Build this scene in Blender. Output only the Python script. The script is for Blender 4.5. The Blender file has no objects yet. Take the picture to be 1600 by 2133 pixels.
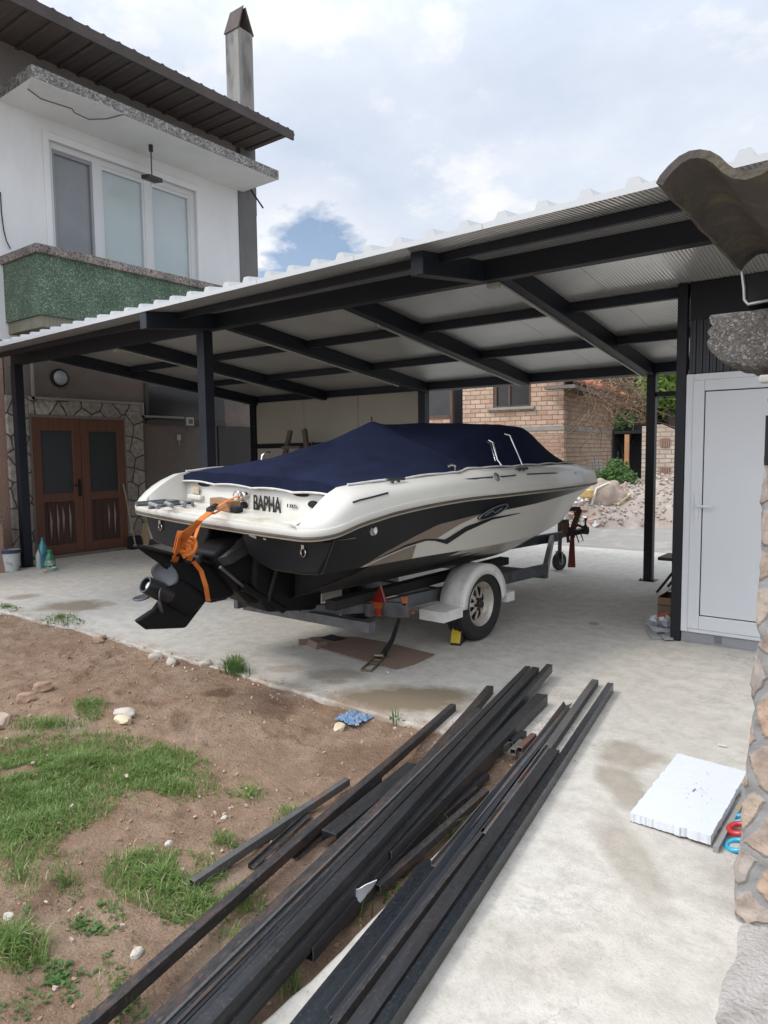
import bpy, bmesh, math, random
from mathutils import Vector, Matrix, noise
from math import sin, cos, pi, radians
random.seed(7)
sc = bpy.context.scene
COL = sc.collection
V = Vector

# ------------------------------------------------------------------ camera
FPX, YAW, PITCH, ROLL, EYE = 1459.72, 0.649442, 0.083444, -0.011312, V((0, 0, 1.55))
f_ = V((-sin(YAW)*cos(PITCH), cos(YAW)*cos(PITCH), -sin(PITCH)))
r_ = V((cos(YAW), sin(YAW), 0)); u_ = r_.cross(f_)
RGT = r_*cos(ROLL) + u_*sin(ROLL); UP = u_*cos(ROLL) - r_*sin(ROLL); FWD = f_
cd = bpy.data.cameras.new('camera'); cam = bpy.data.objects.new('camera', cd); COL.objects.link(cam)
cd.sensor_fit = 'VERTICAL'; cd.sensor_height = 36; cd.sensor_width = 27; cd.lens = 36*FPX/2133
cd.clip_start = .05; cd.clip_end = 800
m = Matrix((RGT, UP, -FWD)).transposed().to_4x4(); m.translation = EYE; cam.matrix_world = m
sc.camera = cam
# surveying helpers: where a sight line meets a real plane of the place
def ray(x, y): return RGT*((x-800)/FPX) - UP*((y-1066.5)/FPX) + FWD
def gz(x, y, z=0.): d = ray(x, y); return EYE + d*((z-EYE.z)/d.z)
def gx(x, y, v): d = ray(x, y); return EYE + d*(v/d.x)
def gy(x, y, v): d = ray(x, y); return EYE + d*(v/d.y)
def gd(x, y, d): return EYE + ray(x, y)*d

# ------------------------------------------------------------------ materials
MATS = {}
def mat(name, c, rough=.7, metal=0., c2=None, scale=6., mix=.5, bump=0., bscale=None, c3=None, s3=1.5, spec=.5, detail=6., stretch=None, coat=0., mix3=.5, pre=None, speck=None, ss=60):
    if name in MATS: return MATS[name]
    m = bpy.data.materials.new(name); m.use_nodes = True; nt = m.node_tree; N = nt.nodes; L = nt.links
    b = N['Principled BSDF']; b.inputs['Roughness'].default_value = rough; b.inputs['Metallic'].default_value = metal
    b.inputs['Specular IOR Level'].default_value = spec; b.inputs['Coat Weight'].default_value = coat
    b.inputs['Base Color'].default_value = (*c, 1)
    tc = N.new('ShaderNodeTexCoord'); vec = tc.outputs['Object']
    if pre is not None:
        mq = N.new('ShaderNodeMapping'); mq.inputs['Rotation'].default_value = (0, 0, pre); L.new(vec, mq.inputs[0]); vec = mq.outputs[0]
    if stretch:
        mp = N.new('ShaderNodeMapping'); mp.inputs['Scale'].default_value = stretch; L.new(vec, mp.inputs[0]); vec = mp.outputs[0]
    col = None
    def layer(prev, cc, s, lo, hi):
        n = N.new('ShaderNodeTexNoise'); n.inputs['Scale'].default_value = s; n.inputs['Detail'].default_value = detail; n.inputs['Roughness'].default_value = .62
        L.new(vec, n.inputs['Vector'])
        r = N.new('ShaderNodeMapRange'); r.inputs[1].default_value = lo; r.inputs[2].default_value = hi; L.new(n.outputs[0], r.inputs[0])
        x = N.new('ShaderNodeMix'); x.data_type = 'RGBA'; L.new(r.outputs[0], x.inputs[0])
        if prev is None: x.inputs[6].default_value = (*c, 1)
        else: L.new(prev, x.inputs[6])
        x.inputs[7].default_value = (*cc, 1); return x.outputs[2], n.outputs[0]
    if c2: col, nz = layer(None, c2, scale, .5-mix*.4, .5+mix*.4)
    if c3: col, _ = layer(col, c3, s3, .52, .52+mix3*.4)
    if speck:
        raw = tc.outputs['Object']
        for cc, s_, lo in ((speck, ss, .56), (tuple(.4*x for x in c), ss*.45, .58)):
            n = N.new('ShaderNodeTexNoise'); n.inputs['Scale'].default_value = s_; n.inputs['Detail'].default_value = 6; n.inputs['Roughness'].default_value = .7; L.new(raw, n.inputs['Vector'])
            r = N.new('ShaderNodeMapRange'); r.inputs[1].default_value = lo; r.inputs[2].default_value = lo+.1; r.inputs[4].default_value = .8; L.new(n.outputs[0], r.inputs[0])
            x = N.new('ShaderNodeMix'); x.data_type = 'RGBA'; L.new(r.outputs[0], x.inputs[0])
            if col: L.new(col, x.inputs[6])
            else: x.inputs[6].default_value = (*c, 1)
            x.inputs[7].default_value = (*cc, 1); col = x.outputs[2]
    if col: L.new(col, b.inputs['Base Color'])
    if bump:
        n = N.new('ShaderNodeTexNoise'); n.inputs['Scale'].default_value = bscale or scale*4; n.inputs['Detail'].default_value = 5
        L.new(vec, n.inputs['Vector'])
        bp = N.new('ShaderNodeBump'); bp.inputs['Strength'].default_value = min(1, bump); bp.inputs['Distance'].default_value = .02
        L.new(n.outputs[0], bp.inputs['Height']); L.new(bp.outputs[0], b.inputs['Normal'])
        if rough > .2:
            rr = N.new('ShaderNodeMapRange'); rr.inputs[3].default_value = max(0, rough-.12); rr.inputs[4].default_value = min(1, rough+.12)
            L.new(n.outputs[0], rr.inputs[0]); L.new(rr.outputs[0], b.inputs['Roughness'])
    MATS[name] = m; return m

def nodes(name, rough=.8):
    m = bpy.data.materials.new(name); m.use_nodes = True; MATS[name] = m
    return m, m.node_tree.nodes, m.node_tree.links, m.node_tree.nodes['Principled BSDF']
def nmath(N, L, op, a, b=None, c=None, clamp=False):
    n = N.new('ShaderNodeMath'); n.operation = op; n.use_clamp = clamp
    for i, v in enumerate((a, b, c)):
        if v is None: continue
        if isinstance(v, (int, float)): n.inputs[i].default_value = v
        else: L.new(v, n.inputs[i])
    return n.outputs[0]
def nmix(N, L, f, a, b, mode='MIX'):
    n = N.new('ShaderNodeMix'); n.data_type = 'RGBA'; n.blend_type = mode
    for i, v in ((0, f), (6, a), (7, b)):
        if isinstance(v, (int, float)): n.inputs[i].default_value = v
        elif isinstance(v, tuple): n.inputs[i].default_value = (*v, 1)
        else: L.new(v, n.inputs[i])
    return n.outputs[2]
def nnoise(N, L, vec, s, d=6, r=.6, out=0):
    n = N.new('ShaderNodeTexNoise'); n.inputs['Scale'].default_value = s; n.inputs['Detail'].default_value = d; n.inputs['Roughness'].default_value = r
    if vec is not None: L.new(vec, n.inputs['Vector'])
    return n.outputs[out]
def nrange(N, L, v, a, b, c=0., d=1.):
    n = N.new('ShaderNodeMapRange')
    for i, x in ((1, a), (2, b), (3, c), (4, d)): n.inputs[i].default_value = x
    L.new(v, n.inputs[0]); return n.outputs[0]
def nbump(N, L, h, b, s=.5, dist=.02):
    n = N.new('ShaderNodeBump'); n.inputs['Strength'].default_value = s; n.inputs['Distance'].default_value = dist
    L.new(h, n.inputs['Height']); L.new(n.outputs[0], b.inputs['Normal'])
def objvec(N): return N.new('ShaderNodeTexCoord').outputs['Object']

def ellipse_mask(N, L, vec, spots, wob=.42, ns=4.):
    """union of soft-edged stains lying at real places on the ground"""
    nz = nnoise(N, L, vec, ns, 5); total = None
    sep = N.new('ShaderNodeSeparateXYZ'); L.new(vec, sep.inputs[0])
    for (cx, cy, ax, ay, rot, st) in spots:
        dx = nmath(N, L, 'SUBTRACT', sep.outputs[0], cx); dy = nmath(N, L, 'SUBTRACT', sep.outputs[1], cy)
        c, s = cos(rot), sin(rot)
        ex = nmath(N, L, 'MULTIPLY_ADD', dx, c/ax, nmath(N, L, 'MULTIPLY', dy, s/ax))
        ey = nmath(N, L, 'MULTIPLY_ADD', dx, -s/ay, nmath(N, L, 'MULTIPLY', dy, c/ay))
        d = nmath(N, L, 'SQRT', nmath(N, L, 'ADD', nmath(N, L, 'MULTIPLY', ex, ex), nmath(N, L, 'MULTIPLY', ey, ey)))
        d = nmath(N, L, 'MULTIPLY_ADD', nz, wob*3, nmath(N, L, 'SUBTRACT', d, wob*1.5))
        k = nrange(N, L, d, .62, 1.12, st, 0.)
        total = k if total is None else nmath(N, L, 'MAXIMUM', total, k)
    return total

def spot(px, py, wpx, hpx, st, z=0., rot=None):
    c = gz(px, py, z); a = gz(px-wpx, py, z); b = gz(px+wpx, py, z); t = gz(px, py-hpx, z); bt = gz(px, py+hpx, z)
    u = (b-a); w = (t-bt)
    return (c.x, c.y, u.length/2, w.length/2*.95, math.atan2(u.y, u.x), st)

def concrete_mat():
    m, N, L, b = nodes('concrete_poured'); v = objvec(N)
    base = nmix(N, L, nrange(N, L, nnoise(N, L, v, 1.1, 4), .35, .65), (.495, .452, .385), (.57, .527, .457))
    base = nmix(N, L, nrange(N, L, nnoise(N, L, v, 9, 8, .7), .42, .72), base, (.375, .343, .292))
    fine = nnoise(N, L, v, 90, 4, .7)
    base = nmix(N, L, nrange(N, L, fine, .52, .75, 0, .55), base, (.30, .28, .25))
    mp = N.new('ShaderNodeMapping'); mp.inputs['Rotation'].default_value = (0, 0, .5); mp.inputs['Scale'].default_value = (1.2, 14, 1); L.new(v, mp.inputs[0])
    base = nmix(N, L, nrange(N, L, nnoise(N, L, mp.outputs[0], 1.3, 7, .7), .58, .78, 0, .45), base, (.33, .295, .245))
    vo = N.new('ShaderNodeTexVoronoi'); vo.feature = 'DISTANCE_TO_EDGE'; vo.inputs['Scale'].default_value = .55
    wv = N.new('ShaderNodeVectorMath'); wv.operation = 'MULTIPLY_ADD'; L.new(nnoise(N, L, v, 2.5, 6, .65, 1), wv.inputs[0]); wv.inputs[1].default_value = (.8, .8, 0); L.new(v, wv.inputs[2]); L.new(wv.outputs[0], vo.inputs['Vector'])
    crack = nmath(N, L, 'MULTIPLY', nrange(N, L, vo.outputs['Distance'], .0015, .004, 1, 0), nrange(N, L, nnoise(N, L, v, .7, 3), .50, .58))
    base = nmix(N, L, nmath(N, L, 'MULTIPLY', crack, .6), base, (.20, .18, .15))
    base = nmix(N, L, nmath(N, L, 'MULTIPLY', nrange(N, L, nnoise(N, L, v, 1.7, 4), .42, .62), nrange(N, L, nnoise(N, L, v, 26, 6, .75), .50, .62, 0, .5)), base, (.31, .28, .235))
    grit = nmath(N, L, 'MULTIPLY', nrange(N, L, nnoise(N, L, v, 3, 3), .45, .6), nrange(N, L, nnoise(N, L, v, 150, 3), .55, .7))
    base = nmix(N, L, nmath(N, L, 'MULTIPLY', grit, .5), base, (.22, .2, .18))
    S = [spot(155, 1262, 75, 13, .85), spot(45, 1243, 33, 6, .6), spot(700, 1405, 75, 15, .6), spot(600, 1393, 45, 9, .35),
         spot(850, 1456, 170, 34, 1.), spot(790, 1440, 60, 16, .5), spot(1310, 1575, 75, 32, .55), spot(1300, 1640, 50, 55, .55), spot(1310, 1780, 55, 110, .38),
         spot(1237, 1299, 13, 4, .7), spot(1100, 1990, 140, 80, .15), spot(700, 1418, 36, 8, .6)]
    base = nmix(N, L, ellipse_mask(N, L, v, S), base, (.205, .155, .10))
    sy = N.new('ShaderNodeSeparateXYZ'); L.new(v, sy.inputs[0])   # soil trodden onto the edge of the slab
    e_ = nmath(N, L, 'MULTIPLY', nrange(N, L, sy.outputs[1], SE-.02, SE+.22, 1, 0), nrange(N, L, nnoise(N, L, v, 6, 6, .7), .40, .62)); e_ = nmath(N, L, 'MULTIPLY', e_, nrange(N, L, sy.outputs[0], -1.4, -1.5, 0, 1))
    base = nmix(N, L, nmath(N, L, 'MULTIPLY', e_, .75), base, (.27, .18, .12))
    L.new(base, b.inputs['Base Color']); b.inputs['Roughness'].default_value = .85
    h = nmath(N, L, 'ADD', fine, nmath(N, L, 'MULTIPLY', nnoise(N, L, v, 14, 6), 1.2))
    nbump(N, L, h, b, .35, .01); return m

def dirt_mat():
    m, N, L, b = nodes('bare_soil'); v = objvec(N)
    base = nmix(N, L, nrange(N, L, nnoise(N, L, v, 1.3, 6), .35, .65), (.415, .265, .17), (.515, .36, .25))
    base = nmix(N, L, nrange(N, L, nnoise(N, L, v, 7, 8, .7), .4, .7), base, (.285, .178, .112))
    base = nmix(N, L, nrange(N, L, nnoise(N, L, v, 2.1, 6), .60, .70, 0, .5), base, (.54, .435, .335))
    base = nmix(N, L, nrange(N, L, nnoise(N, L, v, 60, 5, .7), .58, .72, 0, .7), base, (.52, .42, .325))
    base = nmix(N, L, nrange(N, L, nnoise(N, L, v, 38, 5, .7), .6, .7, 0, .8), base, (.10, .06, .04))
    S = [spot(455, 1448, 36, 11, .7, -.04), spot(570, 1478, 60, 22, .55, -.04), spot(300, 1462, 25, 6, .4, -.04), spot(780, 1580, 120, 40, .25, -.04)]
    base = nmix(N, L, ellipse_mask(N, L, v, S), base, (.13, .07, .042))
    L.new(base, b.inputs['Base Color']); b.inputs['Roughness'].default_value = .95; b.inputs['Specular IOR Level'].default_value = .2
    h = nmath(N, L, 'ADD', nmath(N, L, 'MULTIPLY', nnoise(N, L, v, 18, 8, .7), 1.5), nnoise(N, L, v, 80, 5, .7))
    nbump(N, L, h, b, 1., .035); return m

def brick_mat(name, axes, c1, c2, mortar, bw, bh, dirt=(.3, .2, .14), ms=.012):
    m, N, L, b = nodes(name); v = objvec(N)
    sep = N.new('ShaderNodeSeparateXYZ'); L.new(v, sep.inputs[0]); cmb = N.new('ShaderNodeCombineXYZ')
    L.new(sep.outputs[axes[0]], cmb.inputs[0]); L.new(sep.outputs[axes[1]], cmb.inputs[1])
    wob = N.new('ShaderNodeVectorMath'); wob.operation = 'MULTIPLY_ADD'
    L.new(nnoise(N, L, v, 5, 3, .6, 1), wob.inputs[0]); wob.inputs[1].default_value = (.03, .03, 0); L.new(cmb.outputs[0], wob.inputs[2])
    t = N.new('ShaderNodeTexBrick'); L.new(wob.outputs[0], t.inputs['Vector'])
    t.inputs['Scale'].default_value = 1; t.inputs['Brick Width'].default_value = bw; t.inputs['Row Height'].default_value = bh
    t.inputs['Mortar Size'].default_value = ms; t.inputs['Mortar Smooth'].default_value = .25
    t.inputs['Color1'].default_value = (*c1, 1); t.inputs['Color2'].default_value = (*c2, 1); t.inputs['Mortar'].default_value = (*mortar, 1)
    col = nmix(N, L, nrange(N, L, nnoise(N, L, v, 1.2, 6), .45, .7, 0, .7), t.outputs[0], dirt)
    col = nmix(N, L, nrange(N, L, nnoise(N, L, v, 12, 5), .5, .75, 0, .6), col, tuple(x*.55 for x in c1))
    L.new(col, b.inputs['Base Color']); b.inputs['Roughness'].default_value = .9
    h = nmath(N, L, 'SUBTRACT', nmath(N, L, 'MULTIPLY', nnoise(N, L, v, 30, 4), .4), t.outputs['Fac'])
    nbump(N, L, h, b, .8, .015); return m

def stone_mat(name, axes, scale, cols, mortar, seam=.05, rnd=.85, bstr=.8):
    m, N, L, b = nodes(name); v = objvec(N)
    sep = N.new('ShaderNodeSeparateXYZ'); L.new(v, sep.inputs[0]); cmb = N.new('ShaderNodeCombineXYZ')
    L.new(sep.outputs[axes[0]], cmb.inputs[0]); L.new(sep.outputs[axes[1]], cmb.inputs[1])
    wob = N.new('ShaderNodeVectorMath'); wob.operation = 'MULTIPLY_ADD'
    L.new(nnoise(N, L, v, 6, 4, .6, 1), wob.inputs[0]); wob.inputs[1].default_value = (.07, .07, 0); L.new(cmb.outputs[0], wob.inputs[2])
    def vor(feat):
        t = N.new('ShaderNodeTexVoronoi'); t.voronoi_dimensions = '2D'; t.feature = feat; t.inputs['Scale'].default_value = scale; t.inputs['Randomness'].default_value = rnd
        L.new(wob.outputs[0], t.inputs['Vector']); return t
    e = vor('DISTANCE_TO_EDGE'); f = vor('F1')
    hs = N.new('ShaderNodeSeparateColor'); L.new(f.outputs['Color'], hs.inputs[0])
    rp = N.new('ShaderNodeValToRGB'); L.new(hs.outputs[0], rp.inputs[0])
    el = rp.color_ramp.elements
    while len(el) < len(cols): el.new(.5)
    for i, c in enumerate(cols): el[i].position = i/(len(cols)-1); el[i].color = (*c, 1)
    n1 = nnoise(N, L, v, 16, 7, .65)
    col = nmix(N, L, nrange(N, L, n1, .4, .7), rp.outputs[0], tuple(.6*x for x in cols[0]))
    col = nmix(N, L, nrange(N, L, nnoise(N, L, v, 70, 4, .7), .58, .7, 0, .6), col, tuple(.35*x for x in cols[0]))
    k = nrange(N, L, e.outputs['Distance'], seam*.55, seam, 1, 0)
    col = nmix(N, L, k, col, nmix(N, L, n1, tuple(.6*x for x in mortar), mortar))
    L.new(col, b.inputs['Base Color']); b.inputs['Roughness'].default_value = .9
    h = nmath(N, L, 'ADD', nmath(N, L, 'MULTIPLY', nmath(N, L, 'SUBTRACT', 1, k), 1.0), nmath(N, L, 'MULTIPLY', n1, .7))
    nbump(N, L, h, b, bstr, .02); return m

def speckle_mat(name, cols, scale, rough=.85, bstr=.5):
    m, N, L, b = nodes(name); v = objvec(N)
    t = N.new('ShaderNodeTexVoronoi'); t.inputs['Scale'].default_value = scale; L.new(v, t.inputs['Vector'])
    hs = N.new('ShaderNodeSeparateColor'); L.new(t.outputs['Color'], hs.inputs[0])
    rp = N.new('ShaderNodeValToRGB'); L.new(hs.outputs[0], rp.inputs[0]); el = rp.color_ramp.elements
    while len(el) < len(cols): el.new(.5)
    for i, c in enumerate(cols): el[i].position = i/(len(cols)-1); el[i].color = (*c, 1)
    col = nmix(N, L, nrange(N, L, nnoise(N, L, v, 2.5, 5), .4, .7, 0, .55), rp.outputs[0], tuple(.55*x for x in cols[0]))
    L.new(col, b.inputs['Base Color']); b.inputs['Roughness'].default_value = rough
    nbump(N, L, nnoise(N, L, v, scale*.9, 4, .7), b, bstr, .02); return m

def wood_mat(name, c1, c2, axis='Z', rough=.55):
    st = {'X': (2, 40, 40), 'Y': (40, 2, 40), 'Z': (40, 40, 2)}[axis]
    return mat(name, c1, rough, 0, c2, 1., .6, .15, 2., stretch=st)

SE = 3.235                                            # front edge of the big slab
M_conc = concrete_mat(); M_dirt = dirt_mat()
M_steel = mat('painted_steel_anthracite', (.011, .0135, .020), .5, 0, (.016, .019, .027), 3, .6, .05, 40, spec=.3)
M_steelb = mat('black_post_paint', (.007, .007, .009), .45, 0, (.010, .010, .013), 3, .6, .05, 40, spec=.3)
M_white = mat('white_pvc', (.585, .585, .585), .35, 0, (.61, .61, .608), 2, .5)
M_trunk = mat('pale_trunking', (.55, .54, .51), .5, 0, (.46, .45, .42), 5)
M_black = mat('black_rubber', (.012, .012, .012), .8, 0, (.022, .021, .02), 12, .6, .3, 60)
M_dark = mat('dark_interior', (.008, .008, .009), .9)
M_galv = mat('galvanised_steel', (.17, .18, .19), .5, .55, (.10, .105, .11), 9, .7, .15, 40, (.075, .05, .035), 6, mix3=.6)
M_chrome = mat('chrome_fitting', (.62, .62, .60), .22, 1.0)
M_glassd = mat('dark_door_glass', (.028, .034, .036), .35, 0, (.03, .036, .038), 1.2, spec=.5)

# ------------------------------------------------------------------ mesh helpers
class MB:
    def __init__(s): s.v = []; s.f = []; s.mi = []
    def add(s, vs, fs, mi=0):
        o = len(s.v); s.v += [tuple(v) for v in vs]; s.f += [tuple(i+o for i in f) for f in fs]; s.mi += [mi]*len(fs); return s
    def hexa(s, p, mi=0):   # 8 points: bottom 0-3 ccw, top 4-7
        return s.add(p, [(3, 2, 1, 0), (4, 5, 6, 7), (0, 1, 5, 4), (1, 2, 6, 5), (2, 3, 7, 6), (3, 0, 4, 7)], mi)
    def box(s, a, b, mi=0):
        x0, x1 = sorted((a[0], b[0])); y0, y1 = sorted((a[1], b[1])); z0, z1 = sorted((a[2], b[2]))
        return s.hexa([(x0, y0, z0), (x1, y0, z0), (x1, y1, z0), (x0, y1, z0), (x0, y0, z1), (x1, y0, z1), (x1, y1, z1), (x0, y1, z1)], mi)
    def obox(s, c, X, Y, Z, mi=0):  # centre and half axes
        c, X, Y, Z = V(c), V(X), V(Y), V(Z)
        return s.hexa([c-X-Y-Z, c+X-Y-Z, c+X+Y-Z, c-X+Y-Z, c-X-Y+Z, c+X-Y+Z, c+X+Y+Z, c-X+Y+Z], mi)
    def beam(s, p, q, w, h, up=(0, 0, 1), mi=0, top=False):
        p, q = V(p), V(q); d = (q-p).normalized(); x = d.cross(V(up)).normalized(); z = x.cross(d)
        if top: p = p - z*h/2; q = q - z*h/2
        return s.obox((p+q)/2, x*w/2, (q-p)/2, z*h/2, mi)
    def extrude(s, prof, p, q, up=(0, 0, 1), mi=0, caps=True):   # prof: closed (x,z) outline
        p, q = V(p), V(q); d = (q-p).normalized(); x = d.cross(V(up)).normalized(); z = x.cross(d); n = len(prof)
        vs = [p+x*a+z*b for a, b in prof]+[q+x*a+z*b for a, b in prof]
        fs = [(i, (i+1) % n, n+(i+1) % n, n+i) for i in range(n)]
        if caps: fs += [tuple(range(n-1, -1, -1)), tuple(range(n, 2*n))]
        return s.add(vs, fs, mi)
    def hollow(s, p, q, w, h, t=.004, up=(0, 0, 1), mi=0, roll=0.):
        p, q = V(p), V(q); d = (q-p).normalized(); x = d.cross(V(up)).normalized(); z = x.cross(d)
        x, z = x*cos(roll)+z*sin(roll), z*cos(roll)-x*sin(roll)
        R = [(-1, -1), (1, -1), (1, 1), (-1, 1)]; vs = []
        for e in (p, q):
            for k in (0, t): vs += [e+x*a*(w/2-k)+z*b*(h/2-k) for a, b in R]
        fs = []
        for i in range(4):
            j = (i+1) % 4; fs += [(i, j, 8+j, 8+i), (4+j, 4+i, 12+i, 12+j), (j, i, 4+i, 4+j), (8+i, 8+j, 12+j, 12+i)]
        s.add(vs, fs, mi)
        for k in range(16): s.mi[len(s.mi)-16+k] = (k % 4)//2
        return s
    def tube(s, pts, r, n=8, mi=0, cap=True):
        pts = [V(p) for p in pts]; rs = r if isinstance(r, (list, tuple)) else [r]*len(pts); rings = []; prev = None
        for i, p in enumerate(pts):
            d = (pts[min(i+1, len(pts)-1)]-pts[max(i-1, 0)]).normalized()
            if prev is None: x = d.orthogonal().normalized()
            else: x = (prev - d*prev.dot(d)).normalized()
            prev = x; y = d.cross(x); rings.append([p+(x*cos(2*pi*k/n)+y*sin(2*pi*k/n))*rs[i] for k in range(n)])
        vs = [v for R in rings for v in R]; fs = []
        for i in range(len(pts)-1):
            for k in range(n): fs.append((i*n+k, i*n+(k+1) % n, (i+1)*n+(k+1) % n, (i+1)*n+k))
        if cap: fs += [tuple(range(n-1, -1, -1)), tuple(range((len(pts)-1)*n, len(pts)*n))]
        return s.add(vs, fs, mi)
    def lathe(s, prof, c, ax, n=24, mi=0):   # prof: (r, t) along axis
        c, ax = V(c), V(ax).normalized(); x = ax.orthogonal().normalized(); y = ax.cross(x); vs = []; fs = []
        for r, t in prof: vs += [c+ax*t+(x*cos(2*pi*k/n)+y*sin(2*pi*k/n))*r for k in range(n)]
        for i in range(len(prof)-1):
            for k in range(n): fs.append((i*n+k, i*n+(k+1) % n, (i+1)*n+(k+1) % n, (i+1)*n+k))
        return s.add(vs, fs, mi)
    def grid(s, fn, us, vs_, mi=0, flip=False):
        P = [fn(u, v) for u in us for v in vs_]; n = len(vs_); fs = []
        for i in range(len(us)-1):
            for j in range(n-1):
                q = (i*n+j, (i+1)*n+j, (i+1)*n+j+1, i*n+j+1); fs.append(q[::-1] if flip else q)
        return s.add(P, fs, mi)
    def ribbon(s, pts, w, wid=(1, 0, 0), t=.003, mi=0):
        pts = [V(p) for p in pts]; vs = []; fs = []
        for i, p in enumerate(pts):
            d = (pts[min(i+1, len(pts)-1)]-pts[max(i-1, 0)]).normalized(); W = V(wid[i] if isinstance(wid, list) else wid); W = (W-d*W.dot(d)).normalized(); n = d.cross(W)
            ww = w[i] if isinstance(w, list) else w
            vs += [p-W*ww/2-n*t/2, p+W*ww/2-n*t/2, p+W*ww/2+n*t/2, p-W*ww/2+n*t/2]
        for i in range(len(pts)-1):
            for k in range(4): fs.append((i*4+k, i*4+(k+1) % 4, i*4+4+(k+1) % 4, i*4+4+k))
        e = (len(pts)-1)*4; fs += [(3, 2, 1, 0), (e, e+1, e+2, e+3)]
        return s.add(vs, fs, mi)
    def prism(s, poly, n, mi=0):   # planar polygon of 3D points extruded by vector n
        n = V(n); k = len(poly); vs = [V(p) for p in poly]+[V(p)+n for p in poly]
        return s.add(vs, [tuple(range(k-1, -1, -1)), tuple(range(k, 2*k))]+[(i, (i+1) % k, k+(i+1) % k, k+i) for i in range(k)], mi)

LOCAL_FRAME = ('brick_house', 'brick_annex')   # things built in their own turned frame
def tag(o, label=None, cat=None, group=None, kind=None):
    for k, v in (('label', label), ('category', cat), ('group', group), ('kind', kind)):
        if v: o[k] = v
    return o
def build(mb, name, mats, parent=None, smooth=None, bevel=0., seg=2, local=False, recalc=True, label=None):
    me = bpy.data.meshes.new(name); me.from_pydata(mb.v, [], mb.f); me.update()
    if recalc:
        bm = bmesh.new(); bm.from_mesh(me); bmesh.ops.recalc_face_normals(bm, faces=bm.faces); bm.to_mesh(me); bm.free()
    mats = mats if isinstance(mats, (list, tuple)) else [mats]
    for x in mats: me.materials.append(x)
    if len(mats) > 1: me.polygons.foreach_set('material_index', mb.mi)
    o = bpy.data.objects.new(name, me); COL.objects.link(o)
    if bevel:
        b = o.modifiers.new('bevel', 'BEVEL'); b.width = bevel; b.segments = seg; b.limit_method = 'ANGLE'; b.angle_limit = radians(40)
    if smooth is not None:
        me.polygons.foreach_set('use_smooth', [True]*len(me.polygons)); me.set_sharp_from_angle(angle=radians(smooth))
    if parent:
        o.parent = parent
        root = parent
        while root.parent: root = root.parent
        if not local and parent is root and root.name not in LOCAL_FRAME: o.matrix_parent_inverse = root.matrix_world.inverted()
    if label: o['label'] = label
    return o
def thing(name, loc, label, cat, group=None, mw=None):
    o = bpy.data.objects.new(name, None); COL.objects.link(o); o.empty_display_size = .1
    if mw is not None: o.matrix_world = mw
    else: o.matrix_world = Matrix.Translation(V(loc))
    return tag(o, label, cat, group)
def text_mesh(name, body, mw, size, mtl, parent, sx=1., shear=0., ext=.002, bold=0.):
    cu = bpy.data.curves.new(name, 'FONT'); cu.body = body; cu.size = size; cu.extrude = ext; cu.shear = shear; cu.offset = bold; cu.align_x = 'LEFT'
    o = bpy.data.objects.new(name+'_src', cu); COL.objects.link(o)
    dg = bpy.context.evaluated_depsgraph_get(); me = bpy.data.meshes.new_from_object(o.evaluated_get(dg)); bpy.data.objects.remove(o)
    me.transform(mw @ Matrix.Diagonal((sx, 1, 1, 1))); me.materials.clear(); me.materials.append(mtl)
    t = bpy.data.objects.new(name, me); COL.objects.link(t); t.parent = parent; return t
def lerp(a, b, t): return a+(b-a)*t
def interp(tab, x):
    if x <= tab[0][0]: return tab[0][1]
    for (a, va), (b, vb) in zip(tab, tab[1:]):
        if x <= b:
            t = (x-a)/(b-a); return va+(vb-va)*t
    return tab[-1][1]
def sinterp(tab, x):   # smooth monotone-ish (catmull) interpolation
    n = len(tab)
    if x <= tab[0][0]: return tab[0][1]
    if x >= tab[-1][0]: return tab[-1][1]
    for i in range(n-1):
        if x <= tab[i+1][0]:
            x0, y0 = tab[i]; x1, y1 = tab[i+1]
            m0 = (y1-tab[i-1][1])/(x1-tab[i-1][0]) if i > 0 else (y1-y0)/(x1-x0)
            m1 = (tab[i+2][1]-y0)/(tab[i+2][0]-x0) if i+2 < n else (y1-y0)/(x1-x0)
            h = x1-x0; t = (x-x0)/h
            return (2*t**3-3*t*t+1)*y0+(t**3-2*t*t+t)*h*m0+(-2*t**3+3*t*t)*y1+(t**3-t*t)*h*m1
def frange(a, b, n): return [a+(b-a)*i/n for i in range(n+1)]

# ------------------------------------------------------------------ world and sun
w = bpy.data.worlds.new('World'); sc.world = w; w.use_nodes = True; N = w.node_tree.nodes; L = w.node_tree.links
SUN = V((-.42, -.50, .76)).normalized()
sky = N.new('ShaderNodeTexSky'); sky.sky_type = 'NISHITA'; sky.sun_disc = False
sky.sun_elevation = math.asin(SUN.z); sky.sun_rotation = math.atan2(SUN.x, SUN.y); sky.altitude = 300; sky.dust_density = 1.5
bg1 = N['Background']; L.new(sky.outputs[0], bg1.inputs[0]); bg1.inputs[1].default_value = .15
tc = N.new('ShaderNodeTexCoord'); sp = N.new('ShaderNodeSeparateXYZ'); L.new(tc.outputs['Generated'], sp.inputs[0])
den = nmath(N, L, 'ADD', nmath(N, L, 'MAXIMUM', sp.outputs[2], 0.), .22)
cb = N.new('ShaderNodeCombineXYZ'); L.new(nmath(N, L, 'DIVIDE', sp.outputs[0], den), cb.inputs[0]); L.new(nmath(N, L, 'DIVIDE', sp.outputs[1], den), cb.inputs[1]); cb.inputs[2].default_value = 3.7
n1 = nnoise(N, L, cb.outputs[0], 1.5, 10, .56); n2 = nnoise(N, L, cb.outputs[0], .8, 8, .55); n3 = nnoise(N, L, cb.outputs[0], 3.4, 10, .6)
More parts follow.
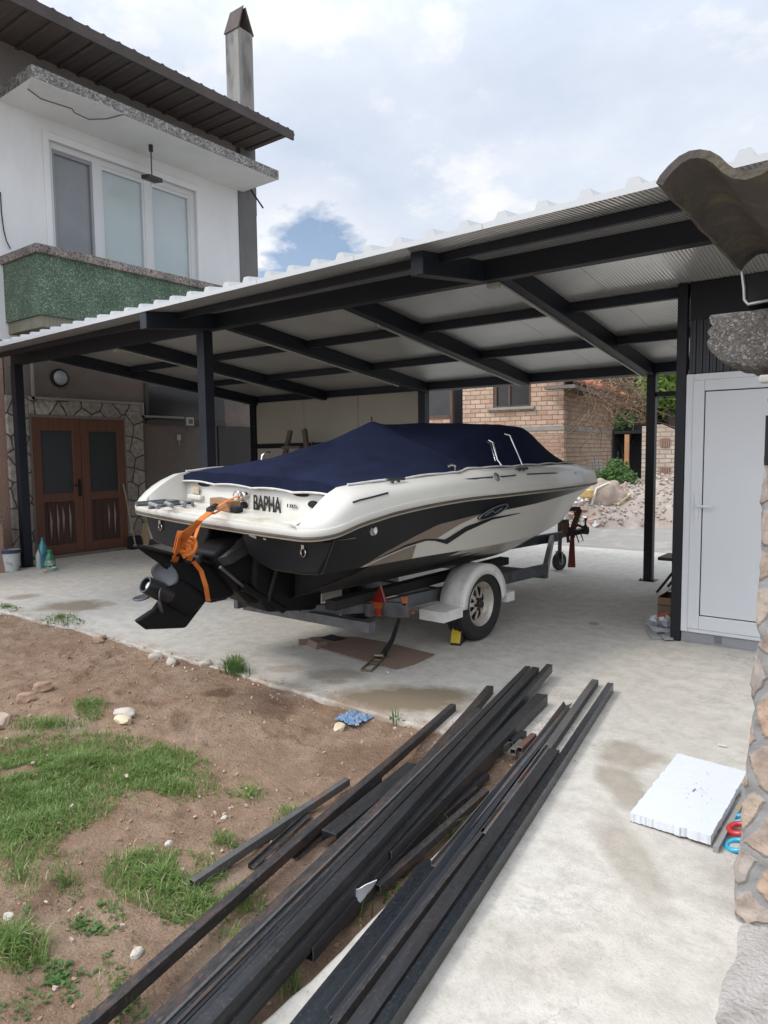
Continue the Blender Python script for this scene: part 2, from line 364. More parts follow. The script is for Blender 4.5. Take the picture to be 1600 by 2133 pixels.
# cloud deck: closed overhead, with one broken gap low in the west
gap_dir = ray(640, 550).normalized()
dp_ = N.new('ShaderNodeVectorMath'); dp_.operation = 'DOT_PRODUCT'; L.new(tc.outputs['Generated'], dp_.inputs[0]); dp_.inputs[1].default_value = gap_dir
gap = nrange(N, L, dp_.outputs['Value'], .9915, .9992, 0, 1)
mask = nrange(N, L, nmath(N, L, 'MULTIPLY_ADD', gap, -.30, nmath(N, L, 'MULTIPLY_ADD', n3, .75, .30)), .38, .47)
shade = nrange(N, L, nmath(N, L, 'MULTIPLY_ADD', n2, .5, nmath(N, L, 'MULTIPLY_ADD', n1, .35, nmath(N, L, 'MULTIPLY', n3, .15))), .40, .60)
cc = nmix(N, L, shade, (.52, .605, .765), (.82, .87, .95))
cc = nmix(N, L, nrange(N, L, n3, .56, .70, 0, .8), cc, (.98, .97, .97))
cc = nmix(N, L, nrange(N, L, sp.outputs[2], .34, .14, 0, .6), cc, nmix(N, L, shade, (.66, .71, .80), (1., 1., 1.)))
cc = nmix(N, L, nmath(N, L, 'MULTIPLY', gap, .8), cc, nmix(N, L, shade, (.74, .78, .86), (1.05, 1.05, 1.05)))
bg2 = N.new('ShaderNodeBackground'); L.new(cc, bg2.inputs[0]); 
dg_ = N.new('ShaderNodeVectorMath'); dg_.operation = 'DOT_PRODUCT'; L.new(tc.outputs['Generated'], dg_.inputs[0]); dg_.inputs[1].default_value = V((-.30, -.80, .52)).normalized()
glow = nrange(N, L, dg_.outputs['Value'], .15, .95, 1.0, 2.35)      # sun-side sky boosted out of view, added to light under the carport
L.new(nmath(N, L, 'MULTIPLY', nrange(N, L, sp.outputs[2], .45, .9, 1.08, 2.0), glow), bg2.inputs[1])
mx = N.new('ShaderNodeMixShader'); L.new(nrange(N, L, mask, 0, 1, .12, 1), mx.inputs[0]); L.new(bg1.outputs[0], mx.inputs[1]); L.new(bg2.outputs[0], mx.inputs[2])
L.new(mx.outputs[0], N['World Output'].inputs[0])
sd = bpy.data.lights.new('sun', 'SUN'); sd.energy = 1.8; sd.angle = radians(14); sd.color = (1, .95, .87)
so = bpy.data.objects.new('sun', sd); COL.objects.link(so); so.rotation_euler = (-SUN).to_track_quat('-Z', 'Y').to_euler(); so.location = (0, 0, 30)
sc.view_settings.view_transform = 'Standard'; sc.view_settings.look = 'None'; sc.view_settings.exposure = 0

# ================================================================== GROUND
mb = MB(); mb.grid(lambda u, v: (u, v, -.22), [-300, -40, -12, 12, 40, 300], [-300, -20, 20, 60, 300])
tag(build(mb, 'ground', mat('far_earth', (.16, .13, .10), .95, 0, (.11, .10, .07), .3)), kind='structure')
SE = 3.235                                            # front edge of the big slab
PL = lambda y: -1.365 - .055*(y-1.2) + .008*sin(y*5)                   # left edge of the garden path
mb = MB()
def slab_z(x, y): return .0
xs = frange(-14, 4, 60)
# main slab with a slightly wavy cast edge
edge = [(x, SE+.018*noise.noise(V((x*2.2, 0, 0)))+.012*noise.noise(V((x*9, 3, 0)))+.03*sin(x*.9)) for x in frange(-12.5, -1.50, 112)]
top = edge + [(-1.475, SE-.025)] + [(PL(y)+.012*noise.noise(V((y*8, 0, 1))), y) for y in frange(3.1, -1.5, 60)] + [(3.0, -1.5), (3.0, 10.95), (-12.5, 10.95)]
n = len(top)
mb.add([(x, y, 0) for x, y in top]+[(x, y, -.2) for x, y in top], [tuple(range(n))]+[(i, i+n, (i+1) % n+n, (i+1) % n) for i in range(n)])
tag(build(mb, 'concrete_slab', M_conc, bevel=.012, seg=2), kind='structure')

GR = []   # grass patches in the photo's ground: (px,py,rx,ry,density)
PATCH = [(160, 1590, 250, 70, 1.), (60, 1640, 190, 95, 1.), (330, 1600, 110, 52, .9), (380, 1640, 90, 30, .6), (190, 1470, 38, 28, 1.), (60, 1720, 150, 70, 1.0),
         (100, 1510, 90, 16, .5), (345, 1830, 130, 62, 1.1), (420, 1880, 105, 48, 1.0), (300, 1795, 60, 25, .6), (30, 1975, 75, 50, 1.1), (40, 1830, 60, 60, .35), (520, 1650, 40, 30, .35), (470, 1755, 40, 18, .5),
         (140, 1830, 40, 22, .5), (490, 1870, 60, 30, .8), (590, 2010, 40, 50, .4), (700, 1905, 40, 18, .35), (800, 1850, 40, 20, .35), (600, 1705, 40, 30, .4), (125, 1296, 36, 8, .5), (12, 1272, 18, 8, .6), (490, 1398, 26, 18, .9), (480, 1950, 50, 40, .15), (250, 2060, 60, 40, .15)]
random.seed(5); DENT = [(random.uniform(-6.5, -1.6), random.uniform(.9, 3.1), random.uniform(0, 3.1), random.uniform(.7, 1.2)) for i in range(60)]
def dz(x, y):
    z = -.045 + .022*noise.noise(V((x*.9, y*.9, 0))) + .016*noise.noise(V((x*3, y*3, 4))) + .012*noise.noise(V((x*8, y*8, 2))) + .008*noise.noise(V((x*20, y*20, 7)))
    z -= .02*max(0, min(1, 1-(PL(y)-x)/.5)) if x < PL(y)+.1 else .02
    for cx, cy, an, k in DENT:
        ex, ey = x-cx, y-cy
        if ex*ex+ey*ey > .09: continue
        a, b = ex*cos(an)+ey*sin(an), ey*cos(an)-ex*sin(an); d2 = (a/(.15*k))**2+(b/(.06*k))**2
        if d2 < 2.4: z += (-.016 if d2 < 1 else .008*(2.4-d2)/1.4)*k
    if y > SE-.35: z += .022*(y-SE+.35)/.35
    return z
mb = MB(); mb.grid(lambda u, v: (u, v, min(dz(u, v), -.006)), frange(-9.2, -1.12, 340), frange(.2, SE+.06, 140))
tag(build(mb, 'dirt_yard', M_dirt, smooth=80), kind='structure')
mb = MB(); mb.grid(lambda u, v: (u, v, -.055), [-13, -9.1], [-3, SE+.06]); mb.grid(lambda u, v: (u, v, -.06), [-9.2, -1.1], [-3, .25])
tag(build(mb, 'dirt_verge', M_dirt), kind='structure')

# street behind the carport
M_road = mat('old_asphalt', (.285, .262, .228), .9, 0, (.22, .203, .178), 1.5, .6, .3, 60, (.36, .34, .31), 2.2)
mb = MB(); mb.grid(lambda u, v: (u, v, -.05+.01*noise.noise(V((u, v, 0)))), frange(-60, 40, 50), frange(10.9, 16.5, 12))
tag(build(mb, 'road', M_road, smooth=60), kind='structure')
mb = MB(); mb.grid(lambda u, v: (u, v, -.02+.25*noise.noise(V((u*.15, v*.15, 3)))*min(1, max(0, (v-16.5)/4))), frange(-60, 30, 60), frange(16.3, 70, 40))
tag(build(mb, 'waste_ground', mat('waste_soil', (.22, .185, .15), .95, 0, (.12, .13, .06), .8, .6, .5, 12)), kind='structure')

# rough old concrete at the foot of the stone pillar
M_oldc = mat('old_rough_concrete', (.43, .40, .365), .95, 0, (.32, .29, .26), 9, .7, .8, 60, (.20, .165, .135), 5, mix3=.6)
def oldz(u, v): return .012 + .012*noise.noise(V((u*9, v*9, 0))) + .01*noise.noise(V((u*25, v*25, 0)))
mb = MB()
def olde(v): return -.405 + (2.45-v)*.045 + .025*noise.noise(V((v*6, 0, 5)))
mb.grid(lambda u, v: (lerp(olde(v), 1.2, u), v, oldz(lerp(olde(v), 1.2, u), v) if u > .01 else -.004), [0, .012]+frange(.03, 1, 40), frange(.3, 2.5, 60))
tag(build(mb, 'footing', M_oldc, smooth=60), kind='structure')

# ================================================================== HOUSE
HX = -10.6; BX = -9.6
house = thing('house', (HX, 7, 0), 'two storey rendered house with a green balcony and brown wooden double door at left', 'house')
M_rend = mat('grey_brown_render', (.19, .16, .138), .95, 0, (.125, .105, .092), 2.2, .7, .8, 55, (.20, .115, .09), 1.4, mix3=.8)
M_upper = mat('upper_grey_render', (.27, .245, .23), .95, 0, (.20, .18, .17), 1.5, .6, .5, 60)
M_wwall = mat('white_limewash', (.74, .735, .725), .9, 0, (.67, .67, .67), .9, .5, .12, 30, (.60, .59, .575), 1.6, mix3=1., stretch=(1, 1, .45))
M_pink = mat('pink_rough_render', (.40, .25, .19), .95, 0, (.25, .16, .125), 45, .6, .9, 55)
M_greyp = mat('grey_pilaster', (.17, .165, .16), .9, 0, (.10, .098, .095), 1.6, .7, .3, 30, stretch=(1, 1, .4))
# lower wall, with holes for nothing: solid block
mb = MB(); mb.box((HX-.3, 4.9, -.2), (HX, 9.9, 3.25)); build(mb, 'lower_wall', M_rend, house)
mb = MB(); mb.box((HX-.32, 2.0, -.2), (HX-.02, 4.88, 3.25)); build(mb, 'pink_wall', M_pink, house)
# upper white balcony wall with window opening
wy0, wy1 = gx(106, 410, HX).y, gx(411, 500, HX).y; wz0, wz1 = 3.3, gx(250, 345, HX).z+.02
mb = MB(); mb.box((HX-.25, 3.6, 3.25), (HX, wy0, 6.62)); mb.box((HX-.25, wy1, 3.25), (HX, 9.43, 6.62)); mb.box((HX-.25, wy0, wz1), (HX, wy1, 6.62)); mb.box((HX-.25, wy0, 3.25), (HX, wy1, wz0+.02))
build(mb, 'balcony_wall', M_wwall, house)
mb = MB(); mb.box((HX-.30, 9.432, 3.25), (HX+.02, 9.885, 7.9)); build(mb, 'pilaster', M_greyp, house)
mb = MB(); mb.box((HX-.26, -2, 6.62), (HX-.004, 9.43, 7.9)); build(mb, 'upper_wall', M_upper, house)
mb = MB(); mb.box((HX-.021, gx(197, 180, HX).y, gx(215, 215, HX).z-.16), (HX+.008, gx(330, 240, HX).y, gx(215, 215, HX).z+.18)); build(mb, 'patch_panel', mat('grey_patch', (.24, .235, .23), .9, 0, (.19, .18, .18), 4), house)
# window: frame, three panes
wd = MB(); fr = .06
ys = [wy0, gx(197, 400, HX).y, gx(214, 400, HX).y, gx(303, 400, HX).y, gx(317, 400, HX).y, gx(397, 400, HX).y, wy1]
zt = wz1
for a, b in ((ys[0], ys[0]+.07), (ys[1], ys[2]), (ys[3], ys[4]), (ys[5], ys[6])): wd.box((HX-.14, a, wz0), (HX-.04, b, zt))
wd.box((HX-.139, wy0, zt-.1), (HX-.042, wy1, zt)); wd.box((HX-.139, wy0, wz0), (HX-.042, wy1, wz0+.06))
win = build(wd, 'window', M_white, house, bevel=.006)
mb = MB(); mb.box((HX-.02, wy0-.09, zt-.01), (HX+.03, wy1+.09, zt+.10)); mb.box((HX-.02, wy1-.004, wz0), (HX+.028, wy1+.09, zt)); mb.box((HX-.02, wy0-.09, wz0), (HX+.028, wy0-.002, zt)); build(mb, 'surround', M_wwall, win, bevel=.008)
def pane_mat(name, c1, c2, rough, stripes):
    m_, N_, L_, b_ = nodes(name); v_ = objvec(N_); s_ = N_.new('ShaderNodeSeparateXYZ'); L_.new(v_, s_.inputs[0])
    wv = nmath(N_, L_, 'FRACT', nmath(N_, L_, 'MULTIPLY', s_.outputs[1 if stripes == 'v' else 2], 28))
    c_ = nmix(N_, L_, nrange(N_, L_, wv, .05, .25), tuple(x*.93 for x in c1), c1)
    c_ = nmix(N_, L_, nrange(N_, L_, nnoise(N_, L_, v_, .9, 3), .4, .65), c_, c2); L_.new(c_, b_.inputs['Base Color'])
    b_.inputs['Roughness'].default_value = rough; b_.inputs['Coat Weight'].default_value = .5; b_.inputs['Coat Roughness'].default_value = .03; return m_
M_blind = pane_mat('blind_behind_glass', (.42, .49, .49), (.47, .53, .54), .5, 'h'); M_shadeglass = pane_mat('shaded_grey_glass', (.19, .20, .215), (.23, .24, .25), .5, 'h')  # left pane and sash: shade of the recess put into their grey
for k, (a, b, mm) in enumerate(((ys[0]+.07, ys[1], M_shadeglass), (ys[2], ys[3], M_blind), (ys[4], ys[5], M_blind))):
    mb = MB(); mb.box((HX-.11, a, wz0+.06), (HX-.095, b, zt-.1)); build(mb, 'pane', mm, win)
    mb = MB()
    for yy in ((a, a+.035), (b-.035, b)): mb.box((HX-.09, yy[0], wz0+.06), (HX-.052, yy[1], zt-.1))
    mb.box((HX-.089, a, zt-.16), (HX-.051, b, zt-.102)); build(mb, 'sash', M_white if k else mat('shadow_grey_pvc', (.28, .28, .29), .4, 0, (.25, .25, .26), 2), win)
# canopy slab over the balcony
M_speck = speckle_mat('speckled_terrazzo', [(.05, .048, .045), (.20, .18, .165), (.34, .32, .30), (.12, .11, .10), (.45, .43, .41)], 42)
cz = 6.605; ct = 6.765; cy0 = gx(66, 150, BX).y; cy1 = 9.545
mb = MB(); mb.box((HX-.02, cy0+.01, cz), (BX-.012, cy1-.01, ct-.01)); build(mb, 'canopy_soffit', M_wwall, house)
mb = MB(); mb.box((BX-.014, cy0, cz+.004), (BX, cy1, ct)); mb.box((HX-.02, cy0, cz+.004), (BX-.014, cy0+.014, ct)); mb.box((HX-.02, cy1-.014, cz+.004), (BX-.014, cy1, ct)); build(mb, 'canopy_edge', M_speck, house)
# peeled plaster blotch under the canopy
mb = MB(); pts = [gz(x, y, cz-.004) for x, y in ((66, 166), (58, 185), (85, 205), (150, 226), (155, 234), (185, 248), (222, 247), (257, 238), (205, 214), (140, 190))]
mb.prism(pts, (0, 0, .003)); build(mb, 'peeled_plaster', mat('peeled_plaster', (.70, .695, .685), .95, 0, (.60, .595, .585), 9, .6, .5, 30), house)
mb = MB(); mb.tube([p+V((0, 0, -.002)) for p in pts[1:-2]], .012, 5); build(mb, 'plaster_crack', mat('crack_grey', (.16, .15, .14), .95), house)
# balcony parapet
M_green = speckle_mat('green_roughcast', [(.062, .105, .066), (.10, .16, .10), (.072, .122, .077), (.135, .19, .13), (.36, .40, .32)], 85, .95, 1.)
py0 = gx(77, 507, BX).y; pz = gx(77, 507, BX).z; pb = gx(90, 655, BX).z
mb = MB(); mb.box((BX-.14, py0, pb), (BX, 9.55, pz-.12)); mb.box((HX, py0, pb), (BX-.14, py0+.14, pz-.12)); build(mb, 'parapet', M_green, house)
mb = MB(); mb.box((BX-.2, py0-.04, pz-.12), (BX+.045, 9.58, pz)); mb.box((HX-.02, py0-.04, pz-.121), (BX-.2, py0+.2, pz-.001)); build(mb, 'coping', speckle_mat('coping_terrazzo', [(.05, .045, .04), (.24, .19, .165), (.34, .29, .26), (.12, .10, .09)], 48), house, bevel=.01)
mb = MB(); mb.box((HX, py0+.03, pb-.16), (BX-.03, 9.5, pb-.002)); build(mb, 'balcony_slab', mat('mossy_slab', (.16, .15, .10), .9, 0, (.24, .22, .17), 6, .7, .3, stretch=(1, 6, .5)), house)
# roof: eaves with rafters and boards, tiles above
ez = 7.45; EX = -9.45; ey1 = 9.78
M_tile = mat('weathered_roof_tile', (.10, .06, .048), .9, 0, (.055, .045, .042), 5, .7, .4, 20)
M_eave = mat('dark_eave_board', (.085, .068, .062), .9, 0, (.05, .042, .04), 3, .6, .3, 20)
rise = .36
mb = MB(); mb.hexa([(EX, -3, ez), (EX, ey1, ez), (HX-2.2, ey1, ez+.12+rise*2.2*.95), (HX-2.2, -3, ez+.12+rise*2.2*.95), (EX, -3, ez+.05), (EX, ey1, ez+.05), (HX-2.2, ey1, ez+.17+rise*2.2*.95), (HX-2.2, -3, ez+.17+rise*2.2*.95)])
roof = build(mb, 'roof', M_tile, house)
mb = MB()
for k in range(52):
    y = ey1-.1-k*.245; mb.tube([(EX-.03, y, ez+.03), (HX-2.1, y, ez+.115+rise*2.05)], .07, 8)
build(mb, 'roof_tiles', M_tile, roof, smooth=50)
mb = MB()
for k in range(40):
    y = ey1-.12-k*.31; mb.box((HX, y-.028, ez-.034), (EX+.09-.12, y+.028, ez-.006))
build(mb, 'rafter_ends', mat('eave_rafter', (.105, .084, .075), .85, 0, (.06, .05, .045), 3), roof)
mb = MB(); mb.box((EX-.02, -3, ez-.10), (EX+.015, ey1+.02, ez+.06)); build(mb, 'fascia', M_eave, roof)
mb = MB(); mb.extrude([(.075*cos(t)+.07, .075*sin(t)) for t in frange(pi, 2*pi, 8)]+[(.065*cos(t)+.07, .065*sin(t)+.004) for t in frange(2*pi, pi, 8)], (EX+.01, ey1+.04, ez+.02), (EX+.01, -3, ez+.04)); build(mb, 'gutter', mat('rusty_gutter', (.075, .06, .055), .6, .2, (.05, .045, .045), 3), roof, smooth=40)
mb = MB(); mb.box((HX, -3, ez-.006), (EX-.02, ey1, ez+.001)); build(mb, 'soffit_boards', mat('soffit_board', (.105, .082, .072), .9, 0, (.06, .048, .043), 2, stretch=(.3, 9, 1)), roof)
# chimney
ch = gx(500, 160, -11.35); cw = .195
chim = MB(); chim.box((ch.x-cw, ch.y-cw, 6.5), (ch.x+cw, ch.y+cw, gx(500, 72, -11.35).z))
chim = build(chim, 'chimney', mat('chimney_render', (.30, .285, .255), .9, 0, (.19, .18, .165), 1.4, .6, .3, 30, (.09, .085, .08), 1.9, stretch=(2, 2, .5)), house, bevel=.01)
ctop = gx(500, 72, -11.35).z; cp = gx(500, 24, -11.35).z
mb = MB(); e = cw+.02
mb.hexa([(ch.x-e, ch.y-e, ctop-.03), (ch.x+e, ch.y-e, ctop-.03), (ch.x+e, ch.y-e+.03, ctop-.03), (ch.x-e, ch.y-e+.03, ctop-.03), (ch.x-e*.9, ch.y-.05, cp), (ch.x+e*.9, ch.y-.05, cp), (ch.x+e*.9, ch.y-.02, cp+.02), (ch.x-e*.9, ch.y-.02, cp+.02)])
mb.hexa([(ch.x-e, ch.y+e-.03, ctop-.03), (ch.x+e, ch.y+e-.03, ctop-.03), (ch.x+e, ch.y+e, ctop-.03), (ch.x-e, ch.y+e, ctop-.03), (ch.x-e*.9, ch.y+.0, cp-.02), (ch.x+e*.9, ch.y+.0, cp-.02), (ch.x+e*.9, ch.y+.03, cp), (ch.x-e*.9, ch.y+.03, cp)])
mb.box((ch.x-e, ch.y-.012, (ctop+cp)/2-.05), (ch.x-e+.03, ch.y+.012, cp-.03))
build(mb, 'chimney_cap', mat('terracotta_cap', (.105, .072, .058), .9, 0, (.055, .045, .042), 5, .7, .3), chim)
mb = MB(); mb.box((ch.x-cw+.03, ch.y-cw+.03, ctop-.02), (ch.x+cw-.03, ch.y+cw-.03, ctop+.012)); build(mb, 'flue', M_dark, chim)
mb = MB(); a = gx(520, 392, HX+.1); mb.tube([gx(519, 390, HX+.03), gx(548, 433, HX+.45)], .016, 6); build(mb, 'iron_bracket', M_dark, house)
mb = MB(); q = [gx(1, 400, HX+.02), gx(3, 440, HX+.02), gx(8, 480, HX+.02), gx(14, 503, HX+.03), gx(22, 518, HX+.02)]; mb.tube(q, .008, 5); build(mb, 'loose_cable', M_dark, house)
mb = MB(); mb.tube([(HX+.05, 9.47, 6.9), (HX+.05, 9.47, 7.4)], .03, 8); build(mb, 'downpipe', M_galv, house)

# stone surround and wooden double door
dy0, dy1, dz1 = 5.215, 6.755, 2.15
M_stonef = stone_mat('door_surround_stone', (1, 2), 3.6, [(.30, .26, .225), (.38, .34, .29), (.25, .215, .185), (.44, .40, .345)], (.085, .072, .062), .045)
mb = MB()
mb.box((HX, 4.86, -.02), (HX+.06, dy0-.03, 2.46)); mb.box((HX, dy1+.03, -.02), (HX+.06, 7.12, 2.30)); mb.box((HX, dy0-.03, dz1+.04), (HX+.059, dy1+.03, 2.455)); mb.box((HX, dy1+.03, 2.3), (HX+.058, 7.12, 2.45))
build(mb, 'stone_surround', M_stonef, house, bevel=.015)
mb = MB(); mb.box((HX, dy0-.03, 0), (HX+.05, dy0, dz1+.04)); mb.box((HX, dy1, 0), (HX+.05, dy1+.03, dz1+.04)); mb.box((HX, dy0, dz1), (HX+.049, dy1, dz1+.04)); build(mb, 'reveal', mat('reveal_mortar', (.20, .18, .16), .9, 0, (.15, .135, .12), 6), house)
M_wood = wood_mat('varnished_door_wood', (.155, .064, .038), (.105, .041, .026)); M_woodd = wood_mat('door_panel_wood', (.075, .036, .028), (.045, .022, .018))
ym = (dy0+dy1)/2
for a, b in ((dy0, ym-.004), (ym+.004, dy1)):
    d = MB(); x0, x1 = HX+.004, HX+.045; s = .135; zp = (.04, .19, .86, .99, dz1-.20, dz1)
    d.box((x0, a, zp[0]), (x1, a+s, zp[5])); d.box((x0, b-s, zp[0]), (x1, b, zp[5]))
    for z0, z1 in ((zp[0], zp[1]), (zp[2], zp[3]), (zp[4], zp[5])): d.box((x0, a+s, z0), (x1-.002, b-s, z1))
    leaf = build(d, 'door_leaf', M_wood, house, bevel=.006)
    mb = MB(); mb.box((x0, a+s, zp[3]), (x0+.016, b-s, zp[4])); build(mb, 'door_pane', M_glassd, leaf)
    mb = MB(); k = 8
    for i in range(k):
        y0 = lerp(a+s, b-s, i/k); y1 = lerp(a+s, b-s, (i+1)/k); mb.box((x0, y0+.002, zp[1]), (x0+.02+.004*(i % 2), y1-.002, zp[2]))
    build(mb, 'boarded_panel', M_woodd, leaf)
    mb = MB()
    for i, (h0, h1) in enumerate(((.27, .74), (.24, .83), (.34, .8), (.26, .83))):
        if a > ym and i < 2: continue
        yy = lerp(a+s, b-s, (i+1)*.2+.02*(i % 2)); mb.add([(x0+.027, yy-.004, h1), (x0+.027, yy-.014, (h0+h1)/2), (x0+.027, yy, h0), (x0+.027, yy+.026, (h0+h1)/2+.05)], [(0, 1, 2, 3)])
    build(mb, 'panel_streak', mat('pale_streak', (.30, .22, .18), .8), leaf)  # narrow pale streaks laid over the boarded panels
    if a < ym:
        mb = MB(); mb.box((x1, b-.075, .93), (x1+.012, b-.03, 1.2)); mb.tube([(x1+.01, b-.05, 1.1), (x1+.055, b-.05, 1.1), (x1+.055, b-.17, 1.105)], .012, 8); build(mb, 'door_handle', M_dark, leaf)
mb = MB(); mb.box((HX, dy0-.06, -.05), (HX+.16, dy1+.2, .035)); build(mb, 'door_step', mat('worn_step', (.20, .175, .15), .95, 0, (.12, .10, .09), 9, .7, .5), house, bevel=.012)
# cable trunking, fuse box and a dark window by the door
mb = MB(); P = [gx(66, 758, HX+.076), gx(66, 828, HX+.076), gx(295, 838, HX+.076), gx(299, 867, HX+.076), gx(382, 879, HX+.076)]
P[1].y = P[0].y; P[2].y = P[3].y = gx(297, 840, HX+.076).y; P[2].z = P[1].z; P[4].z = P[3].z
for a, b in zip(P, P[1:]):
    lo = V([min(a[i], b[i]) for i in range(3)])-V((.012, .018, .018)); hi = V([max(a[i], b[i]) for i in range(3)])+V((.012, .018, .018)); mb.box(lo, hi)
build(mb, 'cable_trunking', mat('grey_trunking', (.26, .245, .225), .6), house)
mb = MB(); c = gx(395, 878, HX+.05); mb.box((HX, c.y-.085, c.z-.075), (HX+.07, c.y+.085, c.z+.075)); fb = build(mb, 'fuse_box', mat('ivory_plastic', (.40, .385, .35), .5), house, bevel=.01)
mb = MB(); mb.box((HX+.07, c.y-.03, c.z-.04), (HX+.08, c.y+.05, c.z+.04)); build(mb, 'fuse_box_cover', mat('smoked_plastic', (.06, .06, .06), .3), fb)
mb = MB(); c = gx(373, 911, HX+.02); mb.box((HX, c.y-.035, c.z-.05), (HX+.03, c.y+.035, c.z+.05)); mb.tube([(HX+.015, c.y, c.z-.05), (HX+.015, c.y+.01, c.z-.15)], .006, 5); build(mb, 'wall_socket', mat('ivory_plastic', (.40, .385, .35), .5), house, bevel=.005)
mb = MB(); a, b = gx(305, 800, HX), gx(440, 870, HX); mb.box((HX+.004, a.y, 2.19), (HX+.03, b.y+.3, 2.74)); build(mb, 'dark_window', mat('dark_recess_glass', (.012, .012, .013), .3, 0, (.018, .017, .016), 2), house)  # flat dark box; the shade of the window recess is put into its colour
mb = MB(); mb.box((HX+.003, a.y-.06, 2.16), (HX+.05, a.y, 2.80)); mb.box((HX+.003, a.y-.06, 2.10), (HX+.05, b.y+.3, 2.185)); build(mb, 'window_trim', mat('dark_trim', (.07, .06, .052), .9), house)
a, b = 8.75, 9.6
mb = MB(); mb.box((HX+.003, a, 0), (HX+.04, b, 2.1)); build(mb, 'dark_doorway', mat('doorway_dark', (.016, .014, .013), .6, 0, (.024, .02, .018), 2), house)  # flat dark slab; shade of the doorway put into its colour

# ---- things on the house
c = gx(126, 787, HX+.06); lamp = thing('wall_lamp', (HX, c.y, c.z), 'round wall lamp with white dome and dark ring above the brown double door', 'wall lamp')
mb = MB(); mb.lathe([(0, 0), (.135, 0), (.14, .05), (.118, .075), (.112, .06)], (HX, c.y, c.z), (1, 0, 0), 32); build(mb, 'lamp_ring', M_dark, lamp, smooth=40)
mb = MB(); mb.lathe([(.115, .05), (.105, .085), (.07, .11), (0, .12)], (HX, c.y, c.z), (1, 0, 0), 32); build(mb, 'lamp_dome', mat('opal_glass', (.30, .31, .31), .3), lamp, smooth=60)
c = gz(314, 302, cz); pl = thing('balcony_lamp', c, 'small dark lantern frame hanging from the balcony canopy', 'lamp')
sc_ = 13.0/FPX
mb = MB(); mb.tube([c, c-V((0, 0, .10))], .035, 10); mb.tube([c-V((0, 0, .1)), c-V((0, 0, .50))], .01, 6); build(mb, 'stem', mat('dark_bronze', (.05, .045, .04), .5, .5), pl, smooth=40)
mb = MB(); b = c-V((0, 0, .53)); mb.obox(b, (.11, 0, -.02), (0, .13, 0), (0, 0, .035)); build(mb, 'shade', mat('dark_bronze', (.05, .045, .04), .5, .5), pl, bevel=.01)
mb = MB(); mb.lathe([(0, 0), (.025, .01), (.03, .05), (0, .09)], b-V((0, 0, .14)), (0, 0, 1), 12); build(mb, 'bulb', M_white, pl, smooth=60)

# ================================================================== CARPORT
FY, BY = 4.80, 8.51; FZ, BZ = 2.83, 2.445
carport = thing('carport', (-6, 6.5, 0), 'carport of dark steel beams and white ribbed sandwich roof panels over the boat', 'carport')
bd = .16
def uz(y): return FZ+bd-.003-(.118 if y > FY else -.125)*(y-FY)   # underside of the panels
edgeY = lambda x: 3.64-.052*(x+.3)
# roof panels, 1 m wide each, ribs on top and fine reeding below
M_panel = mat('white_coated_sheet', (.50, .50, .485), .4, 0, (.45, .45, .44), 1.2, .5, spec=.5)
def reed_mat():
    m_, N_, L_, b_ = nodes('reeded_panel_underside'); v_ = objvec(N_); s_ = N_.new('ShaderNodeSeparateXYZ'); L_.new(v_, s_.inputs[0])
    L_.new(nmix(N_, L_, nrange(N_, L_, nnoise(N_, L_, v_, 1.5, 4), .4, .65), (.74, .74, .72), (.64, .64, .62)), b_.inputs['Base Color'])
    b_.inputs['Roughness'].default_value = .3; b_.inputs['Metallic'].default_value = .35; b_.inputs['Coat Weight'].default_value = 1.; b_.inputs['Coat Roughness'].default_value = .08; b_.inputs['Coat IOR'].default_value = 1.7
    wv = nmath(N_, L_, 'SINE', nmath(N_, L_, 'MULTIPLY', s_.outputs[0], 2*pi/.026))
    nbump(N_, L_, wv, b_, .4, .004); L_.new(b_.inputs['Normal'].links[0].from_socket, b_.inputs['Coat Normal']); return m_
M_reed = reed_mat()
PW = 1.02; TH = .034
for k in range(10):
    x1 = -.05-k*PW; x0 = x1-PW+.004
    if k == 9: x0 = -10.05
    prof = [(x0, 0)]
    nr = 4
    if x1-x0 < .9: nr = 3
    for r in range(nr):
        cx_ = x0+(r+.5)*(x1-x0)/nr; prof += [(cx_-.045, 0), (cx_-.024, .042), (cx_+.024, .042), (cx_+.045, 0)]
    prof += [(x1, 0)]
    def row(y, dzv): return [(x, y, uz(y)+TH+z+dzv) for x, z in prof]
    Ys = [None, FY, BY+.42]
    P = MB(); n = len(prof)
    fr_ = [(x, edgeY(x), uz(edgeY(x))+TH+z) for x, z in prof]; mid = row(FY, 0); bk = row(BY+.42, 0)
    P.add(fr_+mid+bk, [(i, i+1, n+i+1, n+i) for i in range(n-1)]+[(n+i, n+i+1, 2*n+i+1, 2*n+i) for i in range(n-1)])
    fb_ = [(x, edgeY(x), uz(edgeY(x))) for x, z in prof]; bb = [(x, BY+.42, uz(BY+.42)) for x, z in prof]
    P.add(fr_+fb_, [(i, i+1, n+i+1, n+i) for i in range(n-1)], 0); P.add(bk+bb, [(i, n+i, n+i+1, i+1) for i in range(n-1)], 0)
    P.add([(x0, edgeY(x0), uz(edgeY(x0))), (x1, edgeY(x1), uz(edgeY(x1))), (x1, FY, uz(FY)), (x0, FY, uz(FY)), (x1, BY+.42, uz(BY+.42)), (x0, BY+.42, uz(BY+.42))], [(3, 2, 1, 0), (5, 4, 2, 3)], 1)
    P.add([fr_[0], fb_[0], mid[0], (x0, FY, uz(FY)), bk[0], bb[0]], [(0, 1, 3, 2), (2, 3, 5, 4)], 0); P.add([fr_[-1], fb_[-1], mid[-1], (x1, FY, uz(FY)), bk[-1], bb[-1]], [(0, 2, 3, 1), (2, 4, 5, 3)], 0)
    build(P, 'roof_panel', [M_panel, M_reed], carport)
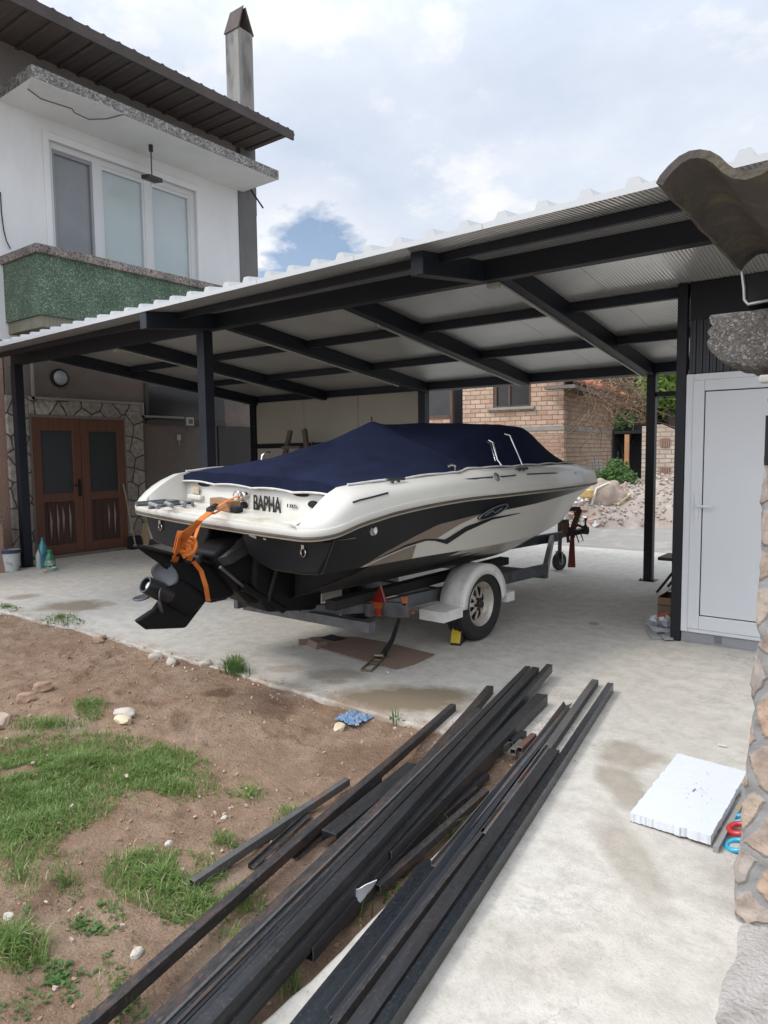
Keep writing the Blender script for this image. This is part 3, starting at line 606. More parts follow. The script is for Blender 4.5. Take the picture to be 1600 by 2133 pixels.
mb = MB(); mb.box((-10.1, FY-.05, FZ), (.6, FY+.05, FZ+bd)); build(mb, 'front_beam', M_steel, carport, bevel=.006)
mb = MB(); mb.box((-9.35, BY-.05, BZ), (-1.3, BY+.05, BZ+bd-.02)); build(mb, 'back_beam', M_steel, carport, bevel=.006)
RX = [-2.52, -4.08, -5.66, -7.6, -9.2]
for k, x in enumerate(RX):
    mb = MB(); hw = .05
    y0, y1 = FY+.05, BY-.05
    mb.hexa([(x-hw, y0, uz(y0)-bd+.012), (x+hw, y0, uz(y0)-bd+.012), (x+hw, y1, uz(y1)-bd+.012), (x-hw, y1, uz(y1)-bd+.012), (x-hw, y0, uz(y0)-.002), (x+hw, y0, uz(y0)-.002), (x+hw, y1, uz(y1)-.002), (x-hw, y1, uz(y1)-.002)])
    build(mb, 'rafter', M_steel, carport, bevel=.005)
    if k in (0, 2):
        yb = FY-.05; yf = 3.93; xx = x-.17 if k == 0 else x-.1
        mb = MB(); mb.hexa([(xx-hw, yf, uz(yf)-.155), (xx+hw, yf, uz(yf)-.155), (xx+hw, yb, uz(yb)-.155), (xx-hw, yb, uz(yb)-.155), (xx-hw, yf, uz(yf)-.002), (xx+hw, yf, uz(yf)-.002), (xx+hw, yb, uz(yb)-.002), (xx-hw, yb, uz(yb)-.002)])
        build(mb, 'cantilever_bracket', M_steel, carport, bevel=.005)
mb = MB(); yp = 4.08; mb.hexa([(-10.1, yp+.44-.03, uz(yp+.44)-.064), (.5, yp-.10, uz(yp-.1)-.064), (.5, yp-.04, uz(yp-.04)-.064), (-10.1, yp+.5-.03, uz(yp+.5)-.064), (-10.1, yp+.44-.03, uz(yp+.44)-.004), (.5, yp-.10, uz(yp-.1)-.004), (.5, yp-.04, uz(yp-.04)-.004), (-10.1, yp+.5-.03, uz(yp+.5)-.004)])
build(mb, 'front_purlin', M_steel, carport, bevel=.004)
PY = [gz(1150, 650, 2.80).y, gz(1180, 742, 2.62).y]
PY = [6.0, 7.2]
for y in PY:
    xe = [v for x in RX[::-1] for v in (x-.05, x+.05)][1:]+[-1.3 if y > 5.95 else .6]
    mb = MB()
    for a, b in zip(xe[::2], xe[1::2]): mb.box((a, y-.03, uz(y)-.085), (b, y+.03, uz(y)-.006))
    build(mb, 'purlin', M_steel, carport)
for (x, y, wd_, z1, m_) in ((-10.04, FY, .12, FZ, M_steel), (-5.97, FY, .12, FZ, M_steel), (-2.50, BY, .10, BZ, M_steelb), (-5.72, BY, .12, BZ, M_steel), (-9.29, BY, .12, BZ, M_steelb)):
    mb = MB(); mb.box((x-wd_/2, y-wd_/2, .008), (x+wd_/2, y+wd_/2, z1)); p = build(mb, 'post', m_, carport, bevel=.006)
    mb = MB(); mb.box((x-wd_/2-.04, y-wd_/2-.04, 0), (x+wd_/2+.04, y+wd_/2+.04, .008))
    for sx in (-1, 1): mb.tube([(x+sx*(wd_/2+.022), y-wd_/2-.02, .008), (x+sx*(wd_/2+.022), y-wd_/2-.02, .028)], .008, 6)
    build(mb, 'base_plate', M_steelb, p)
mb = MB(); mb.box((-2.45, BY-.025, 2.17), (-1.3, BY+.025, 2.225)); build(mb, 'side_rail', M_steelb, carport)
# pale trunking that runs along the lower edge of four rafters
for x, ya, yb in ((RX[0]-.06, 4.9, 8.42), (RX[1]-.06, 5.4, 8.42), (RX[2]-.06, 4.9, 7.9), (RX[3]-.06, 4.9, 7.4)):
    mb = MB(); mb.hexa([(x-.012, ya, uz(ya)-bd+.0), (x+.008, ya, uz(ya)-bd+.0), (x+.008, yb, uz(yb)-bd+.0), (x-.012, yb, uz(yb)-bd+.0), (x-.012, ya, uz(ya)-bd+.024), (x+.008, ya, uz(ya)-bd+.024), (x+.008, yb, uz(yb)-bd+.024), (x-.012, yb, uz(yb)-bd+.024)])
    build(mb, 'cable_trunking', M_trunk, carport)
for x in (RX[0]-.11, RX[3]-.1):
    mb = MB(); mb.box((x-.05, FY+.055, FZ-.03), (x+.05, FY+.12, FZ+.03)); build(mb, 'junction_box', mat('beige_box', (.36, .34, .30), .6), carport, bevel=.008)
mb = MB(); mb.box((-10.05, BY+.425, uz(BY+.42)-.03), (-.1, BY+.44, uz(BY+.42)+.06)); build(mb, 'drip_edge', M_panel, carport)
# beige back wall of sandwich panels
M_back = mat('beige_sandwich_panel', (.36, .335, .27), .55, 0, (.33, .305, .245), 1.5, .5)
xb = [-9.22, -8.08, -6.93, -5.79]
for a, b in zip(xb, xb[1:]):
    mb = MB(); mb.box((a+.004, BY-.02, 0.02), (b-.004, BY+.03, BZ)); build(mb, 'wall_panel', M_back, carport)
mb = MB(); mb.box((-9.22, BY-.05, 1.66), (-5.79, BY-.021, 1.74)); build(mb, 'wall_rail', M_steelb, carport)

# ================================================================== SHED WITH WHITE DOOR
DY = 5.93
shed = thing('shed', (-.6, 6.5, 0), 'black ribbed metal shed with a white door under the carport at right', 'shed')
mb = MB(); n = 44; prof = []
for i in range(n):
    x = -1.46+i*.05; prof += [(x, DY), (x+.02, DY), (x+.025, DY-.012), (x+.045, DY-.012)]
mb.add([(x, y, 2.15) for x, y in prof]+[(x, y, 2.56) for x, y in prof], [(i, i+1, len(prof)+i+1, len(prof)+i) for i in range(len(prof)-1)])
build(mb, 'ribbed_cladding', mat('black_ribbed_sheet', (.012, .012, .014), .4, .1, (.018, .018, .02), 3), shed)
mb = MB(); mb.box((-1.46, DY-.02, 2.56), (.9, DY+.04, uz(DY)-.004)); build(mb, 'top_band', M_steelb, shed)
mb = MB(); mb.box((-1.55, DY-.035, 0), (-1.475, DY+.04, uz(DY)-.006)); build(mb, 'corner_post', M_steelb, shed, bevel=.004)
mb = MB(); mb.box((-1.47, DY+.06, 0), (-1.43, 8.45, 2.55)); mb.box((-1.43, 8.41, 0), (.9, 8.45, 2.5)); mb.box((.86, DY+.1, 0), (.9, 8.4, 2.5)); mb.box((-.35, DY+.002, .1), (.9, DY+.03, 2.15)); build(mb, 'side_wall', M_steelb, shed)
mb = MB(); mb.box((-1.47, DY-.015, 0), (.9, DY+.06, .085)); build(mb, 'plinth', mat('grey_tile_plinth', (.27, .27, .275), .6, 0, (.20, .20, .205), 5, .6, .1), shed, bevel=.003)
mb = MB(); mb.box((-1.22, DY-.018, .02), (-1.165, DY-.014, .075)); build(mb, 'dark_tile', mat('dark_tile', (.10, .10, .10), .5, 0, (.16, .16, .16), 30), shed)
fx0, fx1, fz0, fz1 = -1.472, -.40, .088, 2.142
mb = MB(); mb.box((fx0, DY-.03, fz0), (fx0+.055, DY+.03, fz1)); mb.box((fx1-.055, DY-.03, fz0), (fx1, DY+.03, fz1)); mb.box((fx0+.055, DY-.03, fz1-.055), (fx1-.055, DY+.03, fz1)); mb.box((fx0+.055, DY-.03, fz0), (fx1-.055, DY+.03, fz0+.03))
dr = build(mb, 'door', M_white, shed, bevel=.005)
lx0, lx1, lz0, lz1 = fx0+.052, fx1-.052, fz0+.031, fz1-.05; s = .085; dy_ = DY-.037
mb = MB(); mb.box((lx0, dy_, lz0), (lx0+s, DY+.02, lz1)); mb.box((lx1-s, dy_, lz0), (lx1, DY+.02, lz1)); mb.box((lx0+s, dy_, lz1-s), (lx1-s, DY+.02, lz1)); mb.box((lx0+s, dy_, lz0), (lx1-s, DY+.02, lz0+.11)); build(mb, 'leaf_frame', M_white, dr, bevel=.005)
mb = MB(); mb.box((lx0+s, dy_+.016, lz0+.11), (lx1-s, DY+.01, lz1-s)); build(mb, 'gasket', M_dark, dr)
mb = MB(); mb.box((lx0+s+.008, dy_+.004, lz0+.118), (lx1-s-.008, dy_+.014, lz1-s-.008)); build(mb, 'leaf_panel', M_white, dr, bevel=.003)
h = gy(1455, 1053, dy_); hx = h.x-.012; hz = h.z
mb = MB(); mb.box((hx-.015, dy_-.008, hz-.13), (hx+.015, dy_, hz+.09)); mb.tube([(hx, dy_-.005, hz), (hx, dy_-.05, hz), (hx+.12, dy_-.052, hz-.004)], .0095, 10)
mb.lathe([(0, -.004), (.011, -.004), (.011, .004), (0, .006)], (hx, dy_-.01, hz-.09), (0, -1, 0), 12); build(mb, 'door_handle', mat('white_handle', (.62, .63, .64), .3), dr, bevel=.003)

# ================================================================== BOAT
BP = V((-3.68, 2.95, 1.115)); ba, bro = .066, .04
bu = V((sin(ba), cos(ba), 0)); br = V((cos(ba), -sin(ba), 0)); bz = V((0, 0, 1))
bX = br*cos(bro)-bz*sin(bro); bZ = bz*cos(bro)+br*sin(bro)
BM = Matrix((bX, bu, bZ)).transposed().to_4x4(); BM.translation = BP; BI = BM.inverted()
def bl(px, py, ax, v):     # sight line meets a plane of the boat's own frame
    o = BI @ EYE; d = BI.to_3x3() @ ray(px, py); return o + d*((v-o[ax])/d[ax])
boat = thing('motorboat', BP, 'white and black motorboat with a navy cover, standing on a trailer under the carport', 'boat', mw=BM)
M_gel = mat('cream_gelcoat', (.585, .555, .49), .3, 0, (.54, .51, .45), 1.2, .6, coat=.15, c3=(.52, .49, .42), s3=3, mix3=.9)
M_gelb = mat('black_gelcoat', (.009, .0095, .011), .35, 0, (.013, .0135, .015), 2, .6, spec=.22)
M_bott = mat('black_bottom_paint', (.013, .013, .014), .65, 0, (.022, .021, .02), 3, .6, .1, 30)
M_taupe = mat('taupe_stripe', (.215, .165, .125), .35, 0, (.19, .145, .11), 2)
M_drive = mat('black_drive_paint', (.007, .007, .008), .6, 0, (.010, .010, .011), 5, .6, .08, 40, spec=.2)
LB = 5.84
HB = [(0, 1.0), (.15, 1.05), (.6, 1.068), (1.4, 1.09), (2.3, 1.09), (3.0, 1.035), (3.6, .92), (4.2, .74), (4.7, .55), (5.2, .33), (5.5, .19), (5.7, .09), (LB, .0)]
ZR = [(0, .0), (.1, .02), (.2, .045), (.32, .075), (.47, .098), (.63, .12), (.97, .148), (1.36, .166), (1.8, .17), (2.4, .173), (3.0, .17), (3.6, .16), (4.3, .138), (4.9, .11), (5.4, .08), (LB, .045)]
CB = [(0, .93), (1, .95), (2, .95), (2.8, .88), (3.6, .69), (4.3, .45), (4.9, .24), (5.4, .10), (LB, .0)]
CZ = [(0, -.23), (1, -.235), (2, -.25), (2.8, -.25), (3.6, -.225), (4.3, -.17), (4.9, -.10), (5.4, -.03), (LB, .028)]
KZ = [(0, -.64), (3.2, -.65), (3.7, -.63), (4.15, -.56), (4.7, -.385), (5.12, -.215), (5.45, -.09), (5.7, -.005), (LB, .03)]
hb = lambda y: max(0, sinterp(HB, y)); zr = lambda y: sinterp(ZR, y)
def cbz(y):
    return max(0, min(sinterp(CB, y), hb(y)*.94)), sinterp(CZ, y)
def side(y, s, off=0., sg=1):
    b, c = hb(y), cbz(y); x = lerp(b, c[0], s) - .035*sin(pi*s)*min(1, max(0, (y-2)/2.5)); z = lerp(zr(y)-.012, c[1], s)
    return V((sg*(x+off), y, z))
def side_hit(px, py):   # where a sight line meets the starboard topside: (y, s)
    o = BI @ EYE; d = BI.to_3x3() @ ray(px, py); prev = None
    for i in range(2600):
        t = 3+i*.0035; P = o+d*t
        if not 0 <= P.y <= LB-.02: prev = None; continue
        z0, z1 = zr(P.y)-.012, cbz(P.y)[1]; s = max(0, min(1.3, (z0-P.z)/max(.02, z0-z1))); f = P.x - side(P.y, s).x
        if prev is not None and prev*f <= 0: return P.y, s
        prev = f
    return None
ys = [.126, .2, .3, .42, .55, .7, .9]+frange(1.1, LB-.001, 44)
# hull: topsides in cream, bottom black aft and cream up front
hm = MB()
for sg in (1, -1):
    hm.grid(lambda y, s: side(y, s, 0, sg), ys, frange(0, 1, 8), 0)
    yb = [y for y in ys if y >= .55]
    def bot(y, t):
        c = cbz(y); return V((sg*c[0]*(1-t), y, lerp(c[1], sinterp(KZ, y), t**.92)))
    hm.grid(bot, yb, frange(0, 1, 8), 1)
for i, f in enumerate(hm.f):
    if hm.mi[i] == 1:
        P = V((0, 0, 0))
        for k in f: P += V(hm.v[k])
        P /= 4; c = cbz(P.y)
        if P.y > 1.4 and c[0] > .02 and 1-abs(P.x)/c[0] < (P.y-1.4)*.42: hm.mi[i] = 0
# transom at y=.6 and the two pods beside the drive
hm.add([(0, .6, sinterp(KZ, .6)), (cbz(.6)[0], .6, cbz(.6)[1]), (hb(.6)-.01, .6, .1), (-hb(.6)+.01, .6, .1), (-cbz(.6)[0], .6, cbz(.6)[1])], [(0, 1, 2, 3, 4)], 1)
hull = build(hm, 'hull', [M_gel, M_bott], boat, smooth=45, local=True)
for sg in (1, -1):
    P = MB(); arc = [(.17, -.02), (.18, -.12), (.24, -.2), (.33, -.245), (.5, -.275), (.75, -.262), (.90, -.245), (1.0, -.12), (1.03, -.02)]
    a = [V((sg*x*(.985 if x > .9 else 1), .125, z)) for x, z in arc]; b = [V((sg*(x if x < .8 else x*.97), .61, z-.0)) for x, z in arc]; n = len(a)
    P.add(a+b, [(i, (i+1) % n, n+(i+1) % n, n+i) for i in range(n)]+[tuple(range(n)), tuple(range(n, 2*n))])
    pod = build(P, 'stern_pod', M_gelb, boat, smooth=40, bevel=.02, seg=3, local=True)
    P = MB(); x = .78*sg; z = -.12
    P.tube([(x+.021*cos(t), .116, z+.026*sin(t)) for t in frange(0, 2*pi, 14)], .0045, 6, cap=False); P.obox((x, .12, z+.035), (.012, 0, 0), (0, .01, 0), (0, 0, .012)); build(P, 'eye_bolt', M_chrome, pod, smooth=50, local=True)
    if sg > 0:
        P = MB(); P.obox((.30, .119, -.072), (.034, 0, -.006), (0, .003, 0), (.001, 0, .008)); P.obox((.42, .119, -.078), (.012, 0, -.001), (0, .003, 0), (0, 0, .005)); build(P, 'white_label', M_white, pod, local=True)
def band(name, m, top, botm, y0, y1, off=.003, both=False, n=70):
    P = MB()
    for sg in ((1, -1) if both else (1,)):
        rows = frange(0, 1, 5); P.grid(lambda y, t: side(y, lerp(top(y), botm(y), t), off, sg), frange(y0, y1, n), rows)
    return build(P, name, m, hull, smooth=60, local=True)
def curve_from(pts):
    out = [h for h in (side_hit(*p) for p in pts) if h]; out.sort(); return out
B1 = curve_from([(752, 1181), (800, 1151), (861, 1118), (912, 1093), (970, 1078), (1006, 1069), (1053, 1062), (1115, 1049), (1177, 1031)])
yt = B1[0][0]
TP = curve_from([(752, 1181), (825, 1145), (897, 1124), (912, 1120), (955, 1093), (999, 1073), (1006, 1069)])
K0 = curve_from([(783, 1164), (843, 1135), (883, 1122.5), (912, 1122), (926, 1124), (970, 1096.5), (1024, 1077.5), (1082, 1068.5)])
K1 = curve_from([(783, 1165), (843, 1140), (883, 1126), (905, 1126.5), (930, 1133.5), (970, 1107), (1024, 1082.5), (1082, 1069.5)])
LO = curve_from([(752, 1182), (800, 1160), (843, 1141), (883, 1127), (893, 1129)])
def b1(y): return 1.0 if y <= yt else interp(B1, y)
yend = B1[-1][0]
band('black_topside', M_gelb, lambda y: 0., lambda y: min(1, b1(y)) if y < yend else max(.0, interp(B1, yend)*(1-(y-yend)/(LB-.55-yend))), .1255, LB-.6, both=True, n=140)
band('taupe_swoosh', M_taupe, lambda y: interp(B1, y)+.004, lambda y: max(interp(B1, y)+.005, interp(TP, y)), TP[0][0], TP[-1][0], .0035)
band('black_line', M_gelb, lambda y: interp(K0, y), lambda y: interp(K1, y), K0[0][0], min(K0[-1][0], K1[-1][0]), .0045)
yl = LO[-1][0]
band('lower_taupe', M_taupe, lambda y: min(1, interp(LO, y)+.02), lambda y: 1., LO[0][0], side_hit(858, 1160)[0] if side_hit(858, 1160) else yl, .004)
c = side_hit(1025, 1066); cy, cs_ = c
P = MB()
def ell(k, rx, rs, off): return side(cy+rx*cos(k), cs_-rs*sin(k)-.10*cos(k)*rx/.2, off)
n = 28
P.add([side(cy, cs_, .014)]+[ell(2*pi*k/n, .17, .085, .014) for k in range(n)]+[ell(2*pi*k/n, .18, .095, .002) for k in range(n)], [(0, 1+k, 1+(k+1) % n) for k in range(n)]+[(1+k, 1+n+k, 1+n+(k+1) % n, 1+(k+1) % n) for k in range(n)])
bad = build(P, 'side_badge', M_gelb, hull, local=True)
P = MB(); P.tube([ell(2*pi*k/n, .174, .09, .015) for k in range(n+1)], .006, 5, cap=False)
P.tube([side(cy-.11, cs_+.05, .017), side(cy-.03, cs_-.03, .017), side(cy+.02, cs_+.02, .017), side(cy+.10, cs_-.06, .017)], .005, 5); build(P, 'badge_rim', mat('dull_chrome', (.25, .25, .25), .35, .8), hull, smooth=60, local=True)
h = side_hit(776, 1105); P = MB(); q = side(h[0], h[1], .005); P.lathe([(0, .004), (.018, .004), (.022, .008), (.03, .008), (.033, -.002)], q, (1, 0, .1), 20); build(P, 'drain_fitting', M_chrome, hull, smooth=50, local=True)

# rub rail: follows the plan outline right round the stern
def outline(inset=0., dzv=0.):
    R = [(hb(y)-inset, y, zr(y)+dzv) for y in frange(LB, .2, 60)]
    x0 = hb(.2); corner = []
    for t in frange(0, pi/2, 8): corner.append((x0-.2+.2*cos(t)-inset*cos(t)*1., .2-.2*sin(t)*1.0+inset*sin(t), None))
    R2 = R[:-1]+[(x, y, zr(max(0, y))+dzv) for x, y, _ in corner]
    stern = [(x, -.045*(1-(x/.86)**2)+inset, dzv) for x in frange(x0-.24, 0, 10)]
    half = R2+stern
    return [V(p) for p in half]+[V((-x, y, z)) for x, y, z in half[::-1][1:]]
def sweep(name, m, prof, dz=0.):   # prof: (outward, up)
    P = MB(); rings = []
    O0 = outline(0, dz)
    for i, p in enumerate(O0):
        a, b = O0[max(0, i-1)], O0[min(len(O0)-1, i+1)]; d = (b-a); d.z = 0; d.normalize(); nrm = V((-d.y, d.x, 0))
        if nrm.dot(V((p.x, p.y-2.5, 0))) < 0: nrm = -nrm
        rings.append([p+nrm*o+V((0, 0, u)) for o, u in prof])
    k = len(prof); vs = [v for r in rings for v in r]
    P.add(vs, [(i*k+j, i*k+(j+1) % k, (i+1)*k+(j+1) % k, (i+1)*k+j) for i in range(len(rings)-1) for j in range(k)])
    return build(P, name, m, boat, smooth=50, local=True)
sweep('rub_rail', mat('rub_rail_dark', (.05, .042, .035), .5, 0, (.10, .085, .065), 3), [(-.02, -.008), (.010, -.008), (.013, .001), (.010, .008), (-.02, .008)], -.012)
sweep('rail_trim', mat('trim_light_tan', (.42, .36, .27), .45, 0, (.33, .28, .2), 4), [(-.02, -.018), (.005, -.018), (.007, -.0085), (-.02, -.0085)], -.012)
sweep('rail_lip', M_gel, [(-.03, -.003), (.007, -.003), (.012, .015), (.006, .034), (-.03, .040)], 0.)

# deck: side decks, foredeck, stern wings, swim platform and the back wall with the name
ZD = [(0, .07), (.06, .10), (.15, .17), (.25, .232), (.34, .268), (.6, .284), (.8, .292), (1.1, .308), (1.42, .322), (1.53, .322), (1.63, .345), (2.1, .35), (2.6, .356), (3.2, .355), (3.8, .335), (4.4, .30), (5.0, .245), (5.4, .195), (5.65, .14), (LB, .06)]
zd = lambda y: sinterp(ZD, y)
XI = [(0, .86), (.35, .84), (.7, .87), (2.4, .90), (3.0, .86), (3.6, .75), (4.2, .58), (4.7, .40), (5.2, .22), (5.6, .07), (LB, 0)]
def deck(y, t, sg):
    b = hb(y) if y > .2 else (hb(.2)-.2+.2*(max(0, 1-((.2-y)/.2)**2))**.5)
    xi = min(sinterp(XI, y), b*.85); z0 = zr(y)+.03; z1 = max(zd(y), z0+.01)
    prof = [(0, 0), (.05, .33), (.13, .6), (.30, .82), (.6, .95), (1., 1.)]
    i = int(t); a, c = prof[i]; return V((sg*lerp(b, xi, a), y, lerp(z0, z1, c)))
dm = MB(); yd = [.0, .03, .07, .12, .18, .25, .33, .42, .55, .7, .9]+frange(1.1, LB-.002, 44)
for sg in (1, -1): dm.grid(lambda y, t: deck(y, t, sg), yd, [0, 1, 2, 3, 4, 5])
for sg in (1, -1):   # inner faces of the stern wings
    dm.grid(lambda y, t: V((sg*(sinterp(XI, y)-.03*t), y, lerp(max(zd(y), zr(y)+.04), .06, t))), [0, .03, .07, .12, .18, .25, .33, .42], frange(0, 1, 3))
dm.grid(lambda y, t: V((lerp(-1, 1, t)*min(sinterp(XI, y), hb(y)*.85), y, zd(y)+.05*(1-(2*t-1)**2)*min(1, max(0, (LB-y)/.6)))), frange(3.3, LB-.002, 30), frange(0, 1, 10))
dk = build(dm, 'deck', M_gel, boat, smooth=50, local=True)
P = MB(); o = [p for p in outline(.012, .036) if p.y < .36]; P.add([V((p.x, p.y, .037)) for p in o], [tuple(range(len(o)))]); P.add([V((p.x, p.y, -.02)) for p in o], [tuple(range(len(o)))])
P.grid(lambda u, v: V((lerp(-.83, .83, u), lerp(.03, .5, v), .058)), [0, 1], frange(0, 1, 4)); P.add([(-.83, .03, .037), (.83, .03, .037), (.83, .03, .058), (-.83, .03, .058)], [(0, 1, 2, 3)])
build(P, 'swim_platform', mat('weathered_gelcoat', (.63, .60, .52), .4, 0, (.55, .51, .42), 2.2, .8, c3=(.42, .37, .27), s3=3.5), boat, local=True)
WY = .36
def wall(u, v):
    x = lerp(-.86, .86, u); yy = WY+.10*(1-abs(2*u-1)**4)*0+ .03*v; return V((x, yy, lerp(.055, HEM(x), v)))
def HEM(x): return .205+.012*abs(sin((x+.86)*pi/.43))
P = MB(); P.grid(wall, frange(0, 1, 48), frange(0, 1, 4))
wl = build(P, 'transom_wall', M_gel, boat, smooth=50, local=True)
for (px, py, rw) in ((560, 1010, .085), (1105, 1027, .085)):
    pass
for x in (-.60, .47):
    P = MB(); P.lathe([(0, 0), (.075, 0), (.07, .006)], (x, WY+.018, .196), (0, -1, 0), 20); o = P.v[:]; P.v = [(x+(a-x)*1.0, b, .196+(c-.196)*.22) for a, b, c in o]; build(P, 'vent', M_dark, wl, local=True)
# name, model number and badges on the wall
RX_ = Matrix.Rotation(pi/2, 4, 'X')
def on_wall(px, py): return bl(px, py, 1, WY-.004)
a = on_wall(527, 1062); b = on_wall(583, 1066); t = on_wall(527, 1030); hh = (t-a).length
M_ink = mat('black_vinyl_lettering', (.012, .012, .013), .5)
rotn = math.atan2(b.z-a.z, b.x-a.x)
text_mesh('name_lettering', 'BAPHA', Matrix.Translation((a.x, WY-.003, a.z)) @ Matrix.Rotation(-rotn*0, 4, 'Y') @ RX_, hh/.70, M_ink, boat, sx=(b.x-a.x)/(3.06*hh/.70), bold=.0022)
a2 = on_wall(595, 1056); b2 = on_wall(623, 1059)
text_mesh('model_number', '185', Matrix.Translation((a2.x, WY-.003, a2.z)) @ RX_, .032, M_ink, boat, sx=(b2.x-a2.x)/(1.75*.032), bold=.0)
for (px, py) in ((652, 1051), (507, 1052)):
    c = on_wall(px, py); P = MB(); P.lathe([(0, .012), (.034, .010), (.04, 0)], (c.x, WY, c.z), (0, -1, 0), 24)
    P.v = [(c.x+(x-c.x)*1.25, y, c.z+(z-c.z)*.62) for x, y, z in P.v]; bd_ = build(P, 'oval_badge', M_gelb, wl, smooth=40, local=True)
c = on_wall(406, 1021); P = MB(); P.obox((c.x, WY-.003, c.z), (.05, 0, 0), (0, .002, 0), (0, 0, .026)); st = build(P, 'warning_sticker', mat('pale_sticker', (.55, .47, .33), .6, 0, (.35, .27, .18), 60, .5), wl, local=True)
P = MB(); P.obox((c.x+.02, WY-.012, c.z-.05), (.085, 0, 0), (0, .02, 0), (0, 0, .018)); build(P, 'speaker_pod', M_gel, wl, bevel=.012, seg=3, local=True)
for k, (px, py) in enumerate(((502, 1029), (512, 1031))):
    c = on_wall(px, py); P = MB(); P.lathe([(0, .02), (.016, .018), (.02, 0)], (c.x, WY, c.z), (0, -1, 0), 16); P.tube([(c.x-.03+.035*cos(t), WY-.02, c.z-.012+.03*sin(t)) for t in frange(0, 2*pi, 12)], .0045, 6, cap=False); build(P, 'tow_eye', M_chrome, wl, smooth=50, local=True)
P = MB()
for pts in ([(735, 1047), (750, 1042), (775, 1036), (808, 1027)], [(845, 1016), (900, 1008), (960, 1000), (1026, 994)], [(1043, 993), (1060, 992), (1074, 990)], [(1098, 988), (1150, 986), (1200, 986)]):
    q = []
    for p in pts:
        o = BI @ EYE; d = BI.to_3x3() @ ray(*p); best = None
        for i in range(2000):
            R = o+d*(3+i*.004)
            if 0 < R.y < 5.7:
                f = min(((deck(R.y, t0, 1)-R).length for t0 in (1, 2, 3)))
                if best is None or f < best[0]: best = (f, R)
        R = best[1]; q.append(V((R.x+.002, R.y, R.z+.002)))
    P.tube(q, .0055, 6)
build(P, 'styling_groove', M_ink, dk, smooth=60, local=True)
def near_deck(px, py, k=2):
    o = BI @ EYE; d = BI.to_3x3() @ ray(px, py)
    return min((o+d*(3+i*.004) for i in range(2000)), key=lambda R: min((deck(max(0, min(5.7, R.y)), t0, 1)-R).length for t0 in (1, 2, 3, 4)))
for (px, py) in ((825, 1008), (1087, 984)):
    c = near_deck(px, py); P = MB(); P.tube([c+V((-.0, -.085, .03)), c+V((0, .085, .03))], .010, 8); P.tube([c+V((-.02, -.03, -.03)), c+V((0, -.03, .03))], .011, 8); P.tube([c+V((-.02, .03, -.03)), c+V((0, .03, .03))], .011, 8); build(P, 'cleat', mat('tarnished_cleat', (.10, .10, .09), .4, .8), dk, smooth=50, local=True)
c = near_deck(1035, 993); P = MB(); P.lathe([(0, .012), (.02, .012), (.035, 0)], c, (1, 0, .5), 20); build(P, 'nav_light', mat('dull_chrome', (.25, .25, .25), .35, .8), dk, smooth=50, local=True)

# stern drive
def dp(px, py, x=0.): q = bl(px, py, 0, 0.); return V((x, q.y, q.z))
def slab(pxs, w, mtl, name, parent, bev=.012, w2=None):
    P = MB(); poly = [dp(*p, -w/2) for p in pxs]; P.prism(poly, (w, 0, 0)); return build(P, name, mtl, parent, bevel=bev, seg=3, smooth=40, local=True)
drv = slab([(398, 1162), (432, 1148), (466, 1172), (498, 1232), (470, 1247), (428, 1251), (402, 1285), (385, 1308), (303, 1311), (279, 1293), (318, 1268), (340, 1238), (354, 1208), (352, 1190), (338, 1172)], .045, M_drive, 'lower_unit', boat, .02)
slab([(345, 1215), (372, 1200), (420, 1232), (428, 1251), (385, 1285), (345, 1262), (330, 1240)], .11, M_drive, 'gearcase', drv, .045)
slab([(281, 1137), (300, 1135), (342, 1146), (400, 1160), (404, 1192), (352, 1192), (330, 1172), (306, 1156)], .03, M_drive, 'trailing_fin', drv, .008)
P = MB(); a, b_ = dp(281, 1136), dp(440, 1172); nn = V((0, 0, 1))
ax = (b_-a).normalized(); pn = ax.cross(V((1, 0, 0))).normalized()
pl_ = [a+V((-.02, 0, 0)), a+V((.02, 0, 0)), lerp(a, b_, .45)+V((.08, 0, 0)), b_+V((.08, 0, 0)), b_+V((-.08, 0, 0)), lerp(a, b_, .45)+V((-.08, 0, 0))]
P.prism([p-pn*.007 for p in pl_], pn*.016); build(P, 'cavitation_plate', M_drive, drv, bevel=.004, local=True)
slab([(420, 1150), (452, 1128), (540, 1112), (575, 1130), (585, 1215), (560, 1255), (498, 1252), (462, 1215), (440, 1190)], .24, M_drive, 'drive_housing', drv, .03)
slab([(500, 1150), (545, 1120), (640, 1120), (640, 1262), (530, 1268), (495, 1215)], .34, M_drive, 'gimbal_housing', drv, .03)
P = MB(); c = dp(440, 1140, .1); P.hexa([dp(425, 1162, .10), dp(442, 1150, .16), dp(540, 1085, .16), dp(520, 1085, .10), dp(437, 1180, .10), dp(455, 1168, .16), dp(555, 1106, .16), dp(535, 1106, .10)]); build(P, 'upper_cowl', mat('grey_drive_cover', (.035, .036, .038), .5), drv, bevel=.008, local=True)
for sg in (1, -1):
    P = MB(); a, k1, k2 = dp(432, 1175, .14*sg), dp(478, 1214, .15*sg), dp(560, 1262, .16*sg); P.tube([a, k1], .011, 10); trim = build(P, 'trim_ram', M_galv, drv, smooth=50, local=True)
    P = MB(); P.tube([k1, k2], .028, 12); P.lathe([(.034, -.01), (.034, .02)], k1, k2-k1, 12); build(P, 'ram_cylinder', M_drive, drv, smooth=40, local=True)
P = MB(); P.tube([dp(378, 1167, -.03)+V((-.06, 0, 0)), dp(385, 1166, .0), dp(400, 1162, .09)], .026, 12); build(P, 'tie_boss', mat('worn_black_rubber', (.03, .03, .032), .6), drv, smooth=50, bevel=.006, local=True)
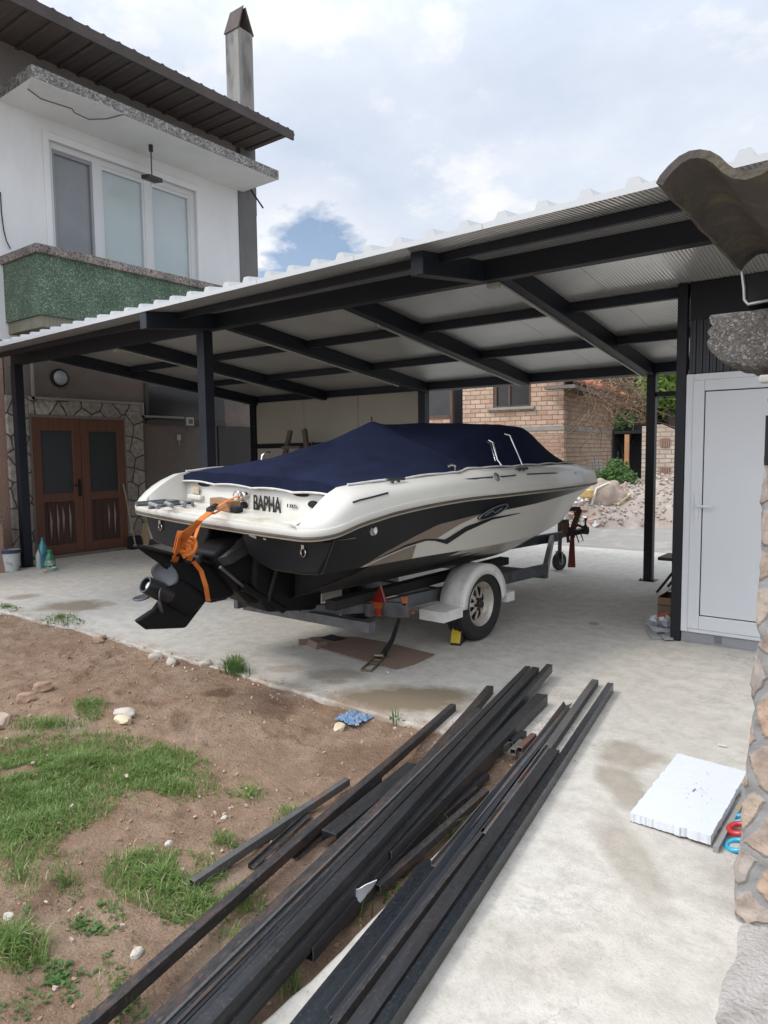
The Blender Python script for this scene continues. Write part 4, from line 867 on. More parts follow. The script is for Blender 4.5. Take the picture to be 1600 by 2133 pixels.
P = MB(); a, b_ = dp(548, 1165, .17), dp(525, 1245, .17); P.tube([a, a+V((.03, -.05, -.05)), b_], .014, 8); build(P, 'bellows_hose', M_black, drv, smooth=50, local=True)
# propeller
hub_r, hub_f = dp(302, 1217), dp(352, 1240); pax = (hub_r-hub_f).normalized()
P = MB(); P.lathe([(.0, .0), (.06, .0), (.058, .10), (.052, (hub_r-hub_f).length), (.042, (hub_r-hub_f).length), (.040, .06), (0, .06)], hub_f, pax, 28)
e1 = pax.cross(V((1, 0, 0))).normalized(); e2 = V((1, 0, 0))
prop = build(P, 'propeller', mat('prop_black', (.02, .02, .021), .35), boat, smooth=45, local=True)
P = MB(); P.lathe([(0, .02), (.022, .02), (.022, -.03)], hub_r-pax*.04, pax, 12); build(P, 'prop_nut', M_chrome, prop, smooth=40, local=True)
hl = (hub_r-hub_f).length; pc = hub_f+pax*hl*.45
for k, a0 in enumerate((4, 124, 244)):
    a0 = radians(a0); ra = e1*cos(a0)+e2*sin(a0); tg = pax.cross(ra)
    P = MB(); nu, nv = 8, 10; vs = []
    for i in range(nu+1):
        for j in range(nv+1):
            u = i/nu; v = j/nv*2-1; r = .045+.14*u; wd_ = .018+.075*sin(pi*min(1, (.12+.80*u)))**.8; ang = radians(62-28*u)
            q = pc+ra*(r-.02*v*v*u)+(tg*cos(radians(90)-ang)+pax*sin(radians(90)-ang))*v*wd_*(1 if u < .99 else .55)+pax*.02*u
            vs.append(q)
    P.add(vs, [(i*(nv+1)+j, (i+1)*(nv+1)+j, (i+1)*(nv+1)+j+1, i*(nv+1)+j+1) for i in range(nu) for j in range(nv)])
    o = build(P, 'blade', mat('prop_worn_grey', (.07, .072, .078), .4, .2, (.03, .03, .032), 7, .7), prop, smooth=70, local=True, recalc=False); s_ = o.modifiers.new('thick', 'SOLIDIFY'); s_.thickness = .007; s_.offset = 0

# ---- cover
M_navy = mat('navy_canvas', (.0098, .0130, .030), .95, 0, (.0135, .0172, .039), 2.2, .7, .25, 160, (.006, .008, .02), 1.6, spec=.08)
cover = thing('boat_cover', BM @ V((0, 2.5, .3)), 'navy canvas cover stretched over the cockpit of the motorboat', 'boat cover', mw=BM)
ZC = [(.355, .215), (.40, .29), (.47, .36), (.7, .42), (1.0, .51), (1.25, .575), (1.45, .645), (1.575, .700), (1.7, .672), (1.9, .668), (2.2, .692), (2.6, .708), (2.82, .704), (2.97, .672), (3.2, .575), (3.45, .475), (3.72, .395)]
def cov(y, t, sg):
    e = min(sinterp(XI, y)+.02, hb(y)*.9); zt = sinterp(ZC, y); ze = zd(y)-.004
    if y < .42: ze = lerp(HEM(e), zd(.42), max(0, min(1, (y-.355)/.065)))
    f = max(0, min(1, (y-1.7)/.6)); f *= max(0, min(1, (4.0-y)/.5))       # windshield section: flat top, steep sides
    s = t                                                         # 0 edge .. 1 centre
    rise_t = s**.82*(1-.12*s*(1-s)); rise_w = min(1, (s/.26))**.9
    if s > .26: rise_w = .93+.07*(1-((1-s)/.74)**2)
    elif True: rise_w *= .93
    k = lerp(rise_t, rise_w, f)
    x = e*(1-s); z = lerp(ze, max(zt, ze+.002), k)
    z += .011*noise.noise(V((x*4*sg+y*2.5, y*3-x*sg*2, 1)))*min(1, s*6)*(1-.5*f) + .006*noise.noise(V((x*16*sg+y*3, y*2, 7)))*min(1, s*6)
    return V((sg*x, y, z))
P = MB(); yc = frange(.355, .47, 5)+frange(.5, 3.72, 90)
ts = [0, .03, .06, .1, .15, .2, .24, .28, .34, .42, .5, .6, .7, .8, .9, 1]
for sg in (1, -1): P.grid(lambda y, t: cov(y, t, sg), yc, ts)
P.grid(lambda u, v: V((lerp(-.875, .875, u), WY-.006+.004*sin(u*60), lerp(HEM(lerp(-.875, .875, u))-.004, HEM(lerp(-.875, .875, u))+.035+.045*(1-abs(2*u-1)**6), v))), frange(0, 1, 60), frange(0, 1, 3))
build(P, 'canvas', M_navy, cover, smooth=75, local=True)
P = MB(); P.tube([V((lerp(-.87, .87, u), WY-.012, HEM(lerp(-.87, .87, u)))) for u in frange(0, 1, 90)], .008, 6)
for sg in (1, -1): P.tube([V((sg*(min(sinterp(XI, y)+.025, hb(y)*.905)), y, zd(y)+.004+.008*abs(sin(y*7)))) for y in frange(.40, 3.72, 110)], .0075, 6)
build(P, 'hem_cord', mat('white_hem_cord', (.62, .60, .56), .7, 0, (.45, .43, .40), 12), cover, smooth=60, local=True)
P = MB(); c = V((0, 1.575, .70)); P.tube([c, c+V((0, 0, .035))], .006, 8); c = cov(1.15, 1, 1)+V((-.25, 0, -.06)); P.tube([c, c+V((0, 0, .04))], .006, 6); build(P, 'support_pole_tip', M_dark, cover, local=True)
# grab handles and windshield struts that poke out of the cover
def onx(px, py, x): return bl(px, py, 0, x)
for (pts, rr) in (([(1045, 970), (1036, 958), (1030, 935), (1027, 922), (1018, 917)], .008), ([(1032, 960), (1026, 940), (1022, 924), (1014, 920)], .004), ([(1088, 969), (1080, 950), (1068, 922), (1062, 907), (1050, 904)], .008)):
    P = MB(); P.tube([onx(px, py, lerp(.90, .76, i/(len(pts)-1))+.06) for i, (px, py) in enumerate(pts)], rr, 8); build(P, 'windshield_strut', M_chrome, boat, smooth=60, local=True)
P = MB(); P.tube([onx(952, 985, .86), onx(946, 977, .9), onx(948, 970, .91), onx(940, 968, .92), onx(932, 972, .91)], .009, 8); build(P, 'grab_handle', M_chrome, boat, smooth=60, local=True)
P = MB(); P.tube([onx(545, 962, -.82), onx(546, 950, -.82), onx(552, 943, -.82), onx(562, 942, -.82)], .010, 8); build(P, 'grab_handle', M_chrome, boat, smooth=60, local=True)
P = MB(); P.tube([onx(590, 952, -.84), onx(600, 946, -.84), onx(610, 946, -.84)], .011, 8); build(P, 'cleat', M_chrome, boat, smooth=60, local=True)

# ---- loose things on the boat
def bw(x, y, z): return BM @ V((x, y, z))
def plt(px, py, z=.062): q = bl(px, py, 2, z); return BM @ q
# orange ratchet strap from the tow eye to the drive
M_or = mat('orange_webbing', (.62, .17, .025), .75, 0, (.50, .13, .02), 9, .6, .3, 160)
strap = thing('ratchet_strap', plt(435, 1070), 'orange ratchet strap tying the stern drive up to the back of the boat', 'strap')
e = BM @ on_wall(500, 1032); rt = plt(440, 1064, .10); lip = plt(418, 1092, .062); kn = BM @ dp(385, 1140, .03); bo = BM @ dp(388, 1166, .03)
mb = MB(); mb.ribbon([e, lerp(e, rt, .5)+V((0, 0, .01)), rt], .028, tuple(bX)); mb.ribbon([e+V((.03, 0, -.02)), lerp(e, rt, .5)+V((.02, 0, -.02)), rt+V((.02, 0, -.02))], .022, tuple(bX))
build(mb, 'upper_webbing', M_or, strap)
mb = MB(); lip2 = plt(424, 1098, -.02)
mb.ribbon([rt, lip+V((-.01, 0, .02)), lerp(lip, kn, .35)+V((-.03, -.04, 0)), kn+V((-.03, -.02, .03))], [.04, .045, .055, .035], [tuple(bX), tuple(bX+V((.2, .5, 0))), tuple(bX+V((.3, .5, 0))), tuple(bX)])
mb.ribbon([rt+V((.02, 0, 0)), lip2+V((.02, -.03, .06)), lerp(lip2, kn, .5)+V((.03, -.03, 0)), kn+V((.04, -.02, .02))], .032, tuple(bX))
build(mb, 'lower_webbing', M_or, strap)
mb = MB()
for k in range(5):
    cc_ = kn-bu*.06+bX*(-.02+.014*k)+V((0, -.01*k, -.012*(k % 3)+.01)); nn = 12
    mb.ribbon([cc_+(bX*.4+bZ)*.055*sin(2*pi*i/nn)*(1+.2*k % 2)+(bX*.8-bu*.4)*.045*cos(2*pi*i/nn)+V((0, 0, .012*k-.02)) for i in range(nn+1)], .036, tuple(bX*.4-bu+bZ*.5*(k % 2)))
kf = kn+(EYE-kn).normalized()*.09; nn = 16
for k in range(4):
    ph = k*.9; mb.tube([kf+(RGT*cos(2*pi*i/nn+ph)*.034+UP*sin(2*pi*i/nn+ph)*(.028+.008*k)-FWD*.014*sin(2*(2*pi*i/nn)+k)) + RGT*(.012*(k-1.5))+UP*(.012*(k % 2)) for i in range(nn+1)], .0125, 6, cap=False)
mb.ribbon([kf+UP*.05, kf+UP*.0+RGT*.012-FWD*.02, kf-UP*.05+RGT*.02, bo+(EYE-bo).normalized()*.05], .034, tuple(RGT)); mb.ribbon([kf+UP*.04-RGT*.03, kf-RGT*.035-UP*.02, kf-UP*.06-RGT*.01], .03, tuple(RGT))
build(mb, 'knot', M_or, strap, smooth=60)
mb = MB(); tl = [bo+bX*.05, BM @ dp(402, 1185, .09), BM @ dp(408, 1215, .11), BM @ dp(417, 1247, .09)]; mb.ribbon(tl, .032, tuple(bX*.8+bu*.5)); build(mb, 'tail', M_or, strap)
mb = MB(); d = (e-rt).normalized(); mb.obox(rt+d*.0+V((0, 0, .012)), bX*.026, d*.05, V((0, 0, .014))); mb.obox(rt+d*.07+V((0, 0, .022)), bX*.022, d*.03, V((0, 0, .008))); build(mb, 'ratchet', mat('dark_ratchet_metal', (.03, .028, .026), .4, .6), strap, bevel=.006)
c = plt(462, 1060, .062); bx_ = thing('cardboard_box', c, 'small brown cardboard box on the swim platform beside the orange strap', 'box')
mb = MB(); p0, p1, p2 = plt(437, 1058), plt(478, 1067), plt(508, 1062)
up = bZ*.072; 
mb.hexa([p0, p1, p1+bu*.09, p0+bu*.09, p0+up, p1+up, p1+bu*.09+up, p0+bu*.09+up]); build(mb, 'carton', mat('brown_carton', (.27, .155, .085), .85, 0, (.21, .115, .06), 5), bx_, bevel=.004)
mb = MB(); q = p1+bX*.006; mb.hexa([q, q+bX*.07, q+bX*.07+bu*.06, q+bu*.06, q+up*.6, q+bX*.07+up*.55, q+bX*.07+bu*.06+up*.55, q+bu*.06+up*.6]); tag(build(mb, 'winch_remote', M_dark, bevel=.012), 'black plastic gadget lying against the cardboard box on the swim platform', 'gadget')
lad = thing('boarding_ladder', plt(350, 1050), 'folded grey boarding ladder lying on the left of the swim platform', 'ladder')
for pts in ([(283, 1048), (345, 1042), (400, 1046), (402, 1052)], [(312, 1058), (350, 1052), (402, 1047)], [(285, 1052), (330, 1048), (372, 1044)]):
    mb = MB(); mb.tube([plt(*p, .075) for p in pts], .011, 8); build(mb, 'rail', M_galv, lad, smooth=50)
mb = MB()
for t in (.2, .5, .8): mb.tube([lerp(plt(290, 1050, .085), plt(400, 1046, .085), t), lerp(plt(312, 1058, .085), plt(402, 1049, .085), t)], .016, 8)
build(mb, 'tread', mat('grey_tread', (.20, .20, .195), .7), lad, smooth=50)

# ================================================================== TRAILER
trailer = thing('boat_trailer', (-3.4, 5.5, 0), 'grey steel boat trailer with white mudguard under the motorboat', 'trailer')
TX = lambda y: -3.64+.05*(y-2.9)           # trailer centre line
R0, R1 = gz(790, 1262, .40), gz(1138, 1185, .42); R1t = gz(1150, 1122, .5)
dxr = R0.x-TX(R0.y)
for sg in (1, -1):
    a = V((TX(3.6)+sg*.60, 3.6, .40)) if sg < 0 else V((R0.x+.0, R0.y-.15, .395)); b_ = V((TX(6.4)-.62, 6.4, .43)) if sg < 0 else R1
    c = V((TX(8.0)-.05, 8.0, .52)) if sg < 0 else R1t
    mb = MB(); mb.beam(a, b_, .05, .10); r_o = build(mb, 'frame_rail', M_galv, trailer, bevel=.006)
    mb = MB(); mb.beam(b_+V((0, -.02, 0)), c, .05, .11); build(mb, 'drawbar_arm', M_galv, trailer, bevel=.006)
mb = MB(); J = gz(1165, 1187, 0); cpl = gz(1222, 1104, .53); tb = gz(930, 1148, .43)
mb.beam(gz(1010, 1142, .45), cpl, .07, .07); build(mb, 'tongue', mat('dark_tongue_steel', (.04, .038, .036), .7, .2, (.08, .05, .035), 8), trailer, bevel=.005)
for y in (3.72, 5.0, 6.3):
    mb = MB(); mb.beam((TX(y)-.62, y, .36), (TX(y)+.66, y, .36), .07, .07); build(mb, 'crossmember', M_galv, trailer)
mb = MB(); mb.beam(gz(628, 1272, .40), gz(800, 1262, .40), .05, .085); build(mb, 'rear_crossmember', M_galv, trailer, bevel=.005)
for sg in (1, -1):
    mb = MB(); mb.beam((TX(3.7)+sg*.30, 3.7, .47), (TX(6.2)+sg*.26, 6.2, .48), .10, .07); build(mb, 'bunk', mat('dark_carpet', (.03, .028, .026), .95), trailer)
# wheels: tyre, rim with eight slots
wc = gz(1013, 1262, .30); wc = V((-2.895, 5.03, .301)); WA = V((cos(.05), -sin(.05), 0))
def wheel(c, out):
    W = MB(); R = .303; wd_ = .105
    prof = [(.185, -.075), (.20, -.09), (.255, -wd_), (.285, -.096), (R-.004, -.078)]
    for x in (-.055, -.02, .015, .05): prof += [(R, x-.012), (R, x+.008), (R-.009, x+.011), (R-.009, x+.016)]
    prof += [(R, .068), (R-.004, .072), (.285, .096), (.255, wd_), (.215, .100), (.20, .092), (.185, .075), (.185, -.075)]
    W.lathe(prof, c, out, 56); ty = build(W, 'wheel', M_black, trailer, smooth=35)
    r = MB(); r.lathe([(.186, .078), (.180, .086), (.172, .080), (.165, .05), (.150, .015), (.145, .01)], c, out, 48)
    r.lathe([(.062, .045), (.03, .05), (.0, .05)], c, out, 32); ex = out.orthogonal().normalized(); ey = out.cross(ex)
    n = 8   # disc with slots, made of spokes
    for k in range(n):
        a = 2*pi*k/n; da = pi/n
        def pt(rad, an, t): return c+out*t+(ex*cos(an)+ey*sin(an))*rad
        r.add([pt(.06, a-da, .045), pt(.06, a+da, .045), pt(.075, a+da*.55, .042), pt(.135, a+da*.38, .022), pt(.147, a+da, .012), pt(.147, a-da, .012), pt(.135, a-da*.38, .022), pt(.075, a-da*.55, .042)], [(0, 7, 6, 5, 4, 3, 2, 1)] if False else [(0, 1, 2, 7), (7, 2, 3, 6), (6, 3, 4, 5)])
    rm = build(r, 'rim', mat('rusty_chrome_rim', (.60, .57, .52), .4, .35, (.42, .35, .27), 7, .8, .2, 40, (.20, .11, .06), 9, mix3=.6), ty, smooth=40, recalc=False)
    d = MB(); d.lathe([(.150, .0), (.0, -.01)], c, out, 32); build(d, 'brake_drum', M_dark, ty)
    h = MB(); h.lathe([(.032, .04), (.034, .075), (.026, .085), (0, .087)], c, out, 20)
    for k in range(5): h.lathe([(.011, .045), (.011, .07), (0, .072)], c+(ex*cos(2*pi*k/5)+ey*sin(2*pi*k/5))*.048, out, 8)
    build(h, 'hub', mat('greasy_hub', (.035, .028, .022), .5, .4), ty, smooth=40); return ty
wheel(wc, WA); wheel(V((TX(5.03)*2+2.90-.0, 5.07, .295)), -WA)
mb = MB(); mb.tube([wc-WA*.02, V((TX(5)*2+2.9, 5.07, .295))], .03, 10); build(mb, 'axle', M_galv, trailer)
def fender(c, out, vis):
    P = MB(); th = frange(radians(-8), radians(188), 26); fw = MB()
    for i in range(len(th)-1): pass
    R = .338; o0, o1 = -.10, .115; fwd = V((-out.y, out.x, 0)); fwd = fwd if fwd.y > 0 else -fwd
    def pt(a, o): return c+out*o+fwd*cos(a)*R*1.03+V((0, 0, 1))*sin(a)*R
    th = frange(radians(2), radians(178), 24); P.grid(lambda a, o: pt(a, o), th, [o0, o0+.1, o1-.02, o1])
    P.grid(lambda a, t: lerp(pt(a, o1), c+out*o1+fwd*cos(a)*(R*1.03-.085)+V((0, 0, 1))*sin(a)*(R-.085), t), th, [0, 1])
    for s in (1, -1):
        q = c+fwd*s*(R*1.03+.06)+V((0, 0, .0)); 
        if s < 0: q = c+fwd*s*(R*1.03+.12)
        P.obox(q+out*.005, out*.115, fwd*(.065 if s > 0 else .13), V((0, 0, .04)))
    o = build(P, 'mudguard', mat('chalky_white_paint', (.76, .74, .70), .7, 0, (.66, .63, .58), 7, .7, .25, 40, (.42, .37, .31), 10, mix3=.9), trailer, smooth=40); s_ = o.modifiers.new('t', 'SOLIDIFY'); s_.thickness = .004
    return o
fender(wc, WA, True); fender(V((TX(5.03)*2+2.90, 5.07, .295)), -WA, False)
# tail lamp board
mb = MB(); yl_ = gz(805, 1275, .38).y
mb.prism([gy(x, y, yl_) for x, y in ((800, 1253), (847, 1257), (849, 1287), (820, 1287), (796, 1282))], (0, .03, 0)); lb = build(mb, 'lamp_bracket', M_galv, trailer, bevel=.003)
mb = MB(); mb.prism([gy(x, y, yl_-.035) for x, y in ((769, 1251), (793, 1254), (791, 1285), (767, 1280))], (0, .03, 0)); ll = build(mb, 'tail_lamp', mat('red_orange_lens', (.30, .028, .012), .25, 0, (.20, .02, .012), 20, coat=.4), trailer, bevel=.006)
mb = MB(); mb.prism([gy(x, y, yl_-.037) for x, y in ((769, 1252), (793, 1255), (792, 1269), (768, 1266))], (0, .028, 0)); build(mb, 'amber_lens', mat('amber_lens', (.45, .10, .012), .25, 0, (.33, .06, .01), 20, coat=.4), ll, bevel=.005)
mb = MB(); mb.prism([gy(x, y, yl_-.03) for x, y in ((774, 1251), (792, 1216), (804, 1256))], (0, .02, 0)); build(mb, 'triangle_reflector', mat('red_reflector', (.24, .016, .012), .25, 0, (.17, .012, .01), 30, coat=.4), trailer, bevel=.006)
mb = MB(); mb.prism([gy(x, y, yl_+.0) for x, y in ((836, 1243), (846, 1243), (846, 1262), (838, 1260))], (0, .02, 0)); mb.prism([gy(x, y, yl_+.1) for x, y in ((848, 1274), (860, 1274), (860, 1279), (848, 1279))], (0, .02, 0)); build(mb, 'orange_reflector', mat('orange_reflector', (.42, .12, .04), .4), trailer)
# jockey wheel, winch post, coupling
mb = MB(); jc = V((J.x, J.y, .115)); ja = V((1, -.25, 0)).normalized(); mb.lathe([(.04, -.03), (.085, -.034), (.112, -.03), (.115, 0), (.112, .03), (.085, .034), (.04, .03)], jc, ja, 28); jw = build(mb, 'jockey_wheel', M_black, trailer, smooth=40)
mb = MB(); mb.tube([jc-ja*.045, jc+ja*.045], .02, 10); mb.obox(jc+ja*.045+V((0, 0, .06)), ja*.006, V((0, .02, 0)), V((0, 0, .07))); mb.obox(jc-ja*.045+V((0, 0, .06)), ja*.006, V((0, .02, 0)), V((0, 0, .07))); mb.lathe([(.05, .036), (.0, .037)], jc, ja, 16); build(mb, 'fork', M_galv, jw)
mb = MB(); t0 = V((J.x, J.y, .13)); mb.tube([t0, V((J.x+.02, J.y, .92))], .026, 12); mb.lathe([(.036, 0), (.036, .3)], (J.x+.01, J.y, .42), (0, 0, 1), 14); build(mb, 'jockey_post', mat('rusty_post', (.12, .085, .06), .7, .3, (.07, .05, .04), 9, .7, .2), jw, smooth=40)
wp = gz(1190, 1112, .55)
mb = MB(); a = wp; b_ = gd(1208, 1060, (wp-EYE).dot(FWD)); mb.beam(a, b_, .06, .05, up=(0, 1, 0)); mb.beam(b_, gd(1182, 1060, (wp-EYE).dot(FWD)-.02), .06, .05); mb.beam(gd(1180, 1110, (wp-EYE).dot(FWD)), gd(1178, 1082, (wp-EYE).dot(FWD)), .07, .05, up=(0, 1, 0))
wpost = build(mb, 'winch_post', mat('rusty_brown_steel', (.14, .06, .035), .75, .2, (.08, .045, .03), 8, .7, .2), trailer, bevel=.004)
D = (wp-EYE).dot(FWD)
mb = MB(); mb.tube([gd(1196, 1060, D), gd(1200, 1085, D), gd(1196, 1120, D)], .012, 8); mb.prism([gd(1189, 1110, D), gd(1196, 1108, D), gd(1199, 1182, D), gd(1183, 1182, D)], FWD*.012); build(mb, 'red_strap', mat('faded_red_strap', (.22, .035, .025), .8, 0, (.16, .03, .025), 9), trailer)
mb = MB(); mb.tube([gd(1180, 1085, D), gd(1184, 1130, D)], .02, 8); mb.lathe([(.05, -.03), (.05, .03)], gd(1186, 1106, D), RGT, 14); mb.beam(gd(1186, 1112, D), gd(1222, 1104, D), .07, .06); mb.lathe([(0, -.04), (.045, -.03), (.05, .03), (0, .045)], gd(1220, 1105, D), RGT, 14); mb.tube([gd(1219, 1102, D), gd(1220, 1084, D)], .012, 8); mb.lathe([(0, 0), (.018, 0), (.018, .03), (0, .03)], gd(1220, 1084, D), (0, 0, 1), 10)
mb.tube([gd(1200, 1112, D), gd(1206, 1130, D), gd(1215, 1126, D), gd(1210, 1112, D)], .008, 6); mb.tube([gd(1196, 1098, D), gd(1204, 1094, D), gd(1214, 1098, D), gd(1222, 1094, D)], .016, 6)
build(mb, 'coupling', mat('greasy_coupling', (.025, .024, .024), .45, .4, (.06, .05, .045), 20), trailer, smooth=40)
mb = MB(); cw_ = gz(930, 1342, .01); 
mb.hexa([gz(937, 1342), gz(963, 1344), gz(975, 1332), gz(950, 1330), gz(937, 1342)+V((.005, .02, .005)), gz(963, 1344)+V((.005, .02, .005)), gz(963, 1344)+V((0.04, .14, .13)), gz(937, 1342)+V((.02, .14, .13))])
ck = thing('wheel_chock', gz(945, 1340), 'yellow and black wheel chock wedged behind the trailer tyre', 'wheel chock')
A0, A1 = gz(938, 1344), gz(960, 1346); bkx = V((-.05, .15, 0)).normalized()
mb = MB(); mb.hexa([A0, A1, A1+bkx*.16, A0+bkx*.16, A0+V((0, 0, .012)), A1+V((0, 0, .012)), A1+bkx*.10+V((0, 0, .155)), A0+bkx*.10+V((0, 0, .155))]); build(mb, 'wedge', M_black, ck, bevel=.004)
mb = MB(); n_ = V((0, -.82, .57)); k0 = lerp(A0, A1, .06)+V((0, -.004, .02)); k1 = lerp(A0, A1, .94)+V((0, -.004, .02)); tpv = bkx*.092+V((0, 0, .130)); mb.hexa([k0, k1, k1+tpv, k0+tpv, k0+n_*.008, k1+n_*.008, k1+tpv+n_*.008, k0+tpv+n_*.008]); build(mb, 'yellow_face', mat('chock_yellow', (.55, .40, .02), .6, 0, (.43, .30, .02), 14), ck, bevel=.002)
rs = thing('ratchet_strap', gz(770, 1395), 'black tie down strap hanging from the trailer corner with its steel ratchet on the ground', 'strap')
top_ = gy(832, 1288, yl_+.02); bt = gz(797, 1366, .03)
mb = MB(); mb.ribbon([top_, lerp(top_, bt, .5)+V((.0, .02, -.02)), bt], [.025, .035, .05], tuple(RGT)); build(mb, 'webbing', M_dark, rs)
mb = MB(); g0, g1 = gz(797, 1366, .015), gz(763, 1397, .008); d = (g1-g0); x = d.normalized().cross(V((0, 0, 1)))*.036
for s in (-1, 1): mb.beam(g0+x*s, g1+x*s*1.1, .008, .022)
for t in (0, .3, .55, 1): mb.beam(g0+d*t-x*1.08, g0+d*t+x*1.08, .014, .016)
mb.tube([g0+d*.2-x+V((0, 0, .025)), g0+d*.2+x+V((0, 0, .025))], .016, 10); build(mb, 'ratchet', mat('brassy_zinc', (.22, .19, .12), .4, .6, (.12, .10, .07), 9), rs, bevel=.002)
mb = MB(); pts = [gz(x, y, .006) for x, y in ((622, 1338), (650, 1328), (690, 1326), (745, 1328), (800, 1338), (905, 1364), (862, 1384), (823, 1394), (740, 1372), (665, 1350))]; mb.prism(pts, (0, 0, .006)); cbd = thing('cardboard_sheet', gz(760, 1360), 'flattened brown cardboard sheet on the concrete below the boat', 'cardboard'); build(mb, 'sheet', mat('flat_cardboard', (.22, .145, .105), .9, 0, (.17, .11, .08), 3, .6, .1), cbd)
mb = MB(); mb.prism([gz(x, y, .015) for x, y in ((668, 1329), (690, 1322), (722, 1330), (695, 1335))], (0, 0, .004)); build(mb, 'dark_flap', M_dark, cbd)
mb = MB(); q = [gz(x, y, .02) for x, y in ((622, 1339), (640, 1338), (660, 1347), (682, 1342))]; mb.ribbon(q, .06, (0, .6, .8)); build(mb, 'torn_edge', mat('flat_cardboard', (.22, .145, .105)), cbd)

# ================================================================== BEHIND THE CARPORT
# unfinished brick house
D0 = 19.0; cor = gd(1174, 930, D0); cor.z = 0; AL = radians(7.2)
BH = Matrix.Translation(cor) @ Matrix.Rotation(AL, 4, 'Z'); BHI = BH.inverted()
ruin = thing('brick_house', cor, 'unfinished bare brick house with one dark window across the street', 'house', mw=BH)
def hf(px, py, ax=1, v=0.):    # on the street face (local y=0) or the side face (local x=0)
    o = BHI @ EYE; d = BHI.to_3x3() @ ray(px, py); return o+d*((v-o[ax])/d[ax])
M_brF = brick_mat('pale_perforated_brick', (0, 2), (.56, .41, .29), (.43, .25, .165), (.19, .135, .10), .30, .128)
M_brS = brick_mat('shaded_brick_side', (1, 2), (.42, .31, .22), (.34, .20, .135), (.15, .105, .08), .30, .128)  # side face toned darker than the front, its shade put into the colour
M_cband = mat('concrete_band', (.30, .275, .24), .9, 0, (.21, .19, .165), 4, .7, .4, 20)
H1 = 3.75
wa, wb = hf(1027, 850), hf(1106, 850); wsill = wa.z; wtop = wsill+1.15
xl0, xl1, xl2, xl3 = hf(895, 870).x, hf(937, 870).x, hf(964, 870).x, hf(905, 866)
sl = hf(920, 866).z
mb = MB(); T = .25
mb.box((wa.x, 0, -.2), (wb.x, T, wsill)); mb.box((wa.x, 0, wtop), (wb.x, T, H1)); mb.box((wb.x, 0, -.2), (0, T, H1)); mb.box((xl2, 0, -.2), (wa.x, T, H1)); mb.box((xl0-3, 0, -.2), (xl1, T, sl)); mb.box((xl0-3, 0, sl+1.4), (xl2, T, H1))
build(mb, 'front_wall', M_brF, ruin)
mb = MB(); mb.box((-T, .252, -.2), (-.001, 9, H1-.25)); build(mb, 'side_wall', M_brS, ruin)
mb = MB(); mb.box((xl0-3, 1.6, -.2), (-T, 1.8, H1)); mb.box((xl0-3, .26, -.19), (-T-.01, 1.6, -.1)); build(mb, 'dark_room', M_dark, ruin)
zb = hf(1100, 893).z
mb = MB(); mb.box((xl2+.02, -.02, zb-.07), (.02, 0, zb+.06)); mb.box((0, -.019, zb-.07), (.021, 8.9, zb+.06)); build(mb, 'floor_band', M_cband, ruin, bevel=.01)
mb = MB(); mb.box((wa.x-.15, -.10, wsill-.08), (wb.x+.12, .1, wsill)); sill = build(mb, 'window_sill', M_cband, ruin, bevel=.015)
M_fr = mat('weathered_frame', (.11, .065, .045), .8, 0, (.07, .045, .035), 6)
mb = MB(); mb.box((wa.x, .02, wsill), (wa.x+.10, .12, wtop)); mb.box((wb.x-.06, .02, wsill), (wb.x, .12, wtop)); xm = lerp(wa.x, wb.x, .42); mb.box((xm-.03, .03, wsill), (xm+.03, .11, wtop)); mb.box((wa.x+.1, .021, wsill), (wb.x-.06, .11, wsill+.05))
wfr = build(mb, 'window', M_fr, ruin); mb = MB(); mb.box((wa.x+.1, .08, wsill+.05), (wb.x-.06, .09, wtop)); build(mb, 'pane', mat('dusty_dark_glass', (.02, .018, .016), .25, 0, (.035, .03, .026), 3), wfr)
mb = MB(); mb.box((xl0-3, .1, sl), (xl1, .14, sl+1.4)); build(mb, 'dark_pane', mat('dusty_dark_glass', (.02, .018, .016), .25), ruin)
mb = MB(); mb.box((xl0-3, -.04, sl-.06), (xl1, .1, sl+.01)); mb.box((xl1, -.01, -.2), (xl1+.09, .14, H1)); build(mb, 'door_frame', M_fr, ruin)
# patches of other brick, render and a perforated block row
mb = MB(); q0, q1 = hf(1085, 1000), hf(1172, 905); mb.box((q0.x, -.012, q0.z), (q1.x-.01, 0, q1.z)); build(mb, 'red_brick_patch', brick_mat('reddish_brick', (0, 2), (.36, .19, .125), (.44, .29, .19), (.25, .18, .14), .26, .10), ruin)
mb = MB(); q0, q1 = hf(1222, 1005, 0), hf(1254, 955, 0); mb.box((0, q0.y, q0.z), (.012, q1.y, q1.z)); build(mb, 'white_brick_patch', brick_mat('pale_grey_brick', (1, 2), (.40, .37, .33), (.33, .30, .27), (.17, .14, .12), .25, .1), ruin)
M_rtile = mat('orange_roof_tile', (.50, .17, .09), .85, 0, (.36, .115, .06), 6, .6, .4, 25)
ez_ = hf(1187, 806, 0).z
mb = MB(); ro = .42; ang = .55
mb.hexa([(ro, -.25, ez_), (ro, 9.2, ez_), (-3.4, 9.2, ez_+3.8*ang), (-3.4, -.25, ez_+3.8*ang), (ro, -.25, ez_+.06), (ro, 9.2, ez_+.06), (-3.4, 9.2, ez_+.06+3.8*ang), (-3.4, -.25, ez_+.06+3.8*ang)]); rf = build(mb, 'roof', M_eave, ruin)
mb = MB()
for k in range(46):
    y = -.2+k*.2; mb.tube([(ro+.04, y, ez_+.075), (-3.3, y, ez_+.075+3.74*ang)], .055, 6)
build(mb, 'roof_tiles', M_rtile, rf, smooth=60)
